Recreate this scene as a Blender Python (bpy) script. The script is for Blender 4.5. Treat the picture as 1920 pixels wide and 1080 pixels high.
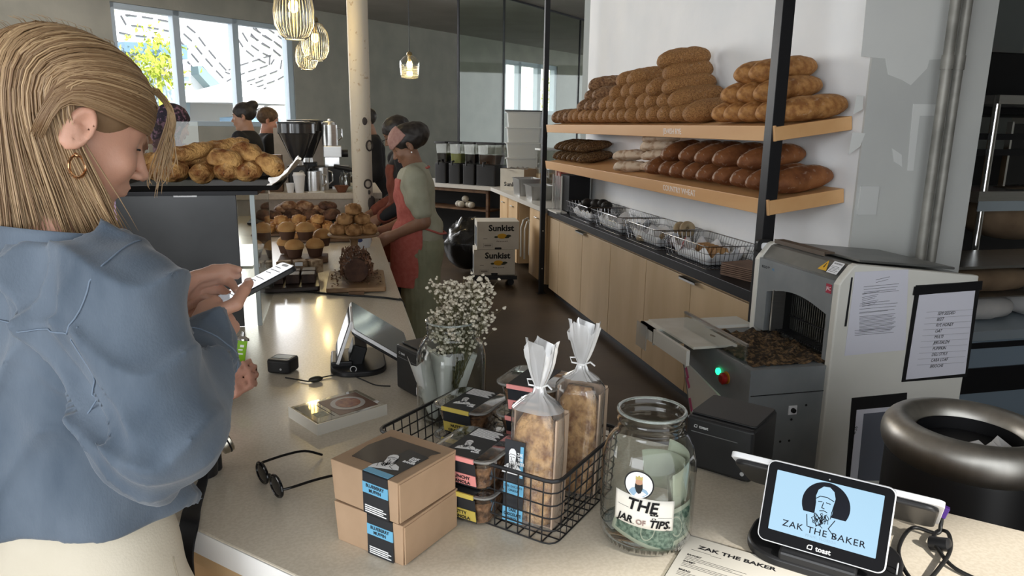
import bpy, math, random
import numpy as np
from mathutils import Vector, Matrix, Euler
R = math.radians
for o in list(bpy.data.objects): bpy.data.objects.remove(o)
SC = bpy.context.scene
COL = SC.collection
# ---------------------------------------------------------------- camera
CX = Vector((0.973087, -0.231634, 0.013997))
FOC = 1356.0
def _axes():
    dn = np.array([-86, 6060, FOC]); dn /= np.linalg.norm(dn)
    A = np.array([-331, -308, FOC]); A -= A.dot(dn)*dn; A /= np.linalg.norm(A)
    X = np.cross(dn, A)
    if X[0] < 0: X = -X
    return np.array([X, A, -dn])
RW = _axes(); CAMH = 1.6
cam_d = bpy.data.cameras.new('camera'); cam = bpy.data.objects.new('camera', cam_d); COL.objects.link(cam)
cam_d.sensor_width = 36; cam_d.lens = 36*FOC/1920; cam_d.clip_start = 0.02; cam_d.clip_end = 200
mw = Matrix.Identity(4)
for i in range(3):
    mw[i][0] = RW[i, 0]; mw[i][1] = -RW[i, 1]; mw[i][2] = -RW[i, 2]
mw[2][3] = CAMH
cam.matrix_world = mw
SC.camera = cam
# ---------------------------------------------------------------- world, sun, exposure
SC.view_settings.view_transform = 'Standard'; SC.view_settings.look = 'None'; SC.view_settings.gamma = 1
SC.view_settings.exposure = 0.75
SC.view_settings.use_curve_mapping = False
W = bpy.data.worlds.new('sky'); SC.world = W; W.use_nodes = True
bg = W.node_tree.nodes['Background']; bg.inputs[0].default_value = (0.93, 0.97, 1.0, 1); bg.inputs[1].default_value = 1.5
sun_d = bpy.data.lights.new('sun', 'SUN'); sun_d.energy = 4.0; sun_d.angle = R(2); sun_d.color = (1, .96, .9)
sun = bpy.data.objects.new('sun', sun_d); COL.objects.link(sun); sun.rotation_euler = (R(52), R(0), R(25))
def area(name, loc, target, sx, sy, power, col):
    d = bpy.data.lights.new(name, 'AREA'); d.shape = 'RECTANGLE'; d.size = sx; d.size_y = sy; d.energy = power; d.color = col
    o = bpy.data.objects.new(name, d); COL.objects.link(o); o.location = loc
    o.rotation_euler = (Vector(target)-Vector(loc)).to_track_quat('-Z', 'Y').to_euler(); return o
area('daylight_storefront', (-4.2, -2.2, 2.0), (1.5, 3.0, 1.2), 3.4, 2.2, 95, (.92, .96, 1.0))
area('daylight_far_window', (-2.6, 11.6, 2.6), (0.3, 4.0, 0.6), 4.0, 2.0, 190, (.97, .98, 1.0))
# ---------------------------------------------------------------- measuring helpers (rays of the surveyed photograph camera)
def ray(px, py): return RW @ np.array([px-960., py-540., FOC])
O3 = np.array([0, 0, CAMH])
def onz(px, py, z):
    r = ray(px, py); return Vector(r*((z-CAMH)/r[2]) + O3)
def ony(px, py, y):
    r = ray(px, py); return Vector(r*(y/r[1]) + O3)
def onx(px, py, x):
    r = ray(px, py); return Vector(r*(x/r[0]) + O3)
def onp(px, py, p, n):
    r = ray(px, py); p = np.array(p); n = np.array(n); t = (p-O3).dot(n)/r.dot(n); return Vector(r*t + O3)
def dist(px, py, d):
    r = ray(px, py); return Vector(r*d/FOC + O3)
# ---------------------------------------------------------------- materials
MATS = {}
def mat(name, col, rough=.6, metal=0, col2=None, scale=8, bump=0, bscale=40, trans=0, ior=1.45, emit=None, estr=0, detail=4, stretch=None, alpha=1, thr=(.35, .65), coat=0, sss=0, attr=None, sheen=0, col3=None, spec=None):
    if name in MATS: return MATS[name]
    m = bpy.data.materials.new(name); m.use_nodes = True; MATS[name] = m
    nt = m.node_tree; N = nt.nodes; L = nt.links; b = N['Principled BSDF']
    c = tuple(col)+(1,)
    b.inputs['Base Color'].default_value = c; b.inputs['Roughness'].default_value = rough; b.inputs['Metallic'].default_value = metal
    b.inputs['IOR'].default_value = ior; b.inputs['Transmission Weight'].default_value = trans; b.inputs['Alpha'].default_value = alpha
    b.inputs['Coat Weight'].default_value = coat; b.inputs['Coat Roughness'].default_value = .1
    b.inputs['Sheen Weight'].default_value = sheen
    if spec is not None: b.inputs['Specular IOR Level'].default_value = spec
    if sss: b.inputs['Subsurface Weight'].default_value = sss; b.inputs['Subsurface Radius'].default_value = (.012, .005, .003)
    if emit: b.inputs['Emission Color'].default_value = tuple(emit)+(1,); b.inputs['Emission Strength'].default_value = estr
    tc = None
    def coords():
        t = N.new('ShaderNodeTexCoord'); mp = N.new('ShaderNodeMapping'); L.new(t.outputs['Object'], mp.inputs[0])
        if stretch: mp.inputs['Scale'].default_value = stretch
        return mp.outputs[0]
    if col2 or bump: tc = coords()
    if col2:
        n = N.new('ShaderNodeTexNoise'); n.inputs['Scale'].default_value = scale; n.inputs['Detail'].default_value = detail; L.new(tc, n.inputs['Vector'])
        r = N.new('ShaderNodeValToRGB'); r.color_ramp.elements[0].position = thr[0]; r.color_ramp.elements[1].position = thr[1]
        r.color_ramp.elements[0].color = c; r.color_ramp.elements[1].color = tuple(col2)+(1,)
        if col3:
            e = r.color_ramp.elements.new(min(1, thr[1]+.12)); e.color = tuple(col3)+(1,)
        L.new(n.outputs[0], r.inputs[0]); L.new(r.outputs[0], b.inputs['Base Color'])
    if attr:
        a = N.new('ShaderNodeAttribute'); a.attribute_name = attr
        r = N.new('ShaderNodeValToRGB'); r.color_ramp.elements[0].color = c; r.color_ramp.elements[1].color = tuple(col2)+(1,)
        L.new(a.outputs['Fac'], r.inputs[0]); L.new(r.outputs[0], b.inputs['Base Color'])
    if bump:
        n2 = N.new('ShaderNodeTexNoise'); n2.inputs['Scale'].default_value = bscale; n2.inputs['Detail'].default_value = 5; L.new(tc, n2.inputs['Vector'])
        bp = N.new('ShaderNodeBump'); bp.inputs['Strength'].default_value = bump; bp.inputs['Distance'].default_value = .01
        L.new(n2.outputs[0], bp.inputs['Height']); L.new(bp.outputs[0], b.inputs['Normal'])
    return m
def glass(name, tint=(1, 1, 1), rough=.02, op=.12, spec_boost=1.0, highlight_mix=0):
    """thin clear sheet: mostly lets light straight through, with a fresnel reflection"""
    if name in MATS: return MATS[name]
    m = bpy.data.materials.new(name); m.use_nodes = True; MATS[name] = m
    nt = m.node_tree; N = nt.nodes; L = nt.links; N.remove(N['Principled BSDF'])
    out = N['Material Output']; tr = N.new('ShaderNodeBsdfTransparent'); tr.inputs[0].default_value = tuple(tint)+(1,)
    gl = N.new('ShaderNodeBsdfGlossy'); gl.inputs['Roughness'].default_value = rough
    lw0 = N.new('ShaderNodeLayerWeight'); lw0.inputs[0].default_value = .5; lw = N.new('ShaderNodeMath'); lw.operation = 'POWER'; lw.inputs[1].default_value = 3.2; L.new(lw0.outputs['Facing'], lw.inputs[0])
    ma = N.new('ShaderNodeMath'); ma.operation = 'MULTIPLY_ADD'; ma.inputs[1].default_value = spec_boost; ma.inputs[2].default_value = op; ma.use_clamp = True
    L.new(lw.outputs[0], ma.inputs[0])
    mx = N.new('ShaderNodeMixShader'); L.new(ma.outputs[0], mx.inputs[0]); src = tr.outputs[0]
    if highlight_mix:
        df = N.new('ShaderNodeBsdfDiffuse'); df.inputs[0].default_value = (.9, .9, .9, 1); m2 = N.new('ShaderNodeMixShader'); m2.inputs[0].default_value = highlight_mix; L.new(src, m2.inputs[1]); L.new(df.outputs[0], m2.inputs[2]); src = m2.outputs[0]
    L.new(src, mx.inputs[1]); L.new(gl.outputs[0], mx.inputs[2]); L.new(mx.outputs[0], out.inputs[0])
    return m
# ---------------------------------------------------------------- mesh helpers
def T(loc=(0, 0, 0), rot=(0, 0, 0), sc=(1, 1, 1)):
    return Matrix.Translation(loc) @ Euler(rot).to_matrix().to_4x4() @ Matrix.Diagonal((*sc, 1))
class MB:
    def __init__(s): s.v = []; s.f = []; s.mi = []
    def add(s, vs, fs, mi=0, M=None):
        n = len(s.v)
        if M is not None: vs = [M @ Vector(v) for v in vs]
        s.v.extend([tuple(v) for v in vs]); s.f.extend([tuple(i+n for i in f) for f in fs]); s.mi.extend([mi]*len(fs)); return s
    def box(s, lo, hi, mi=0, M=None):
        x0, y0, z0 = lo; x1, y1, z1 = hi
        return s.add([(x0, y0, z0), (x1, y0, z0), (x1, y1, z0), (x0, y1, z0), (x0, y0, z1), (x1, y0, z1), (x1, y1, z1), (x0, y1, z1)],
                     [(3, 2, 1, 0), (4, 5, 6, 7), (0, 1, 5, 4), (1, 2, 6, 5), (2, 3, 7, 6), (3, 0, 4, 7)], mi, M)
    def prism(s, poly, z0, z1, mi=0, M=None):
        n = len(poly); a = sum(poly[i][0]*poly[(i+1) % n][1]-poly[(i+1) % n][0]*poly[i][1] for i in range(n))
        if a < 0: poly = poly[::-1]
        vs = [(p[0], p[1], z0) for p in poly]+[(p[0], p[1], z1) for p in poly]
        return s.add(vs, [tuple(range(n))[::-1], tuple(range(n, 2*n))]+[(i, (i+1) % n, n+(i+1) % n, n+i) for i in range(n)], mi, M)
    def rbox(s, sx, sy, z0, z1, r, mi=0, M=None, n=5):
        return s.prism(rrect(sx, sy, r, n), z0, z1, mi, M)
    def lathe(s, prof, seg=32, mi=0, M=None, cap=True, sx=1, sy=1):
        vs = []; fs = []
        for (r, z) in prof:
            for k in range(seg):
                a = 2*math.pi*k/seg; vs.append((r*math.cos(a)*sx, r*math.sin(a)*sy, z))
        for i in range(len(prof)-1):
            for k in range(seg):
                k2 = (k+1) % seg; fs.append((i*seg+k, i*seg+k2, (i+1)*seg+k2, (i+1)*seg+k))
        if cap:
            fs.append(tuple(range(seg))[::-1]); fs.append(tuple((len(prof)-1)*seg+k for k in range(seg)))
        return s.add(vs, fs, mi, M)
    def loft(s, rings, mi=0, M=None, cap=True, closed=True):
        vs = [p for r in rings for p in r]; n = len(rings[0]); fs = []
        for i in range(len(rings)-1):
            for k in range(n if closed else n-1):
                k2 = (k+1) % n; fs.append((i*n+k, i*n+k2, (i+1)*n+k2, (i+1)*n+k))
        if cap and closed: fs.append(tuple(range(n))[::-1]); fs.append(tuple((len(rings)-1)*n+k for k in range(n)))
        return s.add(vs, fs, mi, M)
    def tube(s, pts, r, seg=8, mi=0, M=None, closed=False, flat=1.0):
        pts = [Vector(p) for p in pts]; n = len(pts); rs = r if isinstance(r, (list, tuple)) else [r]*n
        rings = []; up = None
        for i, p in enumerate(pts):
            if closed: d = pts[(i+1) % n]-pts[i-1]
            else: d = pts[min(i+1, n-1)]-pts[max(i-1, 0)]
            if d.length < 1e-9: d = Vector((0, 0, 1))
            d.normalize()
            if up is None:
                up = Vector((0, 0, 1)) if abs(d.z) < .9 else Vector((0, 1, 0))
            a = d.cross(up)
            if a.length < 1e-4: a = d.cross(Vector((1, .3, .2)))
            a.normalize(); b = a.cross(d).normalized(); up = b
            rings.append([p+a*math.cos(2*math.pi*k/seg)*rs[i]+b*math.sin(2*math.pi*k/seg)*rs[i]*flat for k in range(seg)])
        if closed: rings.append(rings[0])
        return s.loft(rings, mi, M, cap=not closed)
    def ell(s, c, rx, ry, rz, seg=20, rg=12, mi=0, M=None):
        vs = [(c[0], c[1], c[2]-rz)]
        for i in range(1, rg):
            t = math.pi*i/rg
            for k in range(seg):
                a = 2*math.pi*k/seg; vs.append((c[0]+rx*math.sin(t)*math.cos(a), c[1]+ry*math.sin(t)*math.sin(a), c[2]-rz*math.cos(t)))
        vs.append((c[0], c[1], c[2]+rz)); fs = []
        for k in range(seg): fs.append((0, 1+(k+1) % seg, 1+k))
        for i in range(rg-2):
            for k in range(seg):
                k2 = (k+1) % seg; fs.append((1+i*seg+k, 1+i*seg+k2, 1+(i+1)*seg+k2, 1+(i+1)*seg+k))
        b = 1+(rg-2)*seg; t = len(vs)-1
        for k in range(seg): fs.append((b+k, b+(k+1) % seg, t))
        return s.add(vs, fs, mi, M)
    def torus(s, c, R0, r, seg=32, sg=10, mi=0, M=None, sx=1, sy=1, sz=1):
        vs = []; fs = []
        for i in range(seg):
            a = 2*math.pi*i/seg
            for j in range(sg):
                b = 2*math.pi*j/sg; q = R0+r*math.cos(b); vs.append((c[0]+q*math.cos(a)*sx, c[1]+q*math.sin(a)*sy, c[2]+r*math.sin(b)*sz))
        for i in range(seg):
            for j in range(sg):
                i2 = (i+1) % seg; j2 = (j+1) % sg; fs.append((i*sg+j, i2*sg+j, i2*sg+j2, i*sg+j2))
        return s.add(vs, fs, mi, M)
    def sheet(s, fn, nu, nv, mi=0, M=None):
        vs = [fn(i/nu, j/nv) for j in range(nv+1) for i in range(nu+1)]
        fs = [(j*(nu+1)+i, j*(nu+1)+i+1, (j+1)*(nu+1)+i+1, (j+1)*(nu+1)+i) for j in range(nv) for i in range(nu)]
        return s.add(vs, fs, mi, M)
def rrect(sx, sy, r, n=5):
    P = []
    for (cx, cy, a0) in ((sx/2-r, sy/2-r, 0), (-sx/2+r, sy/2-r, 90), (-sx/2+r, -sy/2+r, 180), (sx/2-r, -sy/2+r, 270)):
        for k in range(n+1):
            a = R(a0+90*k/n); P.append((cx+r*math.cos(a), cy+r*math.sin(a)))
    return P
def obj(name, mb, mats, parent=None, loc=None, rot=None, smooth=35, bevel=0, solid=0, M=None, bseg=2):
    me = bpy.data.meshes.new(name)
    if isinstance(mb, MB): me.from_pydata(mb.v, [], mb.f); mi = mb.mi
    else: me.from_pydata(mb[0], [], mb[1]); mi = None
    if not isinstance(mats, (list, tuple)): mats = [mats]
    for m in mats: me.materials.append(m)
    if mi and len(mats) > 1: me.polygons.foreach_set('material_index', mi)
    me.update()
    if smooth:
        me.polygons.foreach_set('use_smooth', [True]*len(me.polygons))
        if smooth < 180: me.set_sharp_from_angle(angle=R(smooth))
    o = bpy.data.objects.new(name, me); COL.objects.link(o)
    if parent: o.parent = parent
    if loc: o.location = loc
    if rot: o.rotation_euler = rot
    if M is not None: o.matrix_world = M
    if solid:
        q = o.modifiers.new('solid', 'SOLIDIFY'); q.thickness = solid; q.offset = 0
    if bevel:
        q = o.modifiers.new('bevel', 'BEVEL'); q.width = bevel; q.segments = bseg; q.limit_method = 'ANGLE'; q.angle_limit = R(40)
    return o
def tag(o, label=None, cat=None, group=None, kind=None):
    if label: o['label'] = label
    if cat: o['category'] = cat
    if group: o['group'] = group
    if kind: o['kind'] = kind
    return o
def thing(name, label, cat, loc=(0, 0, 0), rz=0, group=None, rot=None):
    o = bpy.data.objects.new(name, None); COL.objects.link(o); o.location = loc; o.empty_display_size = .05
    o.rotation_euler = rot if rot else (0, 0, rz); return tag(o, label, cat, group)
def struct(o): o['kind'] = 'structure'; return o
def copytree(o, loc=None, rot=None, label=None, parent=None, **kw):
    c = o.copy(); COL.objects.link(c); c.parent = parent
    if loc is not None: c.location = loc
    if rot is not None: c.rotation_euler = rot
    if label: c['label'] = label
    for ch in o.children: copytree(ch, parent=c)
    return c
def text(parent, s, size, mt, M, name='lettering', ext=.0002, align='CENTER', sx=1.0, spacing=1.0, bold=0, shear=0):
    cu = bpy.data.curves.new(name, 'FONT'); cu.body = s; cu.size = size; cu.extrude = ext; cu.align_x = align; cu.align_y = 'CENTER'; cu.resolution_u = 2
    cu.space_character = spacing; cu.offset = bold; cu.shear = shear
    t = bpy.data.objects.new(name, cu); me = bpy.data.meshes.new_from_object(t); bpy.data.objects.remove(t)
    me.name = name; me.materials.clear(); me.materials.append(mt)
    o = bpy.data.objects.new(name, me); COL.objects.link(o); o.parent = parent
    o.matrix_local = M @ Matrix.Diagonal((sx, 1, 1, 1)); return o
def textmb(mb, s, size, M, mi=0, ext=.0002, align='CENTER', sx=1.0, spacing=1.0, bold=0):
    cu = bpy.data.curves.new('t', 'FONT'); cu.body = s; cu.size = size; cu.extrude = ext; cu.align_x = align; cu.align_y = 'CENTER'; cu.resolution_u = 2; cu.space_character = spacing; cu.offset = bold
    t = bpy.data.objects.new('t', cu); me = bpy.data.meshes.new_from_object(t); bpy.data.objects.remove(t)
    M2 = M @ Matrix.Diagonal((sx, 1, 1, 1))
    mb.add([M2 @ v.co for v in me.vertices], [tuple(p.vertices) for p in me.polygons], mi); bpy.data.meshes.remove(me); return mb
# ---------------------------------------------------------------- implicit surfaces (bodies)
def nets(fn, lo, hi, res):
    lo = np.array(lo, float); hi = np.array(hi, float); n = np.ceil((hi-lo)/res).astype(int)+1
    ax = [lo[i]+res*np.arange(n[i]) for i in range(3)]
    X, Y, Z = np.meshgrid(*ax, indexing='ij'); V = fn(X, Y, Z).astype(np.float32)
    S = V < 0; c = np.zeros(tuple(n-1), np.int8)
    corners = [(i, j, k) for i in (0, 1) for j in (0, 1) for k in (0, 1)]
    def sub(A, o): return A[o[0]:n[0]-1+o[0], o[1]:n[1]-1+o[1], o[2]:n[2]-1+o[2]]
    for o in corners: c += sub(S, o)
    act = (c > 0) & (c < 8); I = np.argwhere(act); idx = -np.ones(act.shape, np.int64); idx[act] = np.arange(len(I))
    acc = np.zeros((len(I), 3)); cnt = np.zeros(len(I))
    for a in corners:
        for d in range(3):
            if a[d]: continue
            b = list(a); b[d] = 1
            va = V[I[:, 0]+a[0], I[:, 1]+a[1], I[:, 2]+a[2]]; vb = V[I[:, 0]+b[0], I[:, 1]+b[1], I[:, 2]+b[2]]
            m = (va < 0) != (vb < 0); t = np.where(m, va/np.where(m, va-vb, 1), 0)
            p = np.tile(np.array(a, float), (len(I), 1)); p[:, d] += t
            acc[m] += p[m]; cnt[m] += 1
    P = lo+res*(I+acc/cnt[:, None]); F = []
    for d in range(3):
        e1, e2 = [(1, 2), (2, 0), (0, 1)][d]
        A = np.take(S, range(n[d]-1), d); B = np.take(S, range(1, n[d]), d); ch = np.argwhere(A != B)
        ok = (ch[:, e1] > 0) & (ch[:, e2] > 0) & (ch[:, e1] < n[e1]-1) & (ch[:, e2] < n[e2]-1); ch = ch[ok]
        sg = A[ch[:, 0], ch[:, 1], ch[:, 2]]
        def at(o1, o2):
            q = ch.copy(); q[:, e1] -= o1; q[:, e2] -= o2; return idx[q[:, 0], q[:, 1], q[:, 2]]
        q = np.stack([at(1, 1), at(0, 1), at(0, 0), at(1, 0)], 1)
        q[~sg] = q[~sg][:, ::-1]; F.append(q)
    return P, np.concatenate(F)
def sd_cap(P, a, b, r1, r2):
    a = np.array(a, float); b = np.array(b, float); d = b-a; L2 = d.dot(d)+1e-12
    t = np.clip(((P[0]-a[0])*d[0]+(P[1]-a[1])*d[1]+(P[2]-a[2])*d[2])/L2, 0, 1)
    return np.sqrt((P[0]-a[0]-t*d[0])**2+(P[1]-a[1]-t*d[1])**2+(P[2]-a[2]-t*d[2])**2)-(r1+(r2-r1)*t)
def sd_ell(P, c, r, rot=None):
    q = [P[i]-c[i] for i in range(3)]
    if rot is not None:
        m = np.array(Euler(rot).to_matrix()).T; q = [m[i, 0]*q[0]+m[i, 1]*q[1]+m[i, 2]*q[2] for i in range(3)]
    k0 = np.sqrt(sum((q[i]/r[i])**2 for i in range(3))); k1 = np.sqrt(sum((q[i]/r[i]**2)**2 for i in range(3)))+1e-9
    return k0*(k0-1)/k1
def smin(a, b, k):
    h = np.clip(.5+.5*(b-a)/k, 0, 1); return b*(1-h)+a*h-k*h*(1-h)
def smax(a, b, k): return -smin(-a, -b, k)
# ================================================================ the setting
CEIL = 3.6; CT = .94; BC = .83
m_plaster = mat('plaster', (.50, .49, .44), .9, col2=(.56, .55, .50), scale=3, bump=.15, bscale=30)
m_farwall = mat('far_plaster', (.40, .39, .345), .9, col2=(.47, .455, .40), scale=2.5, bump=.2, bscale=20)
m_white = mat('white_wall', (.80, .82, .84), .85, col2=(.87, .88, .89), scale=2, bump=.1, bscale=30)
m_greyw = mat('grey_wall_paint', (.50, .51, .50), .85, col2=(.56, .57, .55), scale=2, bump=.1, bscale=30)
m_patch = mat('pale_wall', (.66, .67, .66), .85, col2=(.70, .71, .69), scale=3)
m_ceil = mat('ceiling_paint', (.42, .39, .35), .9, col2=(.48, .45, .41), scale=1.5, bump=.2, bscale=12)
m_floor = mat('stained_concrete', (.034, .022, .013), .42, col2=(.080, .054, .031), scale=1.6, detail=8, bump=.12, bscale=14, thr=(.3, .7))
m_black = mat('black_steel', (.014, .014, .016), .45, metal=.3, spec=.4)
m_blackp = mat('black_plastic', (.012, .012, .013), .42)
m_blackg = mat('gloss_black', (.006, .006, .007), .08)
m_steel = mat('brushed_steel', (.55, .55, .54), .32, metal=1, col2=(.62, .62, .61), scale=6, stretch=(1, 1, 60))
m_chrome = mat('chrome', (.75, .75, .75), .12, metal=1)
m_stone = mat('beige_quartz', (.60, .53, .42), .27, col2=(.66, .59, .48), scale=180, detail=3, coat=.2, thr=(.4, .6))
m_stonew = mat('white_quartz_edge', (.80, .79, .77), .35)
m_ply = mat('birch_ply', (.47, .335, .19), .5, col2=(.56, .41, .25), scale=5, stretch=(1, 1, .25), detail=8, bump=.05, bscale=20)
m_ply2 = mat('warm_ply', (.55, .36, .18), .5, col2=(.66, .47, .27), scale=6, stretch=(1, 1, .2), detail=8)
m_paper = mat('white_paper', (.82, .83, .86), .8)
m_ink = mat('black_ink', (.01, .01, .012), .7)
m_window = mat('aluminium_frame', (.55, .63, .72), .4, metal=.2)
# floor and ceiling
fp = [(-9, -4), (8, -4), (8, 12), (14, 22), (9, 26), (-9, 10)]
struct(obj('floor', MB().prism([(-10, -5), (15.2, -5), (15.2, 34), (-10, 34)], -.1, 0), m_floor, smooth=0))
struct(obj('ceiling', MB().prism([(-5.6, -1.2), (15.2, -1.2), (15.2, 29), (-5.6, 10.6)], CEIL, CEIL+.15), m_ceil, smooth=0))
# far wall plane
Wa = onz(590, 19, CEIL); Wb = onz(859, 64, CEIL); Wd = (Wb-Wa); Wd.z = 0; Wd.normalize(); Wn = Vector((Wd.y, -Wd.x, 0))
def onW(px, py):
    p = onp(px, py, Wa, Wn); return ((p-Wa).dot(Wd), p.z)
def Wm(off=0): # local frame x along wall, y into the wall, z up
    m = Matrix.Identity(4); m.col[0][:3] = Wd; m.col[1][:3] = -Wn; m.col[2][:3] = (0, 0, 1); m.translation = Vector((Wa.x, Wa.y, 0))-Wn*off; return m
sL = onW(208, 30)[0]; sR = onW(553, 150)[0]; zT = onW(525, 47)[1]; zB = onW(545, 238)[1]
s1 = onW(335, 80)[0]; s2 = onW(449, 150)[0]
wm = MB()
sa, sb, sc_, sd = onW(944, 150)[0], onW(976, 150)[0], onW(1012, 150)[0], onW(1045, 150)[0]; z0 = onW(944, 212)[1]; z1 = onW(990, 117)[1]
wm.box((-11.5, 0, 0), (sL, .25, CEIL)); wm.box((sR, 0, 0), (sa, .25, CEIL)); wm.box((sd, 0, 0), (26, .25, CEIL)); wm.box((sa, 0, 0), (sd, .25, z0)); wm.box((sa, 0, z1), (sd, .25, CEIL)); wm.box((sL, 0, zT), (sR, .25, CEIL)); wm.box((sL, 0, 0), (sR, .25, zB))
wf = struct(obj('wall_far', wm, m_farwall, M=Wm(), smooth=0))
fr = MB(); t = .055
for (a, b) in ((sL, sL+t*1.2), (s1-t, s1+t), (s2-t, s2+t), (sR-t*2.2, sR)): fr.box((a, .02, zB), (b, .16, zT))
fr.box((sL, .02, zT-.08), (sR, .16, zT)); fr.box((sL, .02, zB), (sR, .16, zB+.08))
win = struct(obj('window_1', fr, m_window, M=Wm(), smooth=0, bevel=.006))
pn = MB(); pn.box((sL, .09, zB), (sR, .095, zT)); w = obj('window_pane', pn, glass('window_glass', (.97, .99, 1), op=.0), M=Wm(), smooth=0); w.parent = win; w.matrix_parent_inverse = win.matrix_world.inverted(); w['kind'] = 'structure'
# left perimeter wall with tall shopfront openings behind the camera's left
# bread wall, its end pier and the kitchen opening
BX = 2.3; YP = 2.87
struct(obj('wall_bread', MB().box((BX, YP, 0), (BX+.52, 6.64, CEIL)), m_white, smooth=0))
pier = struct(obj('wall_pier', MB().box((BX-.002, YP-.012, 0), (onp(1838, 240, (0, YP-.012, 0), (0, 1, 0)).x, YP, CEIL)), m_greyw, smooth=0))
def patch(pts, name='pale_wall_patch'):  # paler patches of flat colour set on the pier
    q = [onp(x, y, (0, YP-.012, 0), (0, 1, 0)) for x, y in pts]
    m = MB(); n = len(q); v = [(p.x, YP-.014, p.z) for p in q]+[(p.x, YP-.0121, p.z) for p in q]
    m.add(v, [tuple(range(n)), tuple(range(n, 2*n))[::-1]]+[(i, n+i, n+(i+1) % n, (i+1) % n) for i in range(n)])
    o = obj(name, m, m_patch, smooth=0); o.parent = pier; return o
patch([(1624, 0), (1792, 0), (1782, 110), (1742, 112), (1738, 128), (1707, 160), (1690, 150), (1665, 140), (1660, 110), (1614, 106)])
patch([(1712, 195), (1765, 196), (1763, 217), (1724, 217), (1712, 320), (1701, 320)])
patch([(1606, 178), (1619, 180), (1617, 205), (1599, 215)])
patch([(1598, 248), (1622, 250), (1612, 275), (1590, 290)])
patch([(1672, 278), (1690, 290), (1691, 313), (1676, 303)])
blank = MB()
a = onp(1612, 349, (0, YP-.012, 0), (0, 1, 0)); b = onp(1640, 402, (0, YP-.012, 0), (0, 1, 0))
blank.rbox(abs(b.x-a.x), abs(a.z-b.z), 0, .008, .004, M=T(((a.x+b.x)/2, YP-.013, (a.z+b.z)/2), (R(90), 0, 0)))
tag(obj('blank_wall_plate', blank, mat('plate_white', (.62, .63, .62), .5), smooth=30), 'blank rectangular cover plate on the grey pier beside the lower bread shelf', 'wall plate')
# conduits up the pier
for i, (xt, rr) in enumerate(((1768, .022), (1790, .02))):
    p = onp(xt, 200, (0, YP-.1, 0), (0, 1, 0))
    m = MB(); m.tube([(p.x, YP-.09, .02), (p.x, YP-.09, CEIL-.01)], rr, 14)
    for z in (.9, 1.9, 2.8): m.lathe([(rr+.004, -.03), (rr+.004, .03)], 14, M=T((p.x, YP-.09, z)))
    tag(obj('steel_conduit', m, mat('galvanised', (.20, .195, .175), .5, metal=.35, col2=(.32, .31, .28), scale=9)),
        ['darker steel conduit running up the grey pier, the left of the pair', 'paler steel conduit running up the grey pier, the right of the pair'][i], 'conduit', 'conduits on the pier')
# glass partition at the back
G1 = onz(969, 0, CEIL); G2 = onz(1095, 36, CEIL); Gd = (G2-G1); Gd.z = 0; Gd.normalize(); Gn = Vector((Gd.y, -Gd.x, 0))
def onG(px, py): return (onp(px, py, G1, Gn)-G1).dot(Gd)
Gm = Matrix.Identity(4); Gm.col[0][:3] = Gd; Gm.col[1][:3] = -Gn; Gm.col[2][:3] = (0, 0, 1); Gm.translation = Vector((G1.x, G1.y, 0))
gs = [onG(860, 100), onG(945, 100), onG(1022, 100), onG(1087, 100), onG(1150, 100)+1.2]
m_part = glass('partition_glass', (.90, .95, .91), rough=.03, op=.03, spec_boost=.5)
part_root = None
gp = thing('glass_partition', 'tall greenish glass screen of four panels behind the drink dispensers', 'glass partition', (0, 0, 0)); part_root = gp
for i in range(4):
    o = obj('glass_panel', MB().box((gs[i]+.006, 0, .9), (gs[i+1]-.006, .012, CEIL-.02)), m_part, smooth=0); o.parent = gp; o.matrix_local = Gm
m = MB()
for s in gs[:-1]: m.box((s-.012, -.01, .9), (s+.012, .02, CEIL-.001))
m.box((gs[0], -.01, CEIL-.03), (gs[-1], .02, CEIL-.001)); o = obj('frame', m, m_black, smooth=0); o.parent = gp; o.matrix_local = Gm
struct(obj('wall_half', MB().box((gs[0], -.05, 0), (gs[-1], .06, .9)), m_farwall, M=Gm, smooth=0))
fr = MB()
for (a, b) in ((sa, sa+.12), (sb-.06, sb+.06), (sc_-.08, sc_+.08), (sd-.12, sd)): fr.box((a, .02, z0), (b, .16, z1))
fr.box((sa, .02, z1-.1), (sd, .16, z1)); fr.box((sa, .02, z0), (sd, .16, z0+.1))
struct(obj('window_2', fr, m_window, M=Wm(), smooth=0))
bush_later = True
# ---------------------------------------------------------------- outside
m_fac = mat('white_facade', (.92, .92, .92), .8, emit=(.9, .96, 1), estr=0)
Em = Wm(9.0)
def onE(px, py):
    p = onp(px, py, Wa-Wn*9, Wn); return ((p-Wa).dot(Wd), p.z)
ext = thing('white_building', 'bright white building with rounded bands of dashes seen through the far window', 'building', Em.translation)
o = obj('facade', MB().box((-26, .06, -1), (24, .4, 14)), m_fac, smooth=0); o.parent = ext; o.matrix_local = Matrix.Translation(-Em.translation) @ Em
def catmull(P, n=8):
    P = [Vector(p) for p in P]; out = []
    for i in range(len(P)-1):
        p0 = P[max(i-1, 0)]; p1 = P[i]; p2 = P[i+1]; p3 = P[min(i+2, len(P)-1)]
        for k in range(n):
            t = k/n; out.append(.5*((2*p1)+(p2-p0)*t+(2*p0-5*p1+4*p2-p3)*t*t+(-p0+3*p1-3*p2+p3)*t**3))
    out.append(P[-1]); return out
dm = MB()
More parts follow.
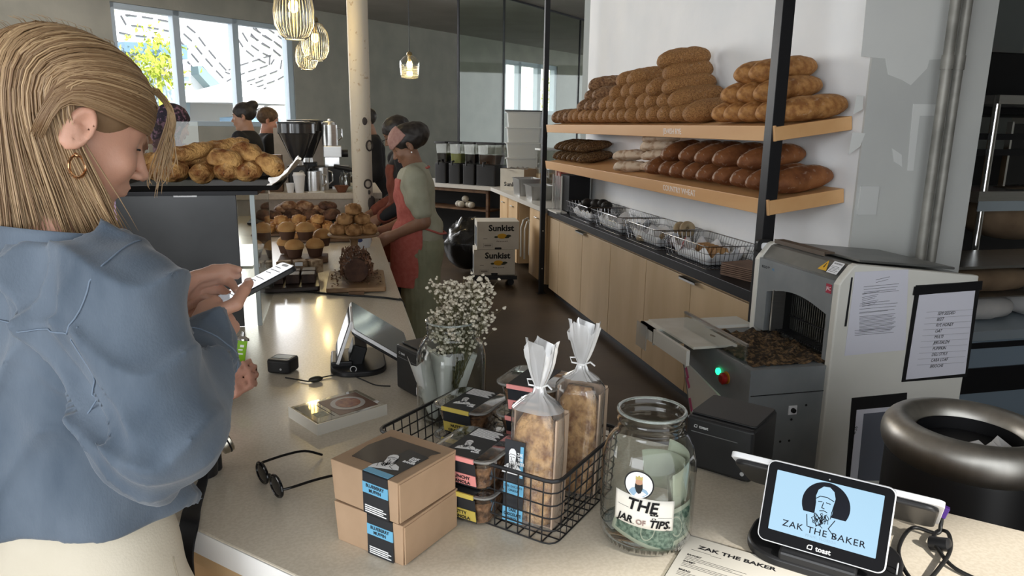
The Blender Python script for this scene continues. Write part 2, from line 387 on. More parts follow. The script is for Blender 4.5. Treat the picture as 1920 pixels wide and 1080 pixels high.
def band(pts, nl, sp, dl=.30, gap=.14, w=.035):
    for k in range(nl):
        P = []
        base = [Vector((*onE(180+x/4, y/4), 0)) for x, y in pts]
        c = catmull(base, 10)
        for i, p in enumerate(c):
            d = (c[min(i+1, len(c)-1)]-c[max(i-1, 0)]).normalized(); nrm = Vector((-d.y, d.x, 0)); P.append(p+nrm*(k-(nl-1)/2)*sp)
        acc = 0; on = True; seg = [P[0]]
        for i in range(1, len(P)):
            a = P[i-1]; L = (P[i]-a).length
            while L > 1e-6:
                lim = (dl if on else gap)-acc
                if L < lim: acc += L; seg.append(P[i]); break
                q = a+(P[i]-a).normalized()*lim; seg.append(q)
                if on and len(seg) > 1:
                    d = (seg[-1]-seg[0]).normalized(); nn = Vector((-d.y, d.x, 0))*w/2; s0, s1_ = seg[0], seg[-1]
                    dm.prism([(s0+nn)[:2], (s1_+nn)[:2], (s1_-nn)[:2], (s0-nn)[:2]], -.03, 0, M=Matrix(((1, 0, 0, 0), (0, 0, 1, 0.05), (0, 1, 0, 0), (0, 0, 0, 1))))
                seg = [q]; on = not on; acc = 0; L = (P[i]-q).length; a = q
band([(125, -20), (150, 80), (165, 170), (200, 215), (260, 225), (400, 240), (600, 275)], 4, .25)
band([(650, 280), (690, 310), (750, 390), (860, 520), (960, 625), (1000, 640), (1070, 600), (1200, 555), (1330, 510), (1375, 485), (1370, 440), (1330, 400), (1250, 360), (1170, 300), (1110, 200)], 4, .25)
band([(1190, 180), (1300, 250), (1430, 345)], 4, .25)
band([(1150, 745), (1350, 665)], 4, .25)
o = obj('dash_pattern', dm, mat('dash_grey', (.10, .10, .11), .8), smooth=0); o.parent = ext; o.matrix_local = Matrix.Translation(-Em.translation) @ Em
def eblock(name, label, cat, pts, mt, y0, y1):
    q = [onE(180+x/4, y/4) for x, y in pts]
    o = obj(name, MB().prism(q, -y1, -y0, M=Matrix(((1, 0, 0, 0), (0, 0, -1, 0), (0, 1, 0, 0), (0, 0, 0, 1)))), mt, smooth=0, M=Em); return tag(o, label, cat)
m_bl = mat('slate_blue', (.16, .26, .36), .6); m_lb = mat('pale_blue', (.50, .62, .72), .6); m_li = mat('lilac', (.55, .45, .60), .6)
eblock('canopy', 'slate blue flat canopy across the left window light', 'canopy', [(140, 320), (610, 345), (615, 450), (150, 395)], m_bl, -.5, -.1)
eblock('shopfront', 'pale blue and lilac shopfront below the slate canopy outside', 'shopfront', [(300, 450), (640, 490), (640, 1000), (300, 1000)], m_lb, -.45, -.1)
eblock('mural_panel', 'lilac mural panel on the shopfront outside the left window light', 'mural', [(340, 478), (622, 490), (622, 580), (350, 565)], m_li, -.6, -.5)
eblock('slanted_roof', 'dark teal slanted roof edge outside the middle window light', 'roof', [(690, 500), (720, 500), (900, 670), (830, 700), (700, 560)], mat('teal_grey', (.20, .27, .28), .6), -.5, -.1)
eblock('parked_van', 'blue grey vehicle roof beyond the middle window light', 'vehicle', [(780, 880), (900, 870), (1000, 885), (1080, 890), (1080, 1100), (780, 1100)], mat('van_blue', (.30, .45, .62), .4), -2, -1)
m_leaf = mat('sunlit_leaves', (.35, .45, .04), .7, col2=(.62, .66, .12), scale=6)
def bush(name, label, pts, dd):
    c = Em @ Vector((onE(180+pts[0]/4, pts[1]/4)[0], -dd, onE(180+pts[0]/4, pts[1]/4)[1])); rnd = random.Random(pts[0]); m = MB()
    m.tube([(0, 0, -c.z), (0, 0, 0)], .06, 8)
    for i in range(420):
        u = Vector((rnd.gauss(0, .35), rnd.gauss(0, .35), rnd.gauss(0, .42))); u = Vector((u.x*pts[2], u.y*pts[2], u.z*pts[3])); s = .05+rnd.random()*.06
        m.add([(-s, 0, 0), (0, -s*.5, 0.03), (s, 0, 0), (0, s*.5, 0.03)], [(0, 1, 2, 3)], 0, T(u, (rnd.random()*6, rnd.random()*6, rnd.random()*6)))
    return tag(obj(name, m, m_leaf, loc=c, smooth=0), label, 'tree')
p_ = Em @ Vector((onE(1000, 180)[0], -1.2, onE(1000, 190)[1]))
bush('street_tree', 'green tree seen through the glass partition and the second window', ((1000-180)*4, 190*4, 1.8, 1.6), 1.6)
bush('street_tree', 'yellow green tree outside the right edge of the far window', (1425, 640, .5, 1.5), 1.2)
bush('street_tree', 'yellow green tree behind the blonde woman\'s hair outside', (285, 470, .9, .9), 1.2)
um = onE(180+895/4, 690/4); c = Em @ Vector((um[0], -1.0, um[1])); up = thing('patio_umbrella', 'white patio umbrella open outside the middle window light', 'umbrella', (c.x, c.y, 0))
obj('canopy', MB().lathe([(1.6, c.z-.35), (1.62, c.z-.2), (.9, c.z+.05), (.02, c.z+.3)], 8), mat('umbrella_white', (.85, .85, .85), .8), up, smooth=0)
obj('pole', MB().tube([(0, 0, 0), (0, 0, c.z+.3)], .03, 8), m_chrome, up)
gr = MB(); gr.box((-26, .3, -.12), (26, 9.4, -.02)); struct(obj('ground_outside', gr, mat('pavement', (.75, .75, .74), .9), M=Wm(0), smooth=0))
# ================================================================ serving counter
ctr = [(-.083+.55, 1.007-.55), (-.75, 1.674), (-.75, 5.52), (.235, 5.52), (.222, 1.76), (.786, 1.21), (1.62, .41)]
e1 = Vector((.222, 1.76)); fd = Vector((1, -1)).normalized()
q0 = Vector((-.083, 1.007)); ctr = [tuple(q0+fd*1.2), tuple(q0-fd*.70), (-.70, 1.85), (-.70, 5.52), (.235, 5.52), (.222, 1.755), tuple(Vector((.786, 1.21))+fd*1.0)]
sc = thing('service_counter', 'long bent beige stone service counter with white edge and wooden base', 'counter', (0, 0, 0))
obj('countertop', MB().prism(ctr, CT-.045, CT), m_stone, sc, smooth=0, bevel=.003)
def inset(poly, d):
    n = len(poly); a = sum(poly[i][0]*poly[(i+1) % n][1]-poly[(i+1) % n][0]*poly[i][1] for i in range(n)); sg = 1 if a > 0 else -1; out = []
    for i in range(n):
        p0, p1, p2 = Vector(poly[i-1]), Vector(poly[i]), Vector(poly[(i+1) % n]); u = (p1-p0).normalized(); v = (p2-p1).normalized()
        n1 = Vector((-u.y, u.x))*sg; n2 = Vector((-v.y, v.x))*sg; b = (n1+n2); b = b/ (b.length_squared/2); out.append(tuple(p1+b*d))
    return out
edge = MB(); inn = inset(ctr, -.002)
for i in (0, 1, 2):
    a = Vector(inn[i]); b = Vector(inn[i+1]); edge.prism([tuple(a), tuple(b), tuple(Vector(ctr[i+1])), tuple(Vector(ctr[i]))], CT-.044, CT-.002)
obj('edge_band', edge, m_stonew, sc, smooth=0)
bp = inset(ctr, .05)
obj('cabinet_base', MB().prism(bp, .08, CT-.075), m_ply2, sc, smooth=0)
obj('ply_subtop', MB().prism(inset(ctr, .008), CT-.075, CT-.045), m_ply2, sc, smooth=0)
tb = MB(); tb.prism(inset(ctr, .11), 0, .08); obj('plinth', tb, m_black, sc, smooth=0)
# flat dark panel under the front edge, coloured as the shade of an open niche
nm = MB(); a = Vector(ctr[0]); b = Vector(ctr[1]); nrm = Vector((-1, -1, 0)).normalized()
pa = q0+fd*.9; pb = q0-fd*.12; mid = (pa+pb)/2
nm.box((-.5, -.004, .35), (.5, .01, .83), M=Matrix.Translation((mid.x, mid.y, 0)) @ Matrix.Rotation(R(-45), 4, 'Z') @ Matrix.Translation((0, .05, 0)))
obj('niche_shade_panel', nm, mat('niche_shade', (.02, .012, .015), .6), sc, smooth=0)
# ================================================================ coffee bar at the far end
cb = thing('coffee_bar', 'raised coffee bar with beige top and front panel behind the pastries', 'bar counter', (0, 0, 0))
obj('bar_top', MB().box((-2.4, 5.52, 1.055), (.32, 6.5, 1.10)), mat('bar_top_beige', (.50, .44, .37), .35, col2=(.56, .5, .42), scale=80), cb, smooth=0, bevel=.003)
obj('front_panel', MB().box((-2.36, 5.56, 0), (.30, 6.46, 1.055)), mat('bar_panel', (.42, .37, .31), .6, col2=(.47, .41, .35), scale=30), cb, smooth=0)
# ================================================================ column
cp = Vector((.235+.0, 5.62, 0)); cl = ony(671, 300, 5.45); cr = ony(698, 300, 5.45)
cx = (onp(660, 320, (0, 5.4, 0), (0, 1, 0)).x+onp(698, 320, (0, 5.4, 0), (0, 1, 0)).x)/2; cr_ = (onp(698, 320, (0, 5.4, 0), (0, 1, 0)).x-onp(660, 320, (0, 5.4, 0), (0, 1, 0)).x)/2
m_col = mat('worn_cream_paint', (.56, .50, .40), .6, col2=(.36, .26, .16), scale=26, thr=(.62, .72), detail=6, bump=.2, bscale=12)
colm = MB().lathe([(cr_, CT), (cr_, CEIL)], 28)
col = struct(obj('trim_1', colm, m_col, loc=(cx, 5.4, 0)))
col.name = 'column'; 
m = MB()
for (az, z, r_) in ((-60, 1.18, .03), (-40, 1.45, .035)): m.torus((0, 0, 0), r_, .006, 16, 6, M=T((math.cos(R(az))*cr_, math.sin(R(az))*cr_, z), (R(90), 0, R(az+90))))
for i, (az, z, w_) in enumerate(((-70, 1.62, .02), (-55, 1.12, .012), (-50, 1.04, .03), (-42, 1.0, .04), (-35, 1.06, .025))):
    m.ell((math.cos(R(az))*cr_, math.sin(R(az))*cr_, z), w_, w_*.4, w_*1.4, 8, 6)
o = obj('dark_scars', m, mat('scar_dark', (.05, .04, .035), .8), col)
# ================================================================ room sides
struct(obj('wall_left', MB().box((-5.8, -1.2, 0), (-5.6, 2.2, CEIL)).box((-5.8, 2.2, 0), (-5.6, 6.5, .7)).box((-5.8, 2.2, 3.0), (-5.6, 6.5, CEIL)).box((-5.8, 6.5, 0), (-5.6, 11.5, CEIL)), m_plaster, smooth=0))
struct(obj('wall_right', MB().box((7.2, -1.2, 0), (7.35, 6.8, CEIL)).box((15, 6.8, 0), (15.15, 34, .9)).box((15, 6.8, 3.3), (15.15, 34, CEIL)).box((7.2, 6.7, 0), (15, 6.8, CEIL)), m_plaster, smooth=0))  # unseen; long opening added to let daylight in behind the glass partition
struct(obj('wall_kitchen', MB().box((BX, 6.64, 0), (7.2, 6.8, CEIL)), mat('kitchen_wall', (.34, .37, .36), .8), smooth=0))
struct(obj('wall_back', MB().box((2.2, -1.35, 0), (7.2, -1.2, CEIL)).box((-5.8, -1.35, 0), (-5.0, -1.2, CEIL)).box((-5.0, -1.35, 2.9), (2.2, -1.2, CEIL)), m_plaster, smooth=0))
# ================================================================ bread counter, cabinets, posts and shelves
XF = 1.95
bc = thing('bread_counter', 'black topped low counter with plywood doors under the bread shelves', 'counter', (0, 0, 0))
obj('countertop', MB().box((XF-.012, 3.06, BC-.055), (BX-.002, 6.63, BC)), m_black, bc, smooth=0, bevel=.002)
obj('carcass', MB().box((XF+.03, 3.12, .08), (BX-.002, 6.6, BC-.055)), m_ply, bc, smooth=0)
obj('toe_kick', MB().box((XF+.06, 3.14, 0), (BX-.01, 6.58, .08)), m_black, bc, smooth=0)
ds = [3.105, 3.72, 4.35, 5.0, 5.65, 6.3, 6.6]
for i in range(len(ds)-1):
    a, b = ds[i], ds[i+1]
    d = obj('door', MB().box((XF+.008, a+.003, .07), (XF+.028, b-.003, BC-.075)), m_ply, bc, smooth=0, bevel=.0015)
    if i in (0, 1, 3, 4):
        y = b-.05 if i in (0, 3) else a+.05
        hd = MB().box((XF-.022, y-.05, BC-.078), (XF+.02, y+.05, BC-.073)).box((XF-.022, y-.05, BC-.09), (XF-.019, y+.05, BC-.073))
        obj('handle', hd, m_steel, d, smooth=0)
obj('side_panel', MB().box((XF+.008, 3.085, .07), (BX-.01, 3.104, BC-.06)), m_ply2, bc, smooth=0)
def post(label, x, y, z0, s):
    p = thing('steel_post', label, 'post', (x, y, z0), group='posts of the bread shelves')
    obj('upright', MB().box((-s/2, -s/2, .004), (s/2, s/2, CEIL-z0-.006)), m_black, p, smooth=0, bevel=.002)
    obj('base_plate', MB().box((-s, -s, 0), (s, s, .004)), m_black, p, smooth=0)
    for z in (.25, .62): obj('bolt', MB().lathe([(.006, 0), (.006, .004)], 8, M=T((0, -s/2, z), (R(90), 0, 0))), m_steel, p)
post('thick black steel post standing on the near end of the black counter', XF-.035+.005, 2.97, 0, .06)
post('slim black steel post on the floor at the far end of the bread shelves', XF-.045, 6.68, 0, .045)
m_shelf = mat('oiled_pine', (.56, .30, .12), .5, col2=(.66, .39, .18), scale=4, stretch=(1, .12, 1), detail=7)
m_chalk = mat('chalk', (.80, .74, .70), .9)
TILT = R(8)
def shelf(label, z, th, words):
    s = thing('bread_shelf', label, 'shelf', (1.905, 2.93, z), group='slanted bread shelves', rot=(0, -TILT, 0))
    obj('board', MB().box((0, 0, -th), (.385, 3.66, 0)), m_shelf, s, smooth=0, bevel=.002)
    obj('front_edge', MB().box((-.012, -.002, -th-.001), (-.0005, 3.662, .006)), m_shelf, s, smooth=0, bevel=.002)
    for (y, wds, sz, sy) in words:
        m = Matrix.Translation((-.0125, y, -th/2+.002)) @ Matrix.Rotation(R(-90), 4, 'Z') @ Matrix.Rotation(R(90), 4, 'X')
        text(s, wds, sz*sy, m_chalk, m, 'chalk_lettering', ext=.0006, sx=1.0)
    return s
shelf('upper slanted pine shelf stacked with seeded rye loaves', 1.613, .062, [(1.03, 'JEWISH RYE', .030, 1.5)])
shelf('lower slanted pine shelf holding dark batards and ciabatta', 1.285, .066, [(.90, 'COUNTRY WHEAT', .032, 1.5)])
from mathutils import noise as MN
def bread_mat(name, c1, c2, crumb, bscale=90, thr=(.38, .62), bump=.5, flour=(.78, .72, .62)):
    m = mat(name, c1, .62, col2=c2, scale=crumb, detail=6, bump=bump, bscale=bscale, thr=thr, spec=.25)
    nt = m.node_tree; N = nt.nodes; L = nt.links; b = N['Principled BSDF']
    src = b.inputs['Base Color'].links[0].from_socket
    at = N.new('ShaderNodeAttribute'); at.attribute_name = 'flour'; nz = N.new('ShaderNodeTexNoise'); nz.inputs['Scale'].default_value = 45
    tc = N.new('ShaderNodeTexCoord'); L.new(tc.outputs['Object'], nz.inputs['Vector'])
    ad = N.new('ShaderNodeMath'); ad.operation = 'MULTIPLY_ADD'; ad.use_clamp = True; L.new(nz.outputs[0], ad.inputs[0]); ad.inputs[1].default_value = 1.3; 
    s2 = N.new('ShaderNodeMath'); s2.operation = 'SUBTRACT'; L.new(at.outputs['Fac'], s2.inputs[0]); s2.inputs[1].default_value = .84; L.new(s2.outputs[0], ad.inputs[2])
    mx = N.new('ShaderNodeMix'); mx.data_type = 'RGBA'; L.new(ad.outputs[0], mx.inputs[0]); L.new(src, mx.inputs[6]); mx.inputs[7].default_value = (*flour, 1)
    L.new(mx.outputs[2], b.inputs['Base Color']); return m
m_rye = bread_mat('seeded_rye_crust', (.20, .088, .030), (.43, .225, .085), 150, thr=(.36, .64), bump=.9, bscale=150)
m_ryed = bread_mat('dark_rye_crust', (.13, .06, .028), (.30, .17, .085), 60, bump=.5)
m_batd = bread_mat('dark_sesame_crust', (.06, .028, .012), (.20, .12, .055), 90, bump=.5)
m_whe = bread_mat('country_wheat_crust', (.13, .045, .017), (.29, .115, .042), 9, bump=.3, bscale=60)
m_gold = bread_mat('golden_crust', (.24, .10, .03), (.44, .22, .075), 30, bump=.4)
m_cia = bread_mat('ciabatta_crust', (.30, .16, .08), (.62, .50, .38), 22, bump=.3, thr=(.3, .55), flour=(.85, .80, .74))
def loaf_mesh(seed, L, w, h, cuts=0, flour=0, rough=.006, nr=26, ns=24, blunt=.55, flat=.25, bend=0.0):
    rnd = random.Random(seed); off = Vector((seed*3.1, seed*1.7, 0)); V = []; fl = []
    for i in range(nr+1):
        t = -1+2*i/nr; t2 = math.sin(t*math.pi/2)
        e = max(0, 1-abs(t2)**(2/blunt*1.0))**.5 if abs(t2) < 1 else 0
        for k in range(ns):
            a = 2*math.pi*k/ns; y = math.cos(a)*w/2*e; z = math.sin(a); z = (z*(1-flat) if z < 0 else z)*h/2*e
            p = Vector((t2*L/2, y, z)); n_ = MN.noise(p*14+off)*rough+MN.noise(p*45+off)*rough*.35
            f = 0
            if cuts:
                # raised lip and groove of slanting cuts along the top
                ph = (p.x*cuts/L*1.0+p.y*1.6/w*.35); g = abs((ph % 1)-.5)*2
                top = max(0, math.sin(a)-.2)
                if cuts == 1: g = abs(p.y/w*2-.15+.25*math.sin(p.x*9))*1.6; g = min(1, g)
                d = max(0, 1-g*2.6); n_ -= d*.006*top; f = flour*max(0, 1-abs(g-.35)*2.4)*top
            r = Vector((0, math.cos(a), math.sin(a)))
            p += r*n_*(.3+.7*e); p.z += bend*(1-t2*t2); V.append(p+Vector((0, 0, h*(1-flat)/2))); fl.append(f+flour*.08*rnd.random())
    return V, fl, nr, ns
def loaf_data(name, m, **k):
    V, fl, nr, ns = loaf_mesh(**k); mb = MB(); fs = []
    for i in range(nr):
        for q in range(ns):
            q2 = (q+1) % ns; fs.append((i*ns+q, i*ns+q2, (i+1)*ns+q2, (i+1)*ns+q))
    me = bpy.data.meshes.new(name); me.from_pydata([tuple(v) for v in V], [], [f[::-1] for f in fs]); me.materials.append(m)
    me.polygons.foreach_set('use_smooth', [True]*len(me.polygons)); at = me.attributes.new('flour', 'FLOAT', 'POINT'); at.data.foreach_set('value', fl); me.update(); return me
RYE = [loaf_data('rye_loaf', m_rye, seed=i, L=.33+.02*(i % 3), w=.155, h=.142, cuts=3 if i % 2 else 0, flour=.15, rough=.009) for i in range(5)]
RYD = [loaf_data('dark_rye_loaf', m_ryed, seed=i+9, L=.33, w=.145, h=.135, cuts=3, flour=.3, rough=.008) for i in range(3)]
GOL = [loaf_data('golden_rye_loaf', m_gold, seed=i+19, L=.35, w=.15, h=.128, cuts=1, flour=.3, rough=.007) for i in range(3)]
BAT = [loaf_data('dark_batard', m_batd, seed=i+29, L=.36, w=.115, h=.10, cuts=3, flour=.25, rough=.006, blunt=.9) for i in range(3)]
WHE = [loaf_data('wheat_loaf', m_whe, seed=i+39, L=.38, w=.15, h=.138, cuts=1, flour=.75, rough=.006, blunt=.85) for i in range(4)]
CIA = [loaf_data('ciabatta', m_cia, seed=i+49, L=.27, w=.13, h=.10, cuts=2, flour=.9, rough=.010, blunt=.5, flat=.5) for i in range(3)]
def Yof(px, x=1.95): return onx(px, 230, x).y
lrnd = random.Random(4)
def put_loaf(data, name, px, layer, z, lab, grp, dz=.079, dx=0, yaw=0, X0=1.93, y=None, L=.35, extra=0):
    Y = Yof(px) if y is None else y; yw = R(yaw+lrnd.uniform(-3, 3)); c = X0+dx+math.cos(yw)*L/2+lrnd.uniform(0, .012)
    zz = z+.004+math.tan(TILT)*(c-1.905)+layer*dz+extra
    o = bpy.data.objects.new(name, data); COL.objects.link(o); o.location = (c, Y+math.sin(yw)*L/2, zz); o.rotation_euler = (lrnd.uniform(-.1, .1), -TILT, yw)
    return tag(o, lab, 'bread', grp)
ORD = ['first', 'second', 'third', 'fourth', 'fifth', 'sixth', 'seventh', 'eighth', 'ninth', 'tenth', 'eleventh', 'twelfth', 'thirteenth', 'fourteenth', 'fifteenth', 'sixteenth', 'seventeenth', 'eighteenth', 'nineteenth', 'twentieth']
GU = 'loaves on the upper bread shelf'; GL = 'loaves on the lower bread shelf'
SH = lambda s_: s_.replace(', in the',', in').replace('from the left in the', 'from left in')
def rowset(fronts, kinds, kname, layer, z, what, where, grp, yaws, **k):
    for i, px in enumerate(fronts):
        d = kinds[(i*3+layer) % len(kinds)]
        pos = ORD[i]+' from the left' if len(fronts) > 1 and i < len(fronts)-1 else ('rightmost' if len(fronts) > 1 else 'lying alone')
        yaw = yaws[0]+(yaws[1]-yaws[0])*i/max(1, len(fronts)-1)
        put_loaf(d, kname, px, layer, z, '%s, %s %s' % (what, pos, where), grp, yaw=yaw, **k)
zu = 1.613; zl = 1.285
rowset([1038, 1048, 1058], RYD, 'dark_rye_loaf', 0, zu, 'plain brown loaf', 'in the low trio at the shelf\'s far end', GU, (14, 14), extra=0)
rowset([1068, 1078, 1088.5, 1099, 1110, 1122, 1134, 1148, 1163, 1179, 1197, 1216, 1238, 1262, 1290], RYE, 'rye_loaf', 0, zu, 'seeded rye loaf', 'in the large upper pile\'s bottom layer', GU, (14, 2))
rowset([1086, 1098, 1112], RYD, 'dark_rye_loaf', 1, zu, 'dull brown rye loaf', 'in the upper pile\'s second layer, far end', GU, (14, 10))
rowset([1127, 1142, 1158, 1175, 1193, 1212, 1234, 1258], RYE, 'rye_loaf', 1, zu, 'seeded rye loaf', 'in the large upper pile\'s second layer', GU, (10, 2))
rowset([1092, 1106], RYD, 'dark_rye_loaf', 2, zu, 'broad brown rye loaf', 'in the upper pile\'s third layer, far end', GU, (8, 4), dx=.03)
rowset([1150, 1166, 1183, 1216, 1246], RYE, 'rye_loaf', 2, zu, 'seeded rye loaf', 'in the large upper pile\'s third layer', GU, (8, 2))
rowset([1096], RYD, 'dark_rye_loaf', 3, zu, 'dark rye loaf', 'on top of the far end of the large upper pile', GU, (0, 0), dx=.04)
rowset([1156, 1177], RYE, 'rye_loaf', 3, zu, 'long seeded rye loaf', 'in the large upper pile\'s fourth layer', GU, (6, 4))
rowset([1240], RYE, 'rye_loaf', 3, zu, 'seeded rye loaf', 'right side of the upper pile\'s fourth layer', GU, (2, 2))
rowset([1236], RYE, 'rye_loaf', 4, zu, 'seeded rye loaf', 'crowning the very top of the large upper pile', GU, (2, 2), L=.33)
rowset([1343, 1367, 1394, 1424, 1458], GOL, 'golden_rye_loaf', 0, zu, 'golden rye loaf', 'in the bottom layer behind the thick black post', GU, (8, 0), dz=.093)
rowset([1358, 1386, 1420], GOL, 'golden_rye_loaf', 1, zu, 'golden rye loaf', 'in the middle layer behind the thick black post', GU, (8, 0), dz=.093)
rowset([1376, 1404], GOL, 'golden_rye_loaf', 2, zu, 'golden rye loaf', 'in the top layer behind the thick black post', GU, (4, 0), dz=.093)
rowset([1042, 1050, 1059, 1068, 1078, 1089], BAT, 'dark_batard', 0, zl, 'nearly black batard', 'of the lower shelf\'s far bottom layer', GL, (20, 12), dz=.085)
rowset([1044, 1053, 1062, 1072, 1085], BAT, 'dark_batard', 1, zl, 'nearly black batard', 'of the lower shelf\'s far top layer', GL, (20, 12), dz=.085)
rowset([1226, 1249, 1273, 1297, 1325, 1355, 1388, 1421, 1458], WHE, 'wheat_loaf', 0, zl, 'brown country wheat loaf', 'in the bottom layer of the lower shelf', GL, (26, 4), dz=.093)
rowset([1254, 1287, 1318, 1354, 1402], WHE, 'wheat_loaf', 1, zl, 'brown country wheat loaf', 'in the top layer of the lower shelf', GL, (26, 4), dz=.093)
for i, (px, lay, ex, dx, lb) in enumerate(((1158, 0, 0, 0, 'floured white ciabatta lying lowest, at the front of the lower shelf'), (1156, 0, .075, 0, 'floured ciabatta resting on the lowest white one at the front'),
        (1186, 0, .075, .09, 'pale ciabatta at the back of the stack between batards and wheat loaves'), (1183, 0, .135, .09, 'golden floured ciabatta second from the top of its stack'), (1186, 0, .19, .09, 'brown ciabatta topmost of the stack on the lower shelf'), (1180, 0, 0, .11, 'ciabatta at the bottom rear of the stack on the lower shelf'))):
    Y = Yof(px)-.16; yw = R(-55); o = bpy.data.objects.new('ciabatta', CIA[i % 3]); COL.objects.link(o); c = 2.0+dx
    o.location = (c, Y, zl+.004+math.tan(TILT)*(c-1.905)+ex); o.rotation_euler = (-TILT*.6, -TILT*.6, yw); tag(o, lb, 'bread', GL)
# ================================================================ wire baskets on the black counter
m_wire = mat('dark_chrome_wire', (.30, .30, .31), .25, metal=1)
def wire_basket(parent, L, W_, H, tap, pitch, rr, rim_r, mt, nh=4, dip=None):
    """L along x, W_ along y at the rim; tap = how much narrower at the base"""
    l, w = L-2*tap, W_-2*tap
    def rp(t, sx, sy, z): # rounded rectangle
        return [(x, y, z) for x, y in rrect(sx, sy, .02, 3)]
    m = MB(); m.tube(rp(0, L, W_, H), rim_r, 6, closed=True); obj('rim', m, mt, parent)
    m = MB()
    for i in range(nh):
        f = i/nh; m.tube([(x, y, rr+H*f) for x, y in rrect(l+2*tap*f, w+2*tap*f, .02, 3)], rr, 5, closed=True)
    nx = int(L/pitch); ny = int(W_/pitch)
    for i in range(1, nx):
        f = i/nx-.5; m.tube([(f*L, -W_/2, H), (f*l, -w/2, rr), (f*l, w/2, rr), (f*L, W_/2, H)], rr, 5)
    for i in range(1, ny):
        f = i/ny-.5; m.tube([(-L/2, f*W_, H), (-l/2, f*w, rr), (l/2, f*w, rr), (L/2, f*W_, H)], rr, 5)
    obj('wires', m, mt, parent)
def liner(parent, L, W_, H, seed, mt):
    n = 16
    def f(u, v):
        x = (u-.5)*L; y = (v-.5)*W_; e = max(abs(u-.5), abs(v-.5))*2; z = .006+max(0, (e-.72)/.28)**1.3*H*(.75+.5*MN.noise(Vector((u*5+seed, v*5, 0))))
        return (x*.93, y*.93, z+.004*MN.noise(Vector((u*12, v*12, seed))))
    obj('paper_liner', MB().sheet(f, n*2, n), mt, parent, smooth=180, solid=.0008)
BL = ['wire basket of sliced buns nearest the slicer on the black counter', 'wire basket of pale bagels, second from the slicer', 'paper lined wire basket with dark cookies, third from the slicer', 'wire basket of near-black round rolls, farthest from the slicer']
Bs = []
for i in range(4):
    b = thing('wire_basket', BL[i], 'basket', (2.125, 3.875+i*.655, BC), R(90), 'wire baskets on the black counter')
    wire_basket(b, .60, .33, .135, .03, .03, .0016, .003, m_wire, 3)
    liner(b, .53, .26, .11, i*3.3, m_paper); Bs.append(b)
def small(name, data_mb, mt, loc, rot, label, cat, grp=None, smooth=180):
    o = obj(name, data_mb, mt, loc=loc, rot=rot, smooth=smooth); return tag(o, label, cat, grp)
m_bun = bread_mat('bun_crust', (.32, .16, .06), (.52, .32, .15), 20, bump=.2)
bun = MB().ell((0, 0, .03), .05, .04, .03, 16, 10)
first = None
names = ['against the paper at the near end', 'beside the red label', 'in the middle of the row', 'fourth along the row', 'at the far end of the row']
for k in range(5):
    o = small('bread_slice', MB().prism([(-.05, 0), (.05, 0), (.052, .05), (.035, .085), (-.035, .085), (-.052, .05)], -.012, .012), m_bun, (2.12, 3.70+k*.05, BC+.02), (R(90), R(0), R(6)), 'bread slice standing in the basket nearest the slicer, '+names[k], 'bread', 'slices in the near basket', 20)
tag(obj('red_label', MB().box((-.09, -.001, -.03), (.09, .001, .03)), mat('red_card', (.45, .03, .03), .5), loc=(2.02, 3.98, BC+.085), rot=(R(20), R(22), R(70)), smooth=0), 'red plastic tag leaning in the wire basket nearest the slicer', 'tag')
bag = MB().torus((0, 0, .022), .034, .021, 24, 12)
m_bagel = bread_mat('bagel_crust', (.36, .27, .16), (.50, .40, .26), 12, bump=.15, flour=(.66, .58, .45))
for k, (x, y, z, rx, ry, lb) in enumerate(((2.20, 4.30, .155, 75, 10, 'pale bagel standing upright at the right of the bagel basket'), (2.19, 4.37, .14, 60, -20, 'pale bagel leaning behind the upright one'), (2.12, 4.42, .06, 20, 5, 'pale bagel lying low in the bagel basket'), (2.16, 4.32, .07, 10, 8, 'pale bagel under the upright one'), (2.05, 4.62, .03, 5, 8, 'pale bagel near the front wires of the bagel basket'))):
    small('bagel', bag, m_bagel, (x, y, BC+z-.03), (R(rx), R(ry), .3*k), lb, 'bagel', 'bagels in the wire basket')
m_drk = bread_mat('charred_roll', (.012, .01, .009), (.035, .03, .027), 14, bump=.2)
for k, (x, y, z) in enumerate(((2.08, 6.10, .02), (2.17, 5.98, .02), (2.20, 5.78, .02), (2.08, 5.93, .02), (2.12, 6.02, .085), (2.16, 5.90, .09), (2.20, 5.84, .095), (2.19, 5.72, .09))):
    small('dark_roll', MB().ell((0, 0, .038), .052, .048, .04, 16, 10), m_drk, (x, y, BC+z), (0, 0, k), 'near-black round roll '+['low at the far left', 'low in the middle rear', 'low at the near rear', 'low at the front', 'on top at the far left', 'on top, second from the left', 'on top, third from the left', 'on top at the near right'][k]+' of the farthest wire basket', 'roll', 'dark rolls in the far basket')
for k in range(4):
    small('cookie', MB().lathe([(.0, 0), (.036, .002), (.04, .008), (.03, .014), (0, .016)], 16, cap=False), mat('cookie_brown', (.10, .05, .03), .8, col2=(.2, .12, .08), scale=40), (2.08+.04*(k % 2), 5.05+.07*k, BC+.012), (0, R(6), 0), 'dark cookie in the paper lined basket, '+['nearest the slicer', 'second from the slicer', 'third from the slicer', 'farthest from the slicer'][k], 'cookie', 'dark cookies')
# paper bags stack at near end of counter
pb = thing('paper_bag_stack', 'stack of flat brown paper bags beside the slicer on the black counter', 'paper bags', (2.13, 3.36, BC), R(20))
m_kr = mat('kraft_dark', (.16, .10, .07), .8, col2=(.22, .14, .10), scale=12)
for k in range(7): obj('paper_bag', MB().box((-.10, -.14, .002+k*.010), (.10, .14, .009+k*.010)), m_kr, pb, rot=(0, 0, R((k*37) % 13-6)), smooth=0)
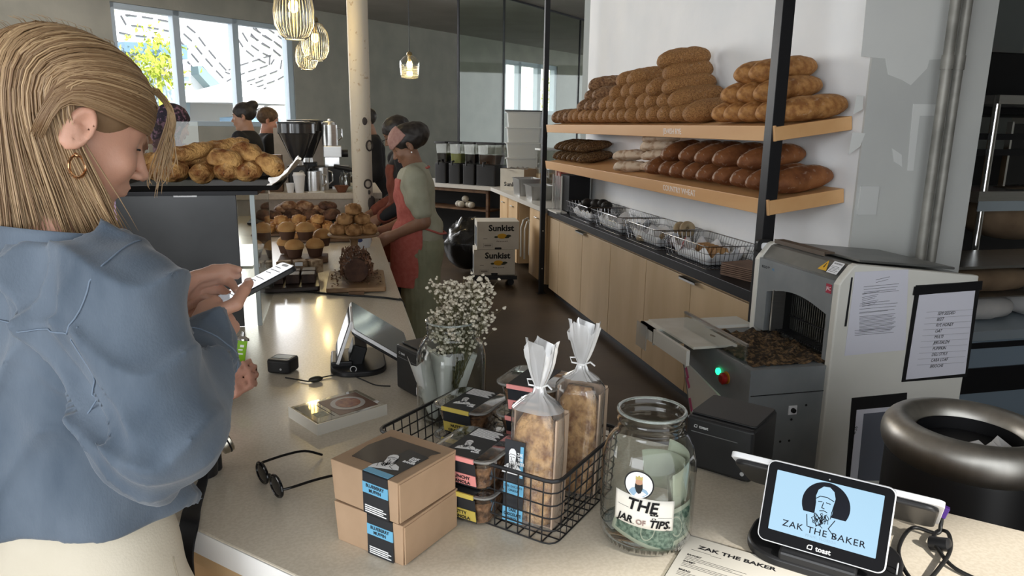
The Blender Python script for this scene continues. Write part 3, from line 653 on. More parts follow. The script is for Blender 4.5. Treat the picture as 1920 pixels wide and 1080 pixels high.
# ================================================================ bread slicer
m_sgr = mat('slicer_grey', (.20, .215, .225), .45, col2=(.25, .265, .275), scale=6, metal=.1)
m_sdk = mat('slicer_dark_sheet', (.15, .155, .15), .35, metal=.5, col2=(.22, .22, .21), scale=5)
m_swh = mat('slicer_white', (.66, .65, .60), .4, col2=(.72, .71, .66), scale=3)
SY0, SY1 = 2.31, 2.89; SX0, SX1 = 1.83, 2.47
sl = thing('bread_slicer', 'large white and grey bread slicing machine at the end of the black counter', 'bread slicer', (0, 0, 0))
m = MB()
prof = [(SX0, .0), (SX0, 1.03), (SX0+.012, 1.05), (SX0+.055, 1.102), (SX0+.07, 1.108), (SX1, 1.045), (SX1, .0)]
Mxz = Matrix(((1, 0, 0, 0), (0, 0, -1, 0), (0, 1, 0, 0), (0, 0, 0, 1)))
for (a, b) in ((SY0, SY0+.035), (SY1-.035, SY1)):
    o = obj('side_panel', MB().prism(prof, -b, -a, M=Mxz), m_swh, sl, smooth=0, bevel=.006)
ri = [(SX0+.02, 1.047), (SX0+.055, 1.094), (SX0+.07, 1.10), (SX1-.005, 1.038), (SX1-.005, .0), (SX1-.03, 0), (SX1-.03, 1.0), (SX0+.02, 1.0)]
obj('top_cover', MB().prism(ri, -(SY1-.035), -(SY0+.035), M=Mxz), m_sdk, sl, smooth=0)
# front fascia with arched opening
oz0, oz1 = .735, .93; oy0, oy1 = SY0+.06, SY1-.11
arch = [(oy0, oz0), (oy0, oz1-.03)]+[(oy0+(oy1-oy0)*k/10, oz1-.03+.035*math.sin(math.pi*k/10)) for k in range(1, 10)]+[(oy1, oz1-.03), (oy1, oz0)]
m = MB(); ya, yb = SY0+.035, SY1-.035
m.box((SX0+.004, ya, .72), (SX0+.03, oy0, 1.04)).box((SX0+.004, oy1, .72), (SX0+.03, yb, 1.04))
for k in range(len(arch)-1):
    (y0_, z0_), (y1_, z1_) = arch[k], arch[k+1]
    if y1_-y0_ > 1e-6: m.add([(SX0+.004, y0_, z0_), (SX0+.004, y1_, z1_), (SX0+.004, y1_, 1.04), (SX0+.004, y0_, 1.04), (SX0+.03, y0_, z0_), (SX0+.03, y1_, z1_), (SX0+.03, y1_, 1.04), (SX0+.03, y0_, 1.04)],
            [(0, 1, 2, 3)[::-1], (4, 5, 6, 7), (0, 1, 5, 4), (3, 2, 6, 7)])
obj('fascia', m, m_sgr, sl, smooth=0)
m = MB(); m.box((SX0+.30, ya, .70), (SX0+.31, yb, 1.0)).box((SX0+.03, ya, 1.0), (SX0+.31, yb, 1.01))
m.box((SX0+.03, oy1+.0, .70), (SX0+.30, oy1+.01, 1.0)).box((SX0+.03, oy0-.01, .70), (SX0+.30, oy0, 1.0)); obj('chamber', m, mat('chamber_dark', (.02, .02, .02), .6), sl, smooth=0)
m = MB()
for k in range(24): y = oy0+.012+(oy1-.08-oy0)*k/23; m.box((SX0+.09, y-.0009, .74), (SX0+.10, y+.0009, .99))
obj('blades', m, m_steel, sl, smooth=0)
m = MB()
for k in range(24): y = oy0+.012+(oy1-.08-oy0)*k/23; m.box((SX0+.02, y-.004, .738), (SX0+.09, y+.004, .744))
m.box((SX0+.085, oy0, .80), (SX0+.09, oy1-.06, .806)); obj('comb', m, m_black, sl, smooth=0)
obj('inner_plate', MB().box((SX0+.0, oy1-.06, .735), (SX0+.06, oy1-.05, .92)), m_steel, sl, smooth=0)
# lifting bar on the top
m = MB(); m.box((SX0+.075, SY0+.20, 1.112), (SX0+.12, SY1-.03, 1.120)); m.box((SX0+.072, SY0+.20, 1.104), (SX0+.076, SY1-.03, 1.121)); obj('cover_bar', m, mat('brown_strip', (.10, .075, .055), .5), sl, smooth=0, rot=(0, 0, 0))
m = MB(); m.prism(rrect(.075, .06, .018), -.008, .008, M=T((SX0+.045, SY1+.008, 1.085), (R(90), 0, 0))); obj('handle', m, m_blackp, sl)
obj('handle_slot', MB().prism(rrect(.035, .03, .01), -.010, .010, M=T((SX0+.045, SY1+.008, 1.085), (R(90), 0, 0))), m_paper, sl)
obj('rear_cover', MB().box((-.22, -.20, 0), (.24, .24, .010)), m_sdk, sl, loc=(SX0+.36, SY0+.28, 1.078), rot=(0, R(5.5), 0), smooth=0, bevel=.003)
# base of the machine towards the aisle
tx = 1.50
obj('table', MB().box((tx, SY0+.02, .69), (SX0, SY1, .705)), m_sgr, sl, smooth=0)
m = MB(); m.box((tx+.001, SY0+.022, 0.05), (SX0, SY0+.03, .69)); m.prism([(SY0+.03, .0), (SY1, .69)], 0, 0) if 0 else None
obj('grey_body', MB().prism([(SY0+.022, .05), (SY1-.25, .05), (SY1-.01, .55), (SY1-.005, .69), (SY0+.022, .69)], tx+.004, SX0, M=Matrix(((0, 0, 1, 0), (1, 0, 0, 0), (0, 1, 0, 0), (0, 0, 0, 1)))), m_sgr, sl, smooth=0)
lw = [(SY0+.03, .50), (SY1-.035, .575), (SY1-.26, .07), (SY0+.03, .07)]
obj('white_kick_panel', MB().prism(lw, tx-.006, tx+.003, M=Matrix(((0, 0, 1, 0), (1, 0, 0, 0), (0, 1, 0, 0), (0, 0, 0, 1)))), m_swh, sl, smooth=0)
m_pink = mat('pink_tape', (.52, .10, .22), .6); m_btape = mat('blue_tape', (.05, .10, .30), .6)
Myz = Matrix(((0, 0, 1, 0), (1, 0, 0, 0), (0, 1, 0, 0), (0, 0, 0, 1)))
for k, (y, z, ln, an) in enumerate(((SY1-.075, .53, .05, -55), (SY1-.09, .49, .05, -50), (SY1-.13, .40, .06, -60), (SY0+.07, .46, .11, -45), (SY0+.05, .41, .10, -40), (SY0+.06, .33, .10, -50), (SY0+.05, .25, .12, -55))):
    obj('pink_tape_strip', MB().box((-ln/2, -.009, 0), (ln/2, .009, .002)), m_pink, sl, M=None, smooth=0).matrix_local = Matrix.Translation((tx-.0085, y, z)) @ Myz @ Matrix.Rotation(R(-an), 4, 'Z')
obj('blue_tape_strip', MB().box((0, -.001, -.012), (.07, .0015, .012)), m_btape, sl, loc=(tx+.0, SY0+.0195, .44), rot=(0, R(-6), 0), smooth=0)
obj('seam', MB().box((tx+.01, SY0+.018, .60), (SX0, SY0+.022, .602)), m_black, sl, smooth=0)
sw = obj('rocker_switch', MB().box((-.018, -.004, -.018), (.018, 0, .018)), m_paper, sl, loc=(1.70, SY0+.022, .53), smooth=0)
obj('switch_knob', MB().lathe([(.010, 0), (.009, .01)], 14, M=T((0, -.004, 0), (R(90), 0, 0))), m_black, sw)
for k, (x, z) in enumerate(((1.76, .545), (1.70, .49), (1.66, .40), (1.70, .40))): obj('screw', MB().lathe([(.005, 0), (.004, .002)], 10, M=T((x, SY0+.022, z), (R(90), 0, 0))), m_black, sl)
o = obj('green_button', MB().lathe([(.014, 0), (.014, .01), (.008, .014)], 16, M=T((0, 0, 0), (0, R(-90), 0))), mat('green_lit', (.02, .6, .2), .3, emit=(.02, .9, .3), estr=1.5), sl, loc=(tx+.003, 2.62-.06, .625))
obj('red_button', MB().lathe([(.016, 0), (.016, .008), (.024, .012), (.024, .022), (.016, .028)], 20, M=T((0, 0, 0), (0, R(-90), 0))), mat('red_plastic', (.30, .015, .012), .35), sl, loc=(tx+.003, 2.56-.06, .615))
obj('yellow_collar', MB().lathe([(.026, 0), (.026, .004)], 20, M=T((0, 0, 0), (0, R(-90), 0))), mat('amber', (.5, .2, .02), .4), sl, loc=(tx+.003, 2.56-.06, .618))
# clear crumb guard, outfeed shelf
m_acr = glass('clear_acrylic', (.93, .95, .95), op=.05, rough=.05)
obj('clear_guard', MB().box((tx+.0, SY0+.06, .71), (tx+.006, SY1-.0, .79)), m_acr, sl, smooth=0, rot=(0, 0, 0))
obj('guard_edge', MB().box((tx-.002, SY0+.06, .787), (tx+.010, SY1, .797)), m_steel, sl, smooth=0)
of = obj('outfeed_shelf', MB().box((1.36, 2.91, .70), (1.86, 3.05, .715)).box((1.36, 2.905, .64), (1.56, 2.91, .715)), m_swh, sl, smooth=0)
obj('outfeed_plate', MB().box((1.40, 2.60, .712), (1.60, 3.05, .722)), mat('cream_plate', (.60, .57, .50), .3, col2=(.70, .68, .62), scale=9), of, smooth=0)
obj('outfeed_arm', MB().box((1.36, 2.58, .65), (1.375, 3.05, .715)), m_swh, of, smooth=0)
obj('outfeed_end_guard', MB().box((1.345, 2.95, .60), (1.35, 3.06, .715)), mat('milky_plastic', (.5, .5, .48), .3, alpha=.4), of, smooth=0)
def crumb(u, v):
    x = tx+.03+u*(SX0+.06-tx-.03); y = SY0+.05+v*(SY1-SY0-.12); q = MN.noise(Vector((x*22, y*22, 0)))+.5*MN.noise(Vector((x*60, y*60, 3)))
    return (x, y, .706+max(0, q+.2)*.022)
cr = obj('bread_crumbs', MB().sheet(crumb, 46, 46), mat('crumbs', (.03, .02, .012), .95, col2=(.25, .15, .07), scale=60, bump=.6, bscale=120, thr=(.45, .7)), smooth=180); cr['kind'] = 'stuff'; tag(cr, 'layer of dark bread crumbs on the slicer table', 'crumbs')
# stickers and papers on the slicer
def sidem(px, py): p = ony(px, py, SY0-.001); return (p.x, p.z)
def quad_on_side(name, label, cat, pts, mt, off=.0015, th=.0008):
    q = [sidem(x, y) for x, y in pts]; o = obj(name, MB().prism(q, -(SY0-off), -(SY0-off-th), M=Mxz), mt, smooth=0); return tag(o, label, cat)
m_lav = mat('lavender_paper', (.66, .66, .74), .8)
p1 = quad_on_side('notice_sheet', 'typed white notice taped to the side of the bread slicer', 'paper', [(1603, 510), (1703, 505), (1697, 656), (1583, 667)], m_lav)
lines = MB()
for (y0_, n, xs, xe, st) in ((523, 2, 1642, 1668, 5), (536, 3, 1620, 1686, 5), (550, 1, 1618, 1650, 4), (556, 6, 1618, 1648, 3.4), (549, 1, 1618, 1686, 4), (568, 1, 1615, 1670, 4), (572, 3, 1614, 1685, 6), (586, 1, 1614, 1668, 3), (592, 12, 1615, 1682, 2.6), (618, 4, 1608, 1680, 3)):
    for k in range(n):
        a = sidem(xs-(y0_-520)*.06, y0_+k*st+2); b = sidem(xe-(k % 3)*3-(y0_-520)*.05, y0_+k*st-4); lines.prism([a, b, (b[0], b[1]+.0012), (a[0], a[1]+.0012)], -(SY0-.0024), -(SY0-.0028), M=Mxz)
o = obj('typed_lines', lines, m_ink, smooth=0); o.parent = p1
p2 = thing('clipboard', 'black framed order sheet hanging at the rear of the slicer side', 'clipboard', (0, 0, 0))
def qp(name, pts, mt, off, parent, th=.001):
    q = [sidem(x, y) for x, y in pts]; return obj(name, MB().prism(q, -(SY0-off), -(SY0-off-th), M=Mxz), mt, parent, smooth=0)
qp('board', [(1717, 535), (1838, 527), (1812, 706), (1690, 716)], m_blackp, .001, p2, .003)
qp('top_clip', [(1713, 537), (1840, 526), (1838, 543), (1710, 553)], m_black, .004, p2, .004)
qp('order_sheet', [(1722, 553), (1827, 543), (1808, 700), (1697, 711)], m_lav, .0045, p2)
HAND = ['SEM SEEDED', 'BEET', 'RYE HONEY', 'OAT', 'MULTI', 'JERUSALEM', 'PUMPKIN', 'DELI STYLE', 'CARA LOAF', 'BRIOCHE']
for k, wd in enumerate(HAND):
    a = sidem(1748-k*1.6, 588+k*11); b = sidem(1775-k*1.6, 586+k*11)
    text(p2, wd, .019, m_ink, Matrix.Translation((a[0]+.02, SY0-.0062, a[1])) @ Matrix.Rotation(R(90), 4, 'X'), 'handwriting', ext=.0002, align='LEFT', sx=.8, shear=.3)
    c0 = sidem(1735-k*2, 585+k*11); c1 = sidem(1822-k*1.8, 580+k*11); m = MB().prism([c0, c1, (c1[0], c1[1]+.0008), (c0[0], c0[1]+.0008)], -(SY0-.006), -(SY0-.0064), M=Mxz); o = obj('rule_line', m, mat('grey_ink', (.2, .2, .22), .8), p2, smooth=0)
p3 = thing('clipboard', 'lower dark clipboard with an order sheet beside the steel bin', 'clipboard', (0, 0, 0))
qp('board', [(1597, 746), (1700, 736), (1690, 900), (1585, 900)], m_blackp, .001, p3, .003)
qp('order_sheet', [(1605, 768), (1690, 760), (1680, 900), (1592, 900)], m_lav, .0045, p3)
qp('dark_form', [(1618, 775), (1690, 768), (1680, 900), (1606, 900)], mat('form_grey', (.12, .13, .16), .8), .0056, p3)
text(p3, '4/26', .02, m_ink, Matrix.Translation((*[sidem(1602, 806)[0]], SY0-.0066, sidem(1602, 806)[1])) @ Matrix.Rotation(R(90), 4, 'X') @ Matrix.Rotation(R(80), 4, 'Z'), 'handwriting')
qp('barcode_strip', [(1596, 520), (1599, 520), (1587, 612), (1583, 612)], m_ink, .001, sl)
# fascia text
def frontm(px, py): p = onx(px, py, SX0+.003); return p
Mf = Matrix(((0, 0, -1, 0), (-1, 0, 0, 0), (0, 1, 0, 0), (0, 0, 0, 1)))
p = frontm(1436, 500); text(sl, 'eco+', .026, m_ink, Matrix.Translation(p) @ Mf, 'maker_lettering', sx=1.2)
p = frontm(1450, 506); text(sl, '4C', .016, mat('blue_print', (.05, .25, .5), .6), Matrix.Translation(p+Vector((0, 0, 0))) @ Mf, 'blue_lettering')
p = frontm(1554, 541); o = obj('red_black_badge', MB().box((-.016, -.018, 0), (.016, .018, .001)), mat('badge_red', (.4, .03, .06), .5), sl, smooth=0); o.matrix_local = Matrix.Translation(p) @ Mf
text(sl, 'JAC', .02, m_paper, Matrix.Translation(p+Vector((-.0012, 0, 0))) @ Mf, 'badge_lettering', sx=.8)
bv = math.atan2(.052, .043)
Mb = Matrix.Translation((SX0+.034, 0, 1.078)) @ Matrix.Rotation(-(math.pi/2-0)+0, 4, 'Z') @ Matrix.Rotation(bv, 4, 'X')
def bevm(y, s): # frame on the sloping front of the cover
    u = Vector((0, -1, 0)); v = Vector((.043, 0, .052)).normalized(); n = u.cross(v); n = n if n.x < 0 else -n
    mm = Matrix.Identity(4); mm.col[0][:3] = u; mm.col[1][:3] = v; mm.col[2][:3] = n; mm.translation = Vector((SX0+.037, y, 1.079))+n*.004; return mm
obj('warning_triangle', MB().prism([(-.026, -.024), (.026, -.024), (0, .024)], 0, .0006), mat('warning_yellow', (.75, .42, .02), .5), sl, smooth=0).matrix_local = bevm(SY0+.135, 0)
obj('warning_mark', MB().prism([(-.003, -.012), (.003, -.012), (.0015, .010), (-.0015, .010)], .0006, .001), m_ink, sl, smooth=0).matrix_local = bevm(SY0+.135, 0)
o = obj('rating_plate', MB().box((-.03, -.027, 0), (.03, .027, .0006)), m_paper, sl, smooth=0); o.matrix_local = bevm(SY0+.075, 0)
m = MB(); textmb(m, 'WARNING', .010, T((0, .018, .0008)), 0)
for k in range(5): m.box((-.024, -.02+k*.006, .0007), (.018+.006*(k % 2), -.0185+k*.006, .0009))
obj('plate_lettering', m, m_ink, o, smooth=0)
# ================================================================ steel bin
bp_ = onz(1822, 785, .82)
bn = thing('steel_bin', 'round stainless steel waste bin with a black body beside the slicer', 'waste bin', (bp_.x, bp_.y, 0))
obj('body', MB().lathe([(.19, 0), (.205, .02), (.205, .70), (.20, .72)], 48), m_blackp, bn)
ringp = []
for k in range(21):
    a = R(-100+k*15); ringp.append((.176+.046*math.cos(a), .755+.058*math.sin(a)))
obj('rim_ring', MB().lathe(ringp, 64, cap=False), mat('brushed_ring', (.44, .42, .39), .42, metal=1, col2=(.52, .50, .46), scale=3, stretch=(9, 9, .3)), bn, smooth=60)
obj('bin_liner', MB().lathe([(.1295, .775), (.1285, .74), (.125, .70), (.12, .5), (.0, .49)], 40, cap=False), m_black, bn)
m = MB(); rnd = random.Random(3)
for k in range(4): m.add([(0, 0, .04), (.05, .01, 0), (0, .05, .005), (-.04, -.01, 0.01), (.01, -.04, 0)], [(0, 1, 2), (0, 2, 3), (0, 3, 4), (0, 4, 1), (1, 4, 3, 2)], 0, T((-.02+.04*k-.03, -.06+.02*(k % 2), .735), (rnd.random(), rnd.random(), k*1.3)))
tag(obj('crumpled_napkin', m, m_paper, loc=(bp_.x, bp_.y, 0), smooth=0), 'crumpled white napkins poking out of the steel bin', 'napkin')
obj('waste_heap', MB().lathe([(.12, .74), (.06, .745), (0, .75)], 24, cap=False), m_black, bn)
# ================================================================ things on the front of the serving counter
CZ = CT
m_kraft = mat('kraft_board', (.37, .245, .15), .75, col2=(.42, .28, .175), scale=14, bump=.03, bscale=60)
m_lblk = mat('label_black', (.018, .02, .024), .45)
m_lblu = mat('label_blue', (.14, .40, .60), .45)
m_lpnk = mat('label_pink', (.72, .27, .25), .5)
m_lyel = mat('label_yellow', (.52, .40, .08), .5)
m_lwht = mat('label_white', (.80, .80, .80), .6)
def ribbon(mb, pts, w, z=0, mi=0, M=None, t=.0002):
    for i in range(len(pts)-1):
        a = Vector(pts[i]); b = Vector(pts[i+1]); d = (b-a)
        if d.length < 1e-7: continue
        d.normalize(); n = Vector((-d.y, d.x))*w/2; e = d*w*.3
        mb.prism([tuple(a-e+n), tuple(b+e+n), tuple(b+e-n), tuple(a-e-n)][::-1], z, z+t, mi, M)
def portrait(parent, M, s, white, ink, wname='portrait_fill', lname='portrait_lines', seed=1, beard=True):
    """bearded man with a knitted cap, line drawing about s tall"""
    f = MB()
    def P(L): return [(x*s, y*s) for x, y in L]
    head = P([(-.16, .12), (-.18, .25), (-.15, .38), (-.06, .47), (.06, .48), (.15, .41), (.19, .28), (.18, .12), (.17, -.05), (.13, -.2), (.06, -.31), (-.04, -.33), (-.12, -.24), (-.16, -.08)])
    body = P([(-.5, -.5), (-.42, -.28), (-.25, -.14), (-.12, -.1), (.12, -.1), (.28, -.15), (.43, -.28), (.5, -.5)])
    f.prism(body, 0, .0002); f.prism(head, .0002, .0004)
    o1 = obj(wname, f, white, parent, smooth=0); o1.matrix_local = M
    l = MB(); w = .016*s; rn = random.Random(seed)
    for L in ([(-.17, .2), (-.1, .26), (.03, .27), (.17, .22)], [(-.12, .15), (-.05, .16)], [(.03, .16), (.11, .15)], [(-.02, .15), (-.04, .04), (.01, .03)], [(-.07, -.03), (0, -.01), (.07, -.03)],
              [(.19, .2), (.16, .0), (.15, -.14)], [(-.17, .1), (-.17, -.08)], [(-.3, -.17), (-.26, -.4)], [(.24, -.15), (.14, -.34), (.3, -.5)]): ribbon(l, P(L), w, .0005)
    for k in range(22):
        x = rn.uniform(-.15, .14); y = rn.uniform(-.06, -.22); q = [(x, y)]
        for j in range(5): x += rn.uniform(-.045, .045); y -= .03; q.append((x*.95, y))
        ribbon(l, P(q), w*.8, .0005)
    o2 = obj(lname, l, ink, parent, smooth=0); o2.matrix_local = M
FRONT = Matrix.Rotation(R(90), 4, 'X')   # drawing plane standing up, facing local -Y
# --- two muffin boxes
def muffin_box(label, z, rz, dx):
    b = thing('muffin_box', label, 'box', (.0755+dx, 1.094, z), rz, 'kraft muffin boxes')
    s = .142; h = .0695; m = MB()
    m.add([(-s/2+.003, -s/2+.003, 0), (s/2-.003, -s/2+.003, 0), (s/2-.003, s/2-.003, 0), (-s/2+.003, s/2-.003, 0), (-s/2, -s/2, h), (s/2, -s/2, h), (s/2, s/2, h), (-s/2, s/2, h)],
          [(3, 2, 1, 0), (4, 5, 6, 7), (0, 1, 5, 4), (1, 2, 6, 5), (2, 3, 7, 6), (3, 0, 4, 7)])
    obj('carton', m, m_kraft, b, smooth=0, bevel=.0012)
    obj('tuck_flap', MB().box((s/2-.001, -s/2+.004, .002), (s/2+.0012, s/2-.004, h-.004)), m_kraft, b, smooth=0, bevel=.0008)
    # label band over the front
    x0, x1 = -.000, .052
    obj('label_band', MB().box((x0, -s/2-.0009, .001), (x1, -s/2+.002, h+.0006)).box((x0, -s/2-.0009, h-.001), (x1, -s/2+.045, h+.0008)), m_lblk, b, smooth=0)
    lb = obj('blue_stripe', MB().box((x0-.0001, -s/2-.0014, .036), (x1+.0001, -s/2, .054)), m_lblu, b, smooth=0)
    for k, wd in enumerate(('BLUEBERRY', 'MUFFIN')):
        text(b, wd, .0074, m_ink, Matrix.Translation(((x0+x1)/2, -s/2-.0016, .049-k*.0078)) @ FRONT, 'flavour_lettering', sx=.95, spacing=1.05, bold=.0002)
    m = MB()
    for k in range(4): m.box((x0+.004, -s/2-.0012, .004+k*.0034), (x1-.004-.006*(k % 2), -s/2-.0009, .0058+k*.0034))
    obj('small_print', m, m_lwht, b, smooth=0)
    return b, s, h
b2, s, h = muffin_box('lower kraft blueberry muffin box, supporting the windowed one', CZ, R(-45), 0)
b1, s, h = muffin_box('upper kraft blueberry muffin box with a dark window in its lid', CZ+.0712, R(-47), -.003)
win_ = obj('lid_window', MB().prism([(-.05, -.045), (.0, -.045), (.0, -.03), (.052, -.03), (.052, .03), (.06, .045), (-.05, .045), (-.058, 0)], h+.0002, h+.0009), mat('window_film', (.045, .035, .03), .12, coat=.5), b1, smooth=0)
obj('lid_label', MB().prism([(-.0, -.0705), (.052, -.0705), (.056, .02), (.01, .025)], h+.0009, h+.0013), m_lblk, b1, smooth=0)
obj('lid_blue_stripe', MB().box((-.0, -.0705, h+.0013), (.052, -.057, h+.0016)), m_lblu, b1, smooth=0)
portrait(b1, T((.014, -.026, h+.0016), (0, 0, R(20))), .050, m_lwht, m_ink)
for k, wd in enumerate(('ZAK', 'THE', 'BAKER')): text(b1, wd, .0075, m_lwht, T((.042, .003-k*.0075, h+.0018), (0, 0, R(5))), 'maker_lettering', bold=.0003)
# --- black wire basket
bk = thing('wire_basket', 'black wire basket holding granola tubs and bagged loaves on the front counter', 'basket', (.274, 1.212, CZ), R(-45))
m_bw = mat('black_wire', (.01, .01, .011), .35)
wire_basket(bk, .373, .255, .115, .006, .022, .0014, .0034, m_bw, 5)
# --- granola tubs
m_tub = glass('tub_plastic', (.93, .93, .92), op=.10, rough=.08, spec_boost=1.5)
m_gran = mat('dark_granola', (.06, .025, .012), .7, col2=(.30, .15, .07), scale=70, bump=1.0, bscale=90, thr=(.4, .62))
def tub(label, p, z, rz, lab, words, topprint=True):
    t = thing('granola_tub', label, 'tub', (p.x, p.y, z), rz, 'granola tubs in the black basket')
    r = []
    for (q, zz) in ((.086, 0), (.088, .004), (.106, .052), (.106, .054), (.118, .056), (.118, .060), (.112, .062)):
        r.append([(x, y, zz) for x, y in rrect(q, q, .022, 5)])
    obj('clear_tub', MB().loft(r, cap=True), m_tub, t, smooth=40)
    r = [[(x, y, zz) for x, y in rrect(q, q, .02, 5)] for (q, zz) in ((.082, .002), (.098, .042))]
    obj('granola', MB().loft(r, cap=True), m_gran, t)
    obj('rim_flange', MB().loft([[(x, y, .058) for x, y in rrect(.121, .121, .024, 5)], [(x, y, .061) for x, y in rrect(.121, .121, .024, 5)], [(x, y, .061) for x, y in rrect(.110, .110, .02, 5)], [(x, y, .058) for x, y in rrect(.110, .110, .02, 5)], [(x, y, .058) for x, y in rrect(.121, .121, .024, 5)]], cap=False), mat('rim_clear', (.45, .44, .42), .15, trans=.6), t)
    w = .031
    obj('paper_sleeve', MB().add([(-w, -.0475, .006), (w, -.0475, .006), (w, -.0555, .052), (-w, -.0555, .052), (-w, -.0485, .006), (w, -.0485, .006), (w, -.0565, .052), (-w, -.0565, .052)], [(0, 1, 2, 3), (7, 6, 5, 4), (0, 4, 5, 1), (3, 2, 6, 7), (0, 3, 7, 4), (1, 5, 6, 2)]).box((-w, -.0595, .0605), (w, .058, .0622)), m_lblk, t, smooth=0)
    sl_ = math.atan2(.008, .046)
    Mt = Matrix.Translation((0, -.0522, .020)) @ Matrix.Rotation(sl_, 4, 'X')
    o = obj('colour_stripe', MB().box((-w, -.0006, -.010), (w, .0006, .010)), lab, t, smooth=0); o.matrix_local = Mt
    obj('colour_edge', MB().box((-w, -.0615, .0545), (w, -.0585, .0625)), lab, t, smooth=0)
    for k, wd in enumerate(words): text(t, wd, .0085, m_ink, Matrix.Translation((0, -.0532-.0012*(1-k), .0235-k*.009)) @ Matrix.Rotation(sl_, 4, 'X') @ FRONT, 'flavour_lettering', bold=.0002)
    if topprint:
        m = MB()
        for k in range(8): m.box((-w+.004, .022+k*.004, .0624), (w-.004-.004*(k % 3), .0242+k*.004, .0627))
        obj('small_print', m, m_lwht, t, smooth=0)
        portrait(t, T((-.008, -.014, .0624), (0, 0, R(15))), .036, m_lwht, m_ink)
        for k, wd in enumerate(('ZAK', 'THE', 'BAKER')): text(t, wd, .005, m_lwht, T((.018, -.024-k*.005, .0626)), 'maker_lettering', bold=.0002)
    return t
pA = onz(884, 762, 1.055); pB = onz(893, 838, 1.062); pC = onz(985, 752, 1.10)
rz_ = R(-42)
tub('yellow labelled granola tub at the back left of the black basket, top of its pair', pA, CZ+.068, rz_, m_lyel, ('NUTTY', 'GRANOLA'))
tub('lower granola tub hidden under the yellow labelled one at the back left', pA, CZ+.004, rz_, m_lyel, ('NUTTY', 'GRANOLA'), False)
tub('pink labelled granola tub at the front left of the basket, top of three', pB, CZ+.068, rz_, m_lpnk, ('CRUNCHY', 'GRANOLA'))
tub('lower granola tub under the front left one, seen through the wires', pB, CZ+.004, rz_, m_lyel, ('NUTTY', 'GRANOLA'), False)
pC2 = Vector((.352, 1.262, 0))
tub('crunchy granola tub with a bright pink label, highest in the basket', pC2, CZ+.132, rz_+.06, m_lpnk, ('CRUNCHY', 'GRANOLA'), False)
tub('pink edged granola tub directly under the highest one', pC2, CZ+.068, rz_, m_lpnk, ('CRUNCHY', 'GRANOLA'), False)
tub('bottom granola tub of the tallest stack in the basket', pC2, CZ+.004, rz_, m_lpnk, ('CRUNCHY', 'GRANOLA'), False)
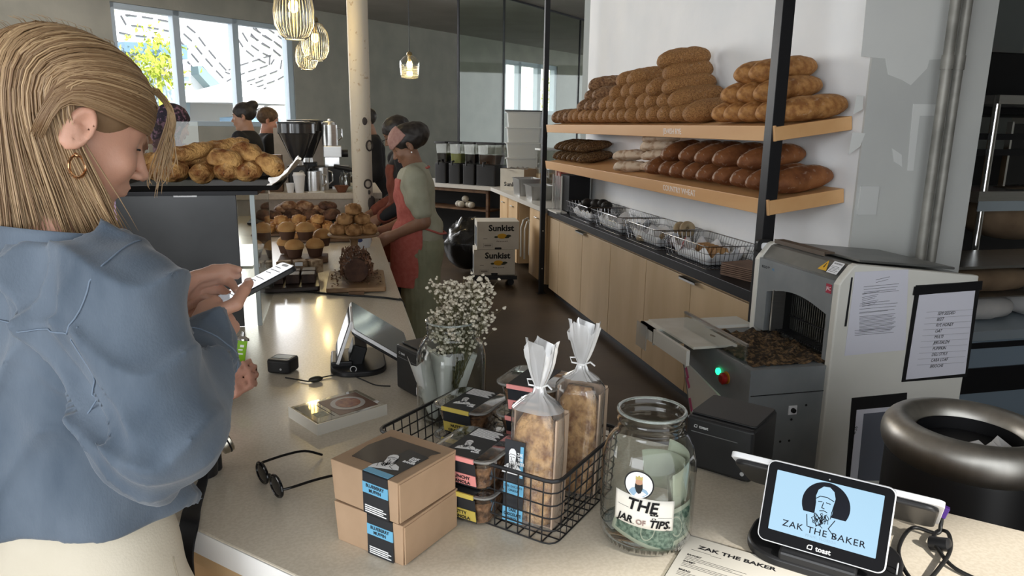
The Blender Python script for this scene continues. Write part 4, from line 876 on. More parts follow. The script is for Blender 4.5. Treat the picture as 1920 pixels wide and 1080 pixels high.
# --- bagged granola loaves
m_film = glass('crinkled_film', (.97, .96, .95), op=.08, rough=.12, spec_boost=1.6, highlight_mix=.05)  # white diffuse mixed into both films stands for their bright highlights
m_film2 = glass('gathered_film', (.95, .95, .95), op=.18, rough=.15, spec_boost=2, highlight_mix=.42)
m_oat = mat('oat_crust', (.22, .095, .03), .7, col2=(.60, .36, .15), scale=55, bump=1.0, bscale=80, thr=(.38, .62))
m_tray = mat('paper_tray', (.45, .33, .24), .7)
def bagloaf(label, x, y, rz, lean, hgt, sd, lab=True):
    b = thing('bagged_loaf', label, 'bagged bread', (x, y, CZ+.003), rz, 'bagged granola loaves', rot=(R(lean), 0, rz)); b.scale = (.84, .84, 1)
    rn = random.Random(sd)
    def ring(w, d, z, r=.018, ox=0): return [(px_+ox, py_, z) for px_, py_ in rrect(w, d, r, 5)]
    H = hgt
    rings = []
    for k in range(15):
        t = k/14; w = .084+.012*math.sin(math.pi*min(1, t*1.1))-(.03*max(0, t-.85)/.15); d = .052+.012*math.sin(math.pi*t)-(.02*max(0, t-.85)/.15)
        rings.append([(q[0]*(1+.03*MN.noise(Vector((q[0]*60, t*14, sd)))), q[1]*(1+.08*MN.noise(Vector((q[0]*60, t*14, sd+5)))), q[2]) for q in ring(w, d, .004+t*H*.96, .022)])
    obj('granola_loaf', MB().loft(rings), m_oat, b, smooth=180)
    obj('paper_tray', MB().box((-.052, -.004, 0), (-.048, .036, H*.95)).box((.048, -.022, 0), (.052, .036, H*.95)).box((-.05, .034, 0), (.05, .038, H*.97)).box((-.05, -.02, 0), (.05, .036, .002)), m_tray, b, smooth=0, bevel=.0008)
    rings = []
    nn = 36
    for k in range(24):
        t = k/23; z = t*(H+.105)
        if z < H*.97: w, d = .108, .082
        elif z < H+.035:
            q = (z-H*.97)/(H*.03+.035); q = q*q*(3-2*q); w, d = .108*(1-q)+.012*q, .082*(1-q)+.012*q
        else:
            q = (z-H-.035)/.07; w, d = .012+.055*q**.7, .012+.03*q**.7
        rr_ = []
        for j, (px_, py_) in enumerate(rrect(w, d, min(w, d)*.45, 8)):
            n_ = MN.noise(Vector((px_*35, py_*35+z*9, sd+z*6))); amp = .005 if z < H else .45*max(w, d)*.22
            if z > H: n_ = .6*n_+.6*math.sin(j*2.4+sd)
            l_ = math.hypot(px_, py_)+1e-6; rr_.append((px_+px_/l_*n_*amp, py_+py_/l_*n_*amp, z+(.012*math.sin(j*.8) if z > H+.08 else 0)))
        rings.append(rr_)
    cut = [i for i, r_ in enumerate(rings) if r_[0][2] < H*.99][-1]
    obj('clear_bag', MB().loft(rings[:cut+2], cap=False), m_film, b, smooth=180)
    obj('gathered_neck', MB().loft(rings[cut+1:], cap=False), m_film2, b, smooth=60)
    # tie
    m = MB(); m.torus((0, 0, H+.036), .008, .0025, 16, 6); m.tube([(.006, 0, H+.036), (.022, -.01, H+.044), (.034, -.016, H+.040)], .0016, 6); m.tube([(-.006, 0, H+.036), (-.02, -.008, H+.038), (-.026, -.004, H+.046), (-.012, .004, H+.046)], .0016, 6)
    obj('twist_tie', m, m_lwht, b)
    if lab:
        y = -.0425; x0, x1 = -.049, -.004
        o = obj('loaf_label', MB().box((x0, y-.0006, .004), (x1, y+.0004, H*.74)), m_lblk, b, smooth=0)
        for (xa, za, xb, zb_) in ((x0-.0001, .052, x1+.0001, .073), (x0-.0001, .004, x1+.0001, .030), (x1-.010, .085, x1-.003, .14)): obj('blue_stripe', MB().box((xa, y-.001, za), (xb, y-.0005, zb_)), m_lblu, b, smooth=0)
        portrait(b, Matrix.Translation((x0+.018, y-.0011, .112)) @ FRONT, .046, m_lwht, m_ink)
        for k, wd in enumerate(('ZAK', 'THE', 'BAKER')): text(b, wd, .008, m_lwht, Matrix.Translation((x1-.010, y-.0012, .125-k*.008)) @ FRONT, 'maker_lettering', sx=.8, bold=.0002)
        for k, wd in enumerate(('DARK CHOCOLATE', 'GRANOLA')): text(b, wd, .0056, m_ink, Matrix.Translation(((x0+x1)/2, y-.0012, .067-k*.007)) @ FRONT, 'flavour_lettering', sx=.8)
        for k, wd in enumerate(('DARK', 'CHOCOLATE', 'GRANOLA')): text(b, wd, .0075, m_ink, Matrix.Translation(((x0+x1)/2, y-.0012, .025-k*.008)) @ FRONT, 'flavour_lettering', sx=.85, bold=.0002)
    return b
bagloaf('granola loaf in a tied clear bag with a black and blue bearded man label', .305, 1.084, R(-42), -3, .200, 3)
bagloaf('second bagged granola loaf behind the labelled one, next to the tip jar', .408, 1.168, R(-38), -3, .205, 8, False)
tag(obj('kraft_box_flap', MB().box((-.05, -.003, 0), (.05, .003, .13)), m_kraft, loc=(.425, 1.235, CZ), rot=(0, 0, R(-40)), smooth=0), 'plain kraft board standing between the pink tub and the rear bagged loaf', 'board')
# --- tip jar and vase
m_jar = glass('jar_glass', (.90, .93, .91), op=.05, rough=.03, spec_boost=1.6)
m_jarb = glass('jar_base_glass', (.42, .48, .45), op=.12, rough=.03, spec_boost=1.6)
JP = [(.0, .004), (.060, .002), (.069, .006), (.0745, .018), (.0755, .04), (.0755, .13), (.074, .150), (.068, .170), (.058, .184), (.0525, .190), (.0535, .193), (.0525, .196), (.0525, .204), (.0545, .206), (.0525, .209), (.0525, .216), (.0555, .219), (.0555, .223), (.0525, .225), (.0495, .223)]
def jar(name, label, x, y, sc_=1.0, rz=0, cat='jar'):
    j = thing(name, label, cat, (x, y, CZ), rz)
    P = [(r*sc_, z*sc_) for r, z in JP]
    obj('glass_body', MB().lathe(P[2:], 56, cap=False), m_jar, j, smooth=80)
    obj('glass_base', MB().lathe([(0, .003*sc_)]+P[1:4]+[(.068*sc_, .018*sc_), (.055*sc_, .010*sc_), (0, .009*sc_)], 48, cap=False), m_jarb, j, smooth=80)
    obj('rim_bead', MB().torus((0, 0, .222*sc_), .0535*sc_, .0022*sc_, 48, 8), mat('rim_glass', (.62, .66, .64), .05, trans=.7), j)
    return j
tj = jar('tip_jar', 'big clear glass tip jar with a handwritten white label and dollar bills', .474, 1.000, 1.0)
JR = .0758
def onjar(u, v, rr=JR): # u arc length (m) from the camera facing line, v height
    a = R(-115)+u/rr; return Vector((rr*math.cos(a), rr*math.sin(a), v))
def jar_patch(name, mt, u0, u1, v0, v1, par, off=.0005, n=24, shape=None):
    m = MB(); m.sheet(lambda a, b: tuple(onjar(u0+(u1-u0)*a, (shape(a, b) if shape else v0+(v1-v0)*b), JR+off)), n, 4)
    return obj(name, m, mt, par, smooth=180, solid=.0003)
m_tag = mat('sticker_paper', (.72, .69, .62), .6)
lbp = jar_patch('tip_label', m_tag, -.052, .044, .055, .105, tj, .0006, shape=lambda a, b: .052+.05*b+.010*(1-a)*(1)-.0*b)
def jartext(s_, size, u, v, mt, name='marker_lettering', bold=.0004, sx=1, shear=0):
    m = MB(); textmb(m, s_, size, T((0, 0, 0)), bold=bold, ext=.0001, sx=sx)
    m.v = [tuple(onjar(u+x+shear*y, v+y-.10*x, JR+.0022)) for x, y, z in m.v]
    return obj(name, m, mt, lbp, smooth=0)
jartext('THE', .026, -.006, .093, m_ink, bold=.0007, shear=.2); jartext('JAR', .016, -.033, .069, m_ink, bold=.0005, shear=.25); jartext('OF', .012, -.008, .066, mat('pink_grey_ink', (.45, .33, .30), .7)); jartext('TIPS', .017, .021, .064, m_ink, bold=.0006, shear=.25)
jartext('*', .03, .012, .072, m_ink, bold=.0006); jartext('*', .024, .034, .052, m_ink, bold=.0006)
for vv, ua, ub in ((.0845, -.047, -.028), (.078, .018, .041), (.060, -.036, -.018)):
    m = MB().sheet(lambda a, b: tuple(onjar(ua+(ub-ua)*a, vv+.0005*b-.1*(ua+(ub-ua)*a), JR+.0011)), 6, 1); obj('pen_line', m, m_ink, lbp, smooth=0)
# round sticker
m = MB(); c = [(math.cos(2*math.pi*k/32), math.sin(2*math.pi*k/32)) for k in range(32)]
def disc(r_, off, mt, nm, u0=-.014, v0=.128):
    V = [onjar(u0, v0, JR+off)]+[onjar(u0+r_*x, v0+r_*y, JR+off) for x, y in c]
    return obj(nm, MB().add(V, [(0, 1+k, 1+(k+1) % 32) for k in range(32)]), mt, tj, smooth=180)
disc(.0235, .0006, m_ink, 'sticker_border'); disc(.0212, .0008, m_lwht, 'sticker_disc')
def stick(pts, mt, nm, off=.0011):
    pts = [(-.014+x*.021, .128+y*.021) for x, y in pts]; V = [onjar(u, v, JR+off) for u, v in pts]; obj(nm, MB().add(V, [tuple(range(len(V)))]), mt, tj, smooth=0)
stick([(-.75, -.62), (-.5, -.3), (-.2, -.2), (.25, -.2), (.6, -.35), (.75, -.6), (.4, -.88), (-.4, -.88)], mat('sticker_blue', (.25, .38, .52), .6), 'sticker_shirt')
stick([(-.22, .45), (.25, .45), (.28, .1), (.2, -.1), (-.18, -.1), (-.25, .1)], mat('sticker_skin', (.45, .25, .16), .6), 'sticker_face', .0012)
stick([(-.26, .12), (-.1, .02), (.1, .02), (.28, .12), (.3, -.25), (.18, -.6), (0, -.68), (-.15, -.55), (-.28, -.2)], m_ink, 'sticker_beard', .0014)
stick([(-.25, .42), (.27, .42), (.26, .72), (.12, .62), (0, .78), (-.1, .62), (-.24, .7)], mat('sticker_gold', (.45, .36, .12), .6), 'sticker_cap', .0014)
# bills
m_bill = mat('bill_green', (.035, .075, .055), .8, col2=(.16, .22, .17), scale=160, thr=(.4, .6)); m_bilw = mat('bill_pale', (.50, .53, .42), .8, alpha=.6)
bl_ = []
def bill(label, ang0, rr, z0, w, h_, tilt, grp='dollar bills in the tip jar', full=True):
    b = thing('dollar_bill', label, 'banknote', (.474, 1.0, CZ+.012), 0, grp)
    def f(a, q, o=0):
        u = (a-.5)*w; v = (q-.5)*h_; u2 = u*math.cos(tilt)-v*math.sin(tilt); v2 = u*math.sin(tilt)+v*math.cos(tilt)
        t = R(ang0)+u2/rr; r_ = rr+o+.003*math.sin(u2*50); return (r_*math.cos(t), r_*math.sin(t), z0+v2)
    obj('note_paper', MB().sheet(lambda a, q: f(a, q), 20, 6), m_bilw, b, smooth=180, solid=.0002)
    if full: obj('engraving', MB().sheet(lambda a, q: f(.06+.88*a, .12+.76*q, .0006), 20, 6), m_bill, b, smooth=180)
    if full:
        m = MB(); textmb(m, '1', .016, T((0, 0, 0)), ext=0, bold=.0006); q1 = m.v[:]
        m.v = [f(.11+x/w, .78+y/h_, .001) for x, y, z in q1]+[f(.9+x/w, .25+y/h_, .001) for x, y, z in q1]; m.f = m.f+[tuple(i+len(q1) for i in fc) for fc in m.f]
        for k in range(18):
            a1, a2 = 2*math.pi*k/18, 2*math.pi*(k+1)/18; n0 = len(m.v)
            m.v += [f(.5+.1*math.cos(a1)*.066/w*1.6, .5+.30*math.sin(a1), .001), f(.5+.1*math.cos(a2)*.066/w*1.6, .5+.30*math.sin(a2), .001), f(.5+.085*math.cos(a2)*.066/w*1.6, .5+.26*math.sin(a2), .001), f(.5+.085*math.cos(a1)*.066/w*1.6, .5+.26*math.sin(a1), .001)]; m.f.append((n0, n0+1, n0+2, n0+3))
        obj('note_printing', m, m_bilw, b, smooth=0)
    return b
bill('dollar bill lying flat against the lower front glass of the tip jar', -112, .066, .035, .12, .058, -.25)
bill('dollar bill standing on end at the lower right of the tip jar', -72, .069, .040, .075, .062, .22)
bill('pale green folded bill high at the back right of the tip jar', -20, .064, .10, .13, .066, .1, full=False)
bill('pale green bill curling behind the round sticker', 25, .060, .085, .10, .07, -.15, full=False)
for k in range(4): bill('folded bill fanned against the right side of the tip jar, '+['outermost', 'second', 'third', 'innermost'][k]+' of four', -58+7*k, .058-.006*k, .085, .03, .062, .2, full=False)
vs = jar('vase_jar', 'tall glass jar of dried flowers standing behind the black basket', .236, 1.555, 1.05, cat='vase')
m = MB(); rn = random.Random(2)
for k in range(3): m.sheet(lambda a, b, k=k: ((a-.5)*.06+.01*k-.03, -.055+.01*k+.02*(a-.5)**2*20, .02+b*.13), 4, 6, M=T((0, 0, 0), (0, R(-18+20*k), R(-10+15*k))))
tag(obj('folded_paper', m, mat('paper_grey', (.50, .50, .47), .8), loc=(.236, 1.555, CZ+.01), smooth=180, solid=.0008), 'folded white papers with dark print tucked inside the flower jar', 'paper')
fl = thing('dried_flowers', 'bunch of dried white gypsophila rising from the glass jar', 'flowers', (.236, 1.555, CZ+.02))
st = MB(); ft = MB(); rn = random.Random(11); lf = MB()
for k in range(95):
    a = rn.uniform(0, 6.28); sp = rn.random()**.6; tp = Vector((.005+math.cos(a)*.062*sp+.022, math.sin(a)*.062*sp, .13+rn.uniform(.02, .165)))
    if k == 0: tp = Vector((.065, 0, .305))
    if k == 1: tp = Vector((.04, -.01, .310))
    b0 = Vector((rn.uniform(-.02, .02), rn.uniform(-.02, .02), .01)); md = b0.lerp(tp, .55)+Vector((rn.uniform(-.01, .01), rn.uniform(-.01, .01), 0))
    st.tube([b0, md, tp], [.0011, .0008, .0004], 4)
    for j in range(13 if k > 1 else 1):
        q = tp+Vector((rn.gauss(0, .011), rn.gauss(0, .011), rn.gauss(0, .012))) if k > 1 else tp
        st.tube([md.lerp(tp, .7), q], .0004, 3); rr_ = rn.uniform(.0025, .0046) if k > 1 else .007
        ft.ell(q, rr_, rr_, rr_*.8, 6, 4); 
        for i in range(3): ft.ell(q+Vector((rn.uniform(-1, 1), rn.uniform(-1, 1), rn.uniform(-.3, .8)))*rr_*.8, rr_*.6, rr_*.6, rr_*.5, 5, 3)
for k in range(34):
    a = rn.uniform(0, 6.28); p0 = Vector((rn.uniform(-.015, .02), rn.uniform(-.015, .015), rn.uniform(.06, .15))); d = Vector((math.cos(a)*.4, math.sin(a)*.4, 1)).normalized()*rn.uniform(.03, .06); sd = Vector((-math.sin(a), math.cos(a), 0))*.003
    lf.add([p0, p0+d*.5+sd, p0+d, p0+d*.5-sd], [(0, 1, 2, 3)])
obj('stems', st, mat('dry_stem', (.12, .11, .05), .8), fl, smooth=0); o = obj('blossoms', ft, mat('dried_petal', (.56, .50, .40), .8, col2=(.68, .63, .52), scale=50), fl, smooth=180); o['kind'] = 'stuff'; o = obj('leaves', lf, mat('dry_leaf', (.10, .12, .06), .8), fl, smooth=0, solid=.0006); o['kind'] = 'stuff'
# --- receipt printers
def logo_toast(parent, M, sz, mt, nm='toast_lettering'):
    text(parent, 'toast', sz, mt, M @ T((sz*.55, 0, 0)), nm, bold=sz*.02)
    m = MB(); s_ = sz*.62; P = [(-.5, -.45), (-.5, .1), (-.25, .45), (.5, .45), (.5, -.1), (.38, -.45), (-.5, -.45)]; ribbon(m, [(x*s_-sz*1.25, y*s_) for x, y in P], sz*.11, 0); o = obj('toast_outline', m, mt, parent, smooth=0); o.matrix_local = M
def printer(label, x, y, rz, w, d, h_):
    p = thing('receipt_printer', label, 'printer', (x, y, CZ), rz, 'receipt printers')
    obj('housing', MB().rbox(w, d, .004, h_, .008), m_blackp, p, bevel=.005)
    obj('lid', MB().rbox(w-.004, d-.02, h_, h_+.004, .008, M=T((0, .006, 0))), m_blackp, p, bevel=.002)
    obj('foot_base', MB().rbox(w-.02, d-.02, 0, .004, .006), m_black, p)
    y0 = -d/2-.0006
    obj('paper_slot', MB().box((-w/2+.012, y0, h_-.030), (w/2-.03, y0+.003, h_-.0285)), mat('slot_grey', (.12, .12, .12), .4), p, smooth=0)
    logo_toast(p, Matrix.Translation((-w/2+.032, y0, h_-.017)) @ FRONT, .009, mat('print_grey', (.5, .5, .5), .5))
    for k, z in enumerate((h_*.42, h_*.18)):
        obj('button', MB().lathe([(.004, 0), (.004, .002), (.0025, .002), (.0025, .001)], 16, M=T((w/2-.016, y0, z), (R(90), 0, 0)), cap=True), mat('button_grey', (.45, .45, .45), .4), p)
    return p
# front face of the right printer faces the camera's left: local -Y = (-.77,-.64)
printer('black receipt printer on the front counter between tip jar and touch screen', .750, 1.214, math.atan2(-.087, .072), .135, .14, .108)
p2 = printer('black receipt printer beside the flower jar', .212, 1.735, math.atan2(-.13, .061), .145, .12, .118)
obj('white_sticker', MB().box((-.018, -.0008, -.009), (.018, .0006, .009)), m_lwht, p2, loc=(.045, -.0605, .022), smooth=0)
# --- touch screen terminals
m_scr = mat('lit_screen', (.02, .03, .04), .25, emit=(.30, .58, .80), estr=.50)
m_scrk = mat('screen_dark_print', (.012, .013, .018), .6, spec=.04)
def slab_frame(parent, name, w, h_, t, M, mats, r=.012):
    # rounded slab in the xy plane, z is the facing normal
    o = obj(name, MB().prism(rrect(w, h_, r, 6), -t, 0), mats, parent, bevel=.001); o.matrix_local = M; return o
def terminal(label, x, y, rz, lit):
    t = thing('checkout_terminal', label, 'touch screen till', (x, y, CZ), rz, 'touch screen tills')
    # customer screen: top edge leans back towards +y
    w, h_ = .182, .126
    c = Vector((0, -.004, .0905)); up = Vector((0, .042, .118)).normalized(); rt = Vector((1, 0, 0)); n = rt.cross(up)
    Ms = Matrix.Identity(4); Ms.col[0][:3] = rt; Ms.col[1][:3] = up; Ms.col[2][:3] = n; Ms.translation = c
    cs = slab_frame(t, 'customer_screen', w, h_, .008, Ms, mat('white_shell', (.75, .75, .76), .35))
    a = obj('bezel', MB().prism(rrect(w-.004, h_-.004, .010, 6), 0, .0012), mat('bezel_black', (.004, .004, .005), .35, spec=.04), cs)
    sc2 = obj('display', MB().prism(rrect(w-.030, h_-.034, .001, 2), .0012, .0016, M=T((0, .003, 0))), m_scr if lit else m_blackg, cs, smooth=0)
    if lit:
        m = MB(); N_ = 40; P = [(math.cos(R(-28)+R(236)*k/N_)*.034, math.sin(R(-28)+R(236)*k/N_)*.034) for k in range(N_+1)]
        obj('logo_disc', MB().prism(P, .0016, .0018, M=T((0, .014, 0))), m_scrk, sc2, smooth=0)
        portrait(sc2, T((-.002, .006, .0018)), .074, m_scr, m_scrk)
        text(sc2, 'ZAK THE BAKER', .0135, m_scrk, T((.002, -.0285, .0019)), 'screen_lettering', sx=1.08, spacing=1.12, bold=.0001)
        text(sc2, 'MIAMI, FLORIDA', .0055, mat('screen_grey_print', (.18, .28, .38), .4), T((.0, -.0375, .0019)), 'screen_small_lettering', spacing=1.1)
        obj('camera_dot', MB().lathe([(.0012, .0012), (.0012, .0014)], 10, M=T((0, h_/2-.010, 0))), mat('lens_grey', (.2, .2, .2), .3), cs)
    logo_toast(cs, T((0, -h_/2+.0095, .0013)), .0105, m_lwht)
    # cashier screen leaning the other way
    W2 = .305; up2 = Vector((0, -.155, .105)).normalized(); c2 = Vector((0, .100, .094)); n2 = up2.cross(Vector((-1, 0, 0)))
    Mb2 = Matrix.Identity(4); Mb2.col[0][:3] = (-1, 0, 0); Mb2.col[1][:3] = up2; Mb2.col[2][:3] = Vector((-1, 0, 0)).cross(up2); Mb2.translation = c2
    bs = slab_frame(t, 'cashier_screen', W2, .187, .009, Mb2, mat('white_shell', (.75, .75, .76), .35))
    obj('cashier_glass', MB().prism(rrect(W2-.004, .183, .010, 6), 0, .001), m_blackg, bs)
    obj('back_housing', MB().prism(rrect(W2-.012, .175, .02, 6), -.018, -.009), m_blackp, bs, bevel=.003)
    obj('arm', MB().box((-.045, -.0, .01), (.045, .04, .075), M=T((0, 0, 0), (R(-18), 0, 0))), m_blackp, t, smooth=0, bevel=.004)
    obj('stand_base', MB().prism(rrect(.225, .15, .06, 8), 0, .016, M=T((0, .035, 0))), m_blackp, t, bevel=.004)
    obj('printer_neck', MB().box((-.055, -.038, .0), (.055, .02, .028)), m_blackp, t, smooth=0, bevel=.004)
    for s_ in (-1,): obj('hinge_cap', MB().torus((0, 0, 0), .008, .0012, 20, 6, M=T((s_*-.105, .02, .022), (0, R(90), 0))), mat('print_grey', (.5, .5, .5), .5), t)
    return t
tR = terminal('touch screen till at the front right with a bearded man on a pale blue screen', .704, .862, R(-45), True)
tL = terminal('dark touch screen till beside the flower jar, its big screen mirroring the window', .002, 1.985, R(-90), False)
# purple plug and cable of the right till
m_cab = mat('black_cable', (.01, .01, .01), .45)
cb_ = thing('power_cable', 'looped black power cable with a purple plug at the front right till', 'cable', (0, 0, 0))
q = [onz(x, y, z) for x, y, z in ((1767, 958, .985), (1764, 985, .96), (1756, 1000, .950), (1710, 990, .95), (1685, 1030, .946), (1700, 1075, .946), (1730, 1095, .946), (1765, 1060, .950), (1782, 1030, .952), (1778, 1000, .955), (1760, 995, .95), (1750, 1010, .952), (1762, 1035, .95), (1790, 1065, .945), (1840, 1090, .944))]
obj('cord', MB().tube(catmull(q, 7), .0032, 8), m_cab, cb_, smooth=180)
o = obj('purple_plug', MB().box((-.008, -.005, -.010), (.008, .005, .010)), mat('purple_plastic', (.09, .03, .25), .4), cb_, smooth=0, loc=q[0], rot=(0, R(15), R(-45)), bevel=.001)
obj('ferrite_bead', MB().lathe([(.004, -.016), (.011, -.014), (.011, .014), (.004, .016)], 14), m_blackp, cb_, loc=onz(1762, 1020, .953), rot=(R(70), 0, R(25)))
# --- menu in a clear holder at the bottom edge
ma, mb_, mc = onz(1293, 1005, CZ+.001), onz(1545, 1078, CZ+.001), onz(1245, 1080, CZ+.001)
ux = (mb_-ma).normalized(); uy = Vector((-ux.y, ux.x, 0)); 
mn = thing('menu_sheet', 'printed bakery menu lying at the bottom edge of the front counter', 'menu', (ma.x, ma.y, CZ), math.atan2(ux.y, ux.x))
obj('paper', MB().box((0, -.29, .0012), (.215, 0, .0018)), mat('cream_menu', (.60, .57, .50), .6), mn, smooth=0)
obj('clear_sleeve', MB().box((-.006, -.295, .0), (.222, .006, .0010)), glass('sleeve_film', (.96, .96, .95), op=.05), mn, smooth=0)
text(mn, 'ZAK THE BAKER', .013, m_ink, T((.082, -.026, .0019)), 'menu_title', bold=.0004, sx=1.25)
m = MB(); m.box((.014, -.0385, .0019), (.045, -.0378, .0020)).box((.045, -.0405, .0019), (.062, -.0398, .0020))
for blk, y0 in enumerate((-.055, -.075, -.100)):
    textmb(m, ['SAVORY', 'SWEET', 'BREAD'][blk], .006, T((.012, y0, .0019)), align='LEFT', bold=.0002)
    for k in range(3): m.box((.012, y0-.006-k*.004, .0019), (.105-.02*(k % 2), y0-.0052-k*.004, .0020))
for k in range(10): m.box((.12, -.06-k*.007, .0019), (.19-.015*(k % 3), -.0592-k*.007, .0020))
obj('menu_print', m, m_ink, mn, smooth=0)
# --- square card reader, lead and inline bead
rd = thing('card_reader', 'small black cube shaped card reader on the counter near the left till', 'card reader', (-.163, 1.965, CZ), R(-25))
obj('case', MB().rbox(.068, .062, .002, .040, .012), m_blackp, rd, bevel=.006)
obj('label_strip', MB().box((-.024, -.01, .0395), (.024, .016, .0408)), mat('grey_label', (.28, .33, .36), .4), rd, smooth=0)
obj('keyhole', MB().lathe([(.003, 0), (.003, .001)], 10, M=T((.01, -.0315, .016), (R(90), 0, 0))), mat('print_grey', (.5, .5, .5), .5), rd)
cd = thing('reader_cable', 'thin black cable with an oval bead running from the card reader to the printer', 'cable', (0, 0, 0))
q = [onz(x, y, CZ+.004) for x, y in ((535, 708), (560, 712), (582, 715), (602, 708), (630, 703), (655, 702), (680, 712), (705, 722), (732, 724))]
obj('cord', MB().tube(catmull(q, 6), .0018, 7), m_cab, cd, smooth=180); obj('bead', MB().ell((0, 0, 0), .019, .010, .008, 14, 8), mat('bead_olive', (.03, .028, .02), .4), cd, loc=onz(592, 711, CZ+.008), rot=(0, 0, R(15)))
# --- acrylic sign
ac = thing('acrylic_sign', 'thick clear acrylic block with a soup photo lying on the counter', 'sign', (-.018, 1.617, CZ), math.atan2(.09, .158))
obj('acrylic_block', MB().box((-.088, -.066, 0), (.088, .068, .024)), glass('acrylic', (.93, .93, .90), op=.05, rough=.03, spec_boost=1.5), ac, smooth=0, bevel=.001)
obj('acrylic_rim', MB().box((-.088, -.068, 0), (.088, -.066, .026)).box((-.09, -.068, 0), (-.088, .068, .026)), mat('acrylic_edge', (.66, .63, .56), .3), ac, smooth=0)
obj('card', MB().box((-.080, -.056, .0225), (.080, .058, .0236)), mat('card_cream', (.72, .70, .62), .6), ac, smooth=0)
obj('dish_photo', MB().box((-.025, -.050, .0238), (.076, .052, .0244)), mat('photo_brown', (.14, .07, .045), .5), ac, smooth=0)
obj('photo_bowl', MB().lathe([(0, 0), (.040, 0), (.040, .0004), (0, .0004)], 32, M=T((.026, .002, .0245)), cap=False), mat('bowl_grey', (.45, .42, .40), .5), ac)
obj('photo_soup', MB().lathe([(0, 0), (.029, 0), (.029, .0004), (0, .0004)], 28, M=T((.027, .003, .0250)), cap=False), mat('soup_red', (.16, .04, .02), .5, col2=(.35, .14, .08), scale=90), ac)
obj('card_inset', MB().box((-.068, -.032, .0238), (-.04, -.002, .0242)), mat('inset_olive', (.28, .28, .20), .6, col2=(.4, .4, .3), scale=120), ac, smooth=0)
obj('card_rules', MB().box((-.036, -.045, .0238), (-.0345, .04, .0242)), m_ink, ac, smooth=0)
# --- sunglasses
sg = thing('sunglasses', 'black oval sunglasses resting open on the counter', 'sunglasses', (-.143, 1.290, CZ), math.atan2(-.89, .45))
for s_ in (-1, 1):
    fr_ = [(s_*.033+.026*math.cos(t)*1.0, -.0, .020+.0185*math.sin(t)) for t in [2*math.pi*k/28 for k in range(28)]]
    obj('lens_rim', MB().tube(fr_, .0028, 8, closed=True), m_blackg, sg)
    obj('lens', MB().ell((s_*.033, 0, .020), .0255, .0025, .018, 24, 10), m_blackg, sg)
    pts = [(s_*.060, .0, .024), (s_*.064, .015, .025), (s_*.066, .06, .026), (s_*.066, .10, .022), (s_*.064, .125, .008)]
    if s_ == -1: pts[-1] = (s_*.064, .135, .004)
    obj('temple', MB().tube(catmull(pts, 5), .0026, 8), m_blackg, sg, smooth=180)
obj('bridge', MB().tube([(-.008, 0, .026), (0, .001, .029), (.008, 0, .026)], .0025, 8), m_blackg, sg)
# --- compact camera with strap
cm = thing('compact_camera', 'black compact camera with a silver lens half hidden behind the blue sleeve', 'camera', (-.292, 1.385, CZ), R(20))
obj('camera_body', MB().rbox(.105, .042, .0, .066, .012), m_blackp, cm, bevel=.004)
obj('lens_barrel', MB().lathe([(.022, 0), (.024, .006), (.024, .018), (.021, .020), (.018, .020), (.017, .016), (0, .016)], 32, M=T((.052, 0, .047), (0, R(70), R(8)))), mat('lens_silver', (.5, .47, .40), .25, metal=1), cm)
obj('lens_ring', MB().torus((0, 0, 0), .0235, .0018, 28, 6, M=T((.052, 0, .047), (0, R(70), R(8))) @ T((0, 0, .012))), m_black, cm)
obj('dial', MB().lathe([(.010, 0), (.010, .008)], 20, M=T((-.01, 0, .066))), m_steel, cm)
obj('grip_cup', MB().lathe([(.024, 0), (.026, .03), (.024, .05)], 24, M=T((.018, -.018, .001))), m_blackp, cm)
stp = [onz(352, 905, .985), onz(362, 925, .965), onp(372, 985, (-.245, 1.13, 0), (1, 1, 0)), onp(395, 1080, (-.245, 1.13, 0), (1, 1, 0)), onp(410, 1200, (-.245, 1.13, 0), (1, 1, 0))]
stv = catmull([Vector((-.262, 1.40, .985)), Vector((-.262, 1.33, .955))]+[Vector((-.264, 1.235, .950)), Vector((-.262, 1.185, .946)), Vector((-.268, 1.155, .90)), Vector((-.262, 1.148, .78)), Vector((-.250, 1.14, .60)), Vector((-.240, 1.13, .45))], 5)
mm_ = MB()
rg = []
for i, p in enumerate(stv):
    w_ = .006 if i < 4 else min(.019, .006+.0014*(i-3)); sd_ = Vector((.8, -.6, 0)) ; rg.append([p+sd_*w_+Vector((-.001, -.001, .001)), p-sd_*w_+Vector((-.001, -.001, .001)), p-sd_*w_+Vector((.001, .001, -.001)), p+sd_*w_+Vector((.001, .001, -.001))])
mm_.loft(rg)
tag(obj('camera_strap', mm_, m_black, smooth=60), 'wide black camera strap hanging over the counter edge by the cream trousers', 'strap')
# ================================================================ display case with a tray of bread
m_casegrey = mat('case_grey_steel', (.055, .056, .057), .36, metal=.6, col2=(.085, .086, .088), scale=3)
DX0, DX1, DY0, DY1, DZ = -.668, -.262, 2.45, 2.95, 1.375
dc = thing('display_case', 'grey steel and glass display case under the tray of golden loaves', 'display case', (0, 0, 0))
obj('front_panel', MB().box((DX0, DY0, CZ+.001), (DX1-.055, DY0+.006, DZ)), m_casegrey, dc, smooth=0, bevel=.002)
obj('left_panel', MB().box((DX0, DY0+.006, CZ+.001), (DX0+.006, DY1, DZ)), m_casegrey, dc, smooth=0)
obj('front_glass', MB().box((DX1-.054, DY0+.001, CZ+.001), (DX1-.014, DY0+.006, DZ)), glass('case_glass', (.90, .91, .86), op=.08), dc, smooth=0)
obj('side_glass', MB().box((DX1-.005, DY0+.014, CZ+.002), (DX1, DY1-.012, DZ)), glass('case_glass'), dc, smooth=0)
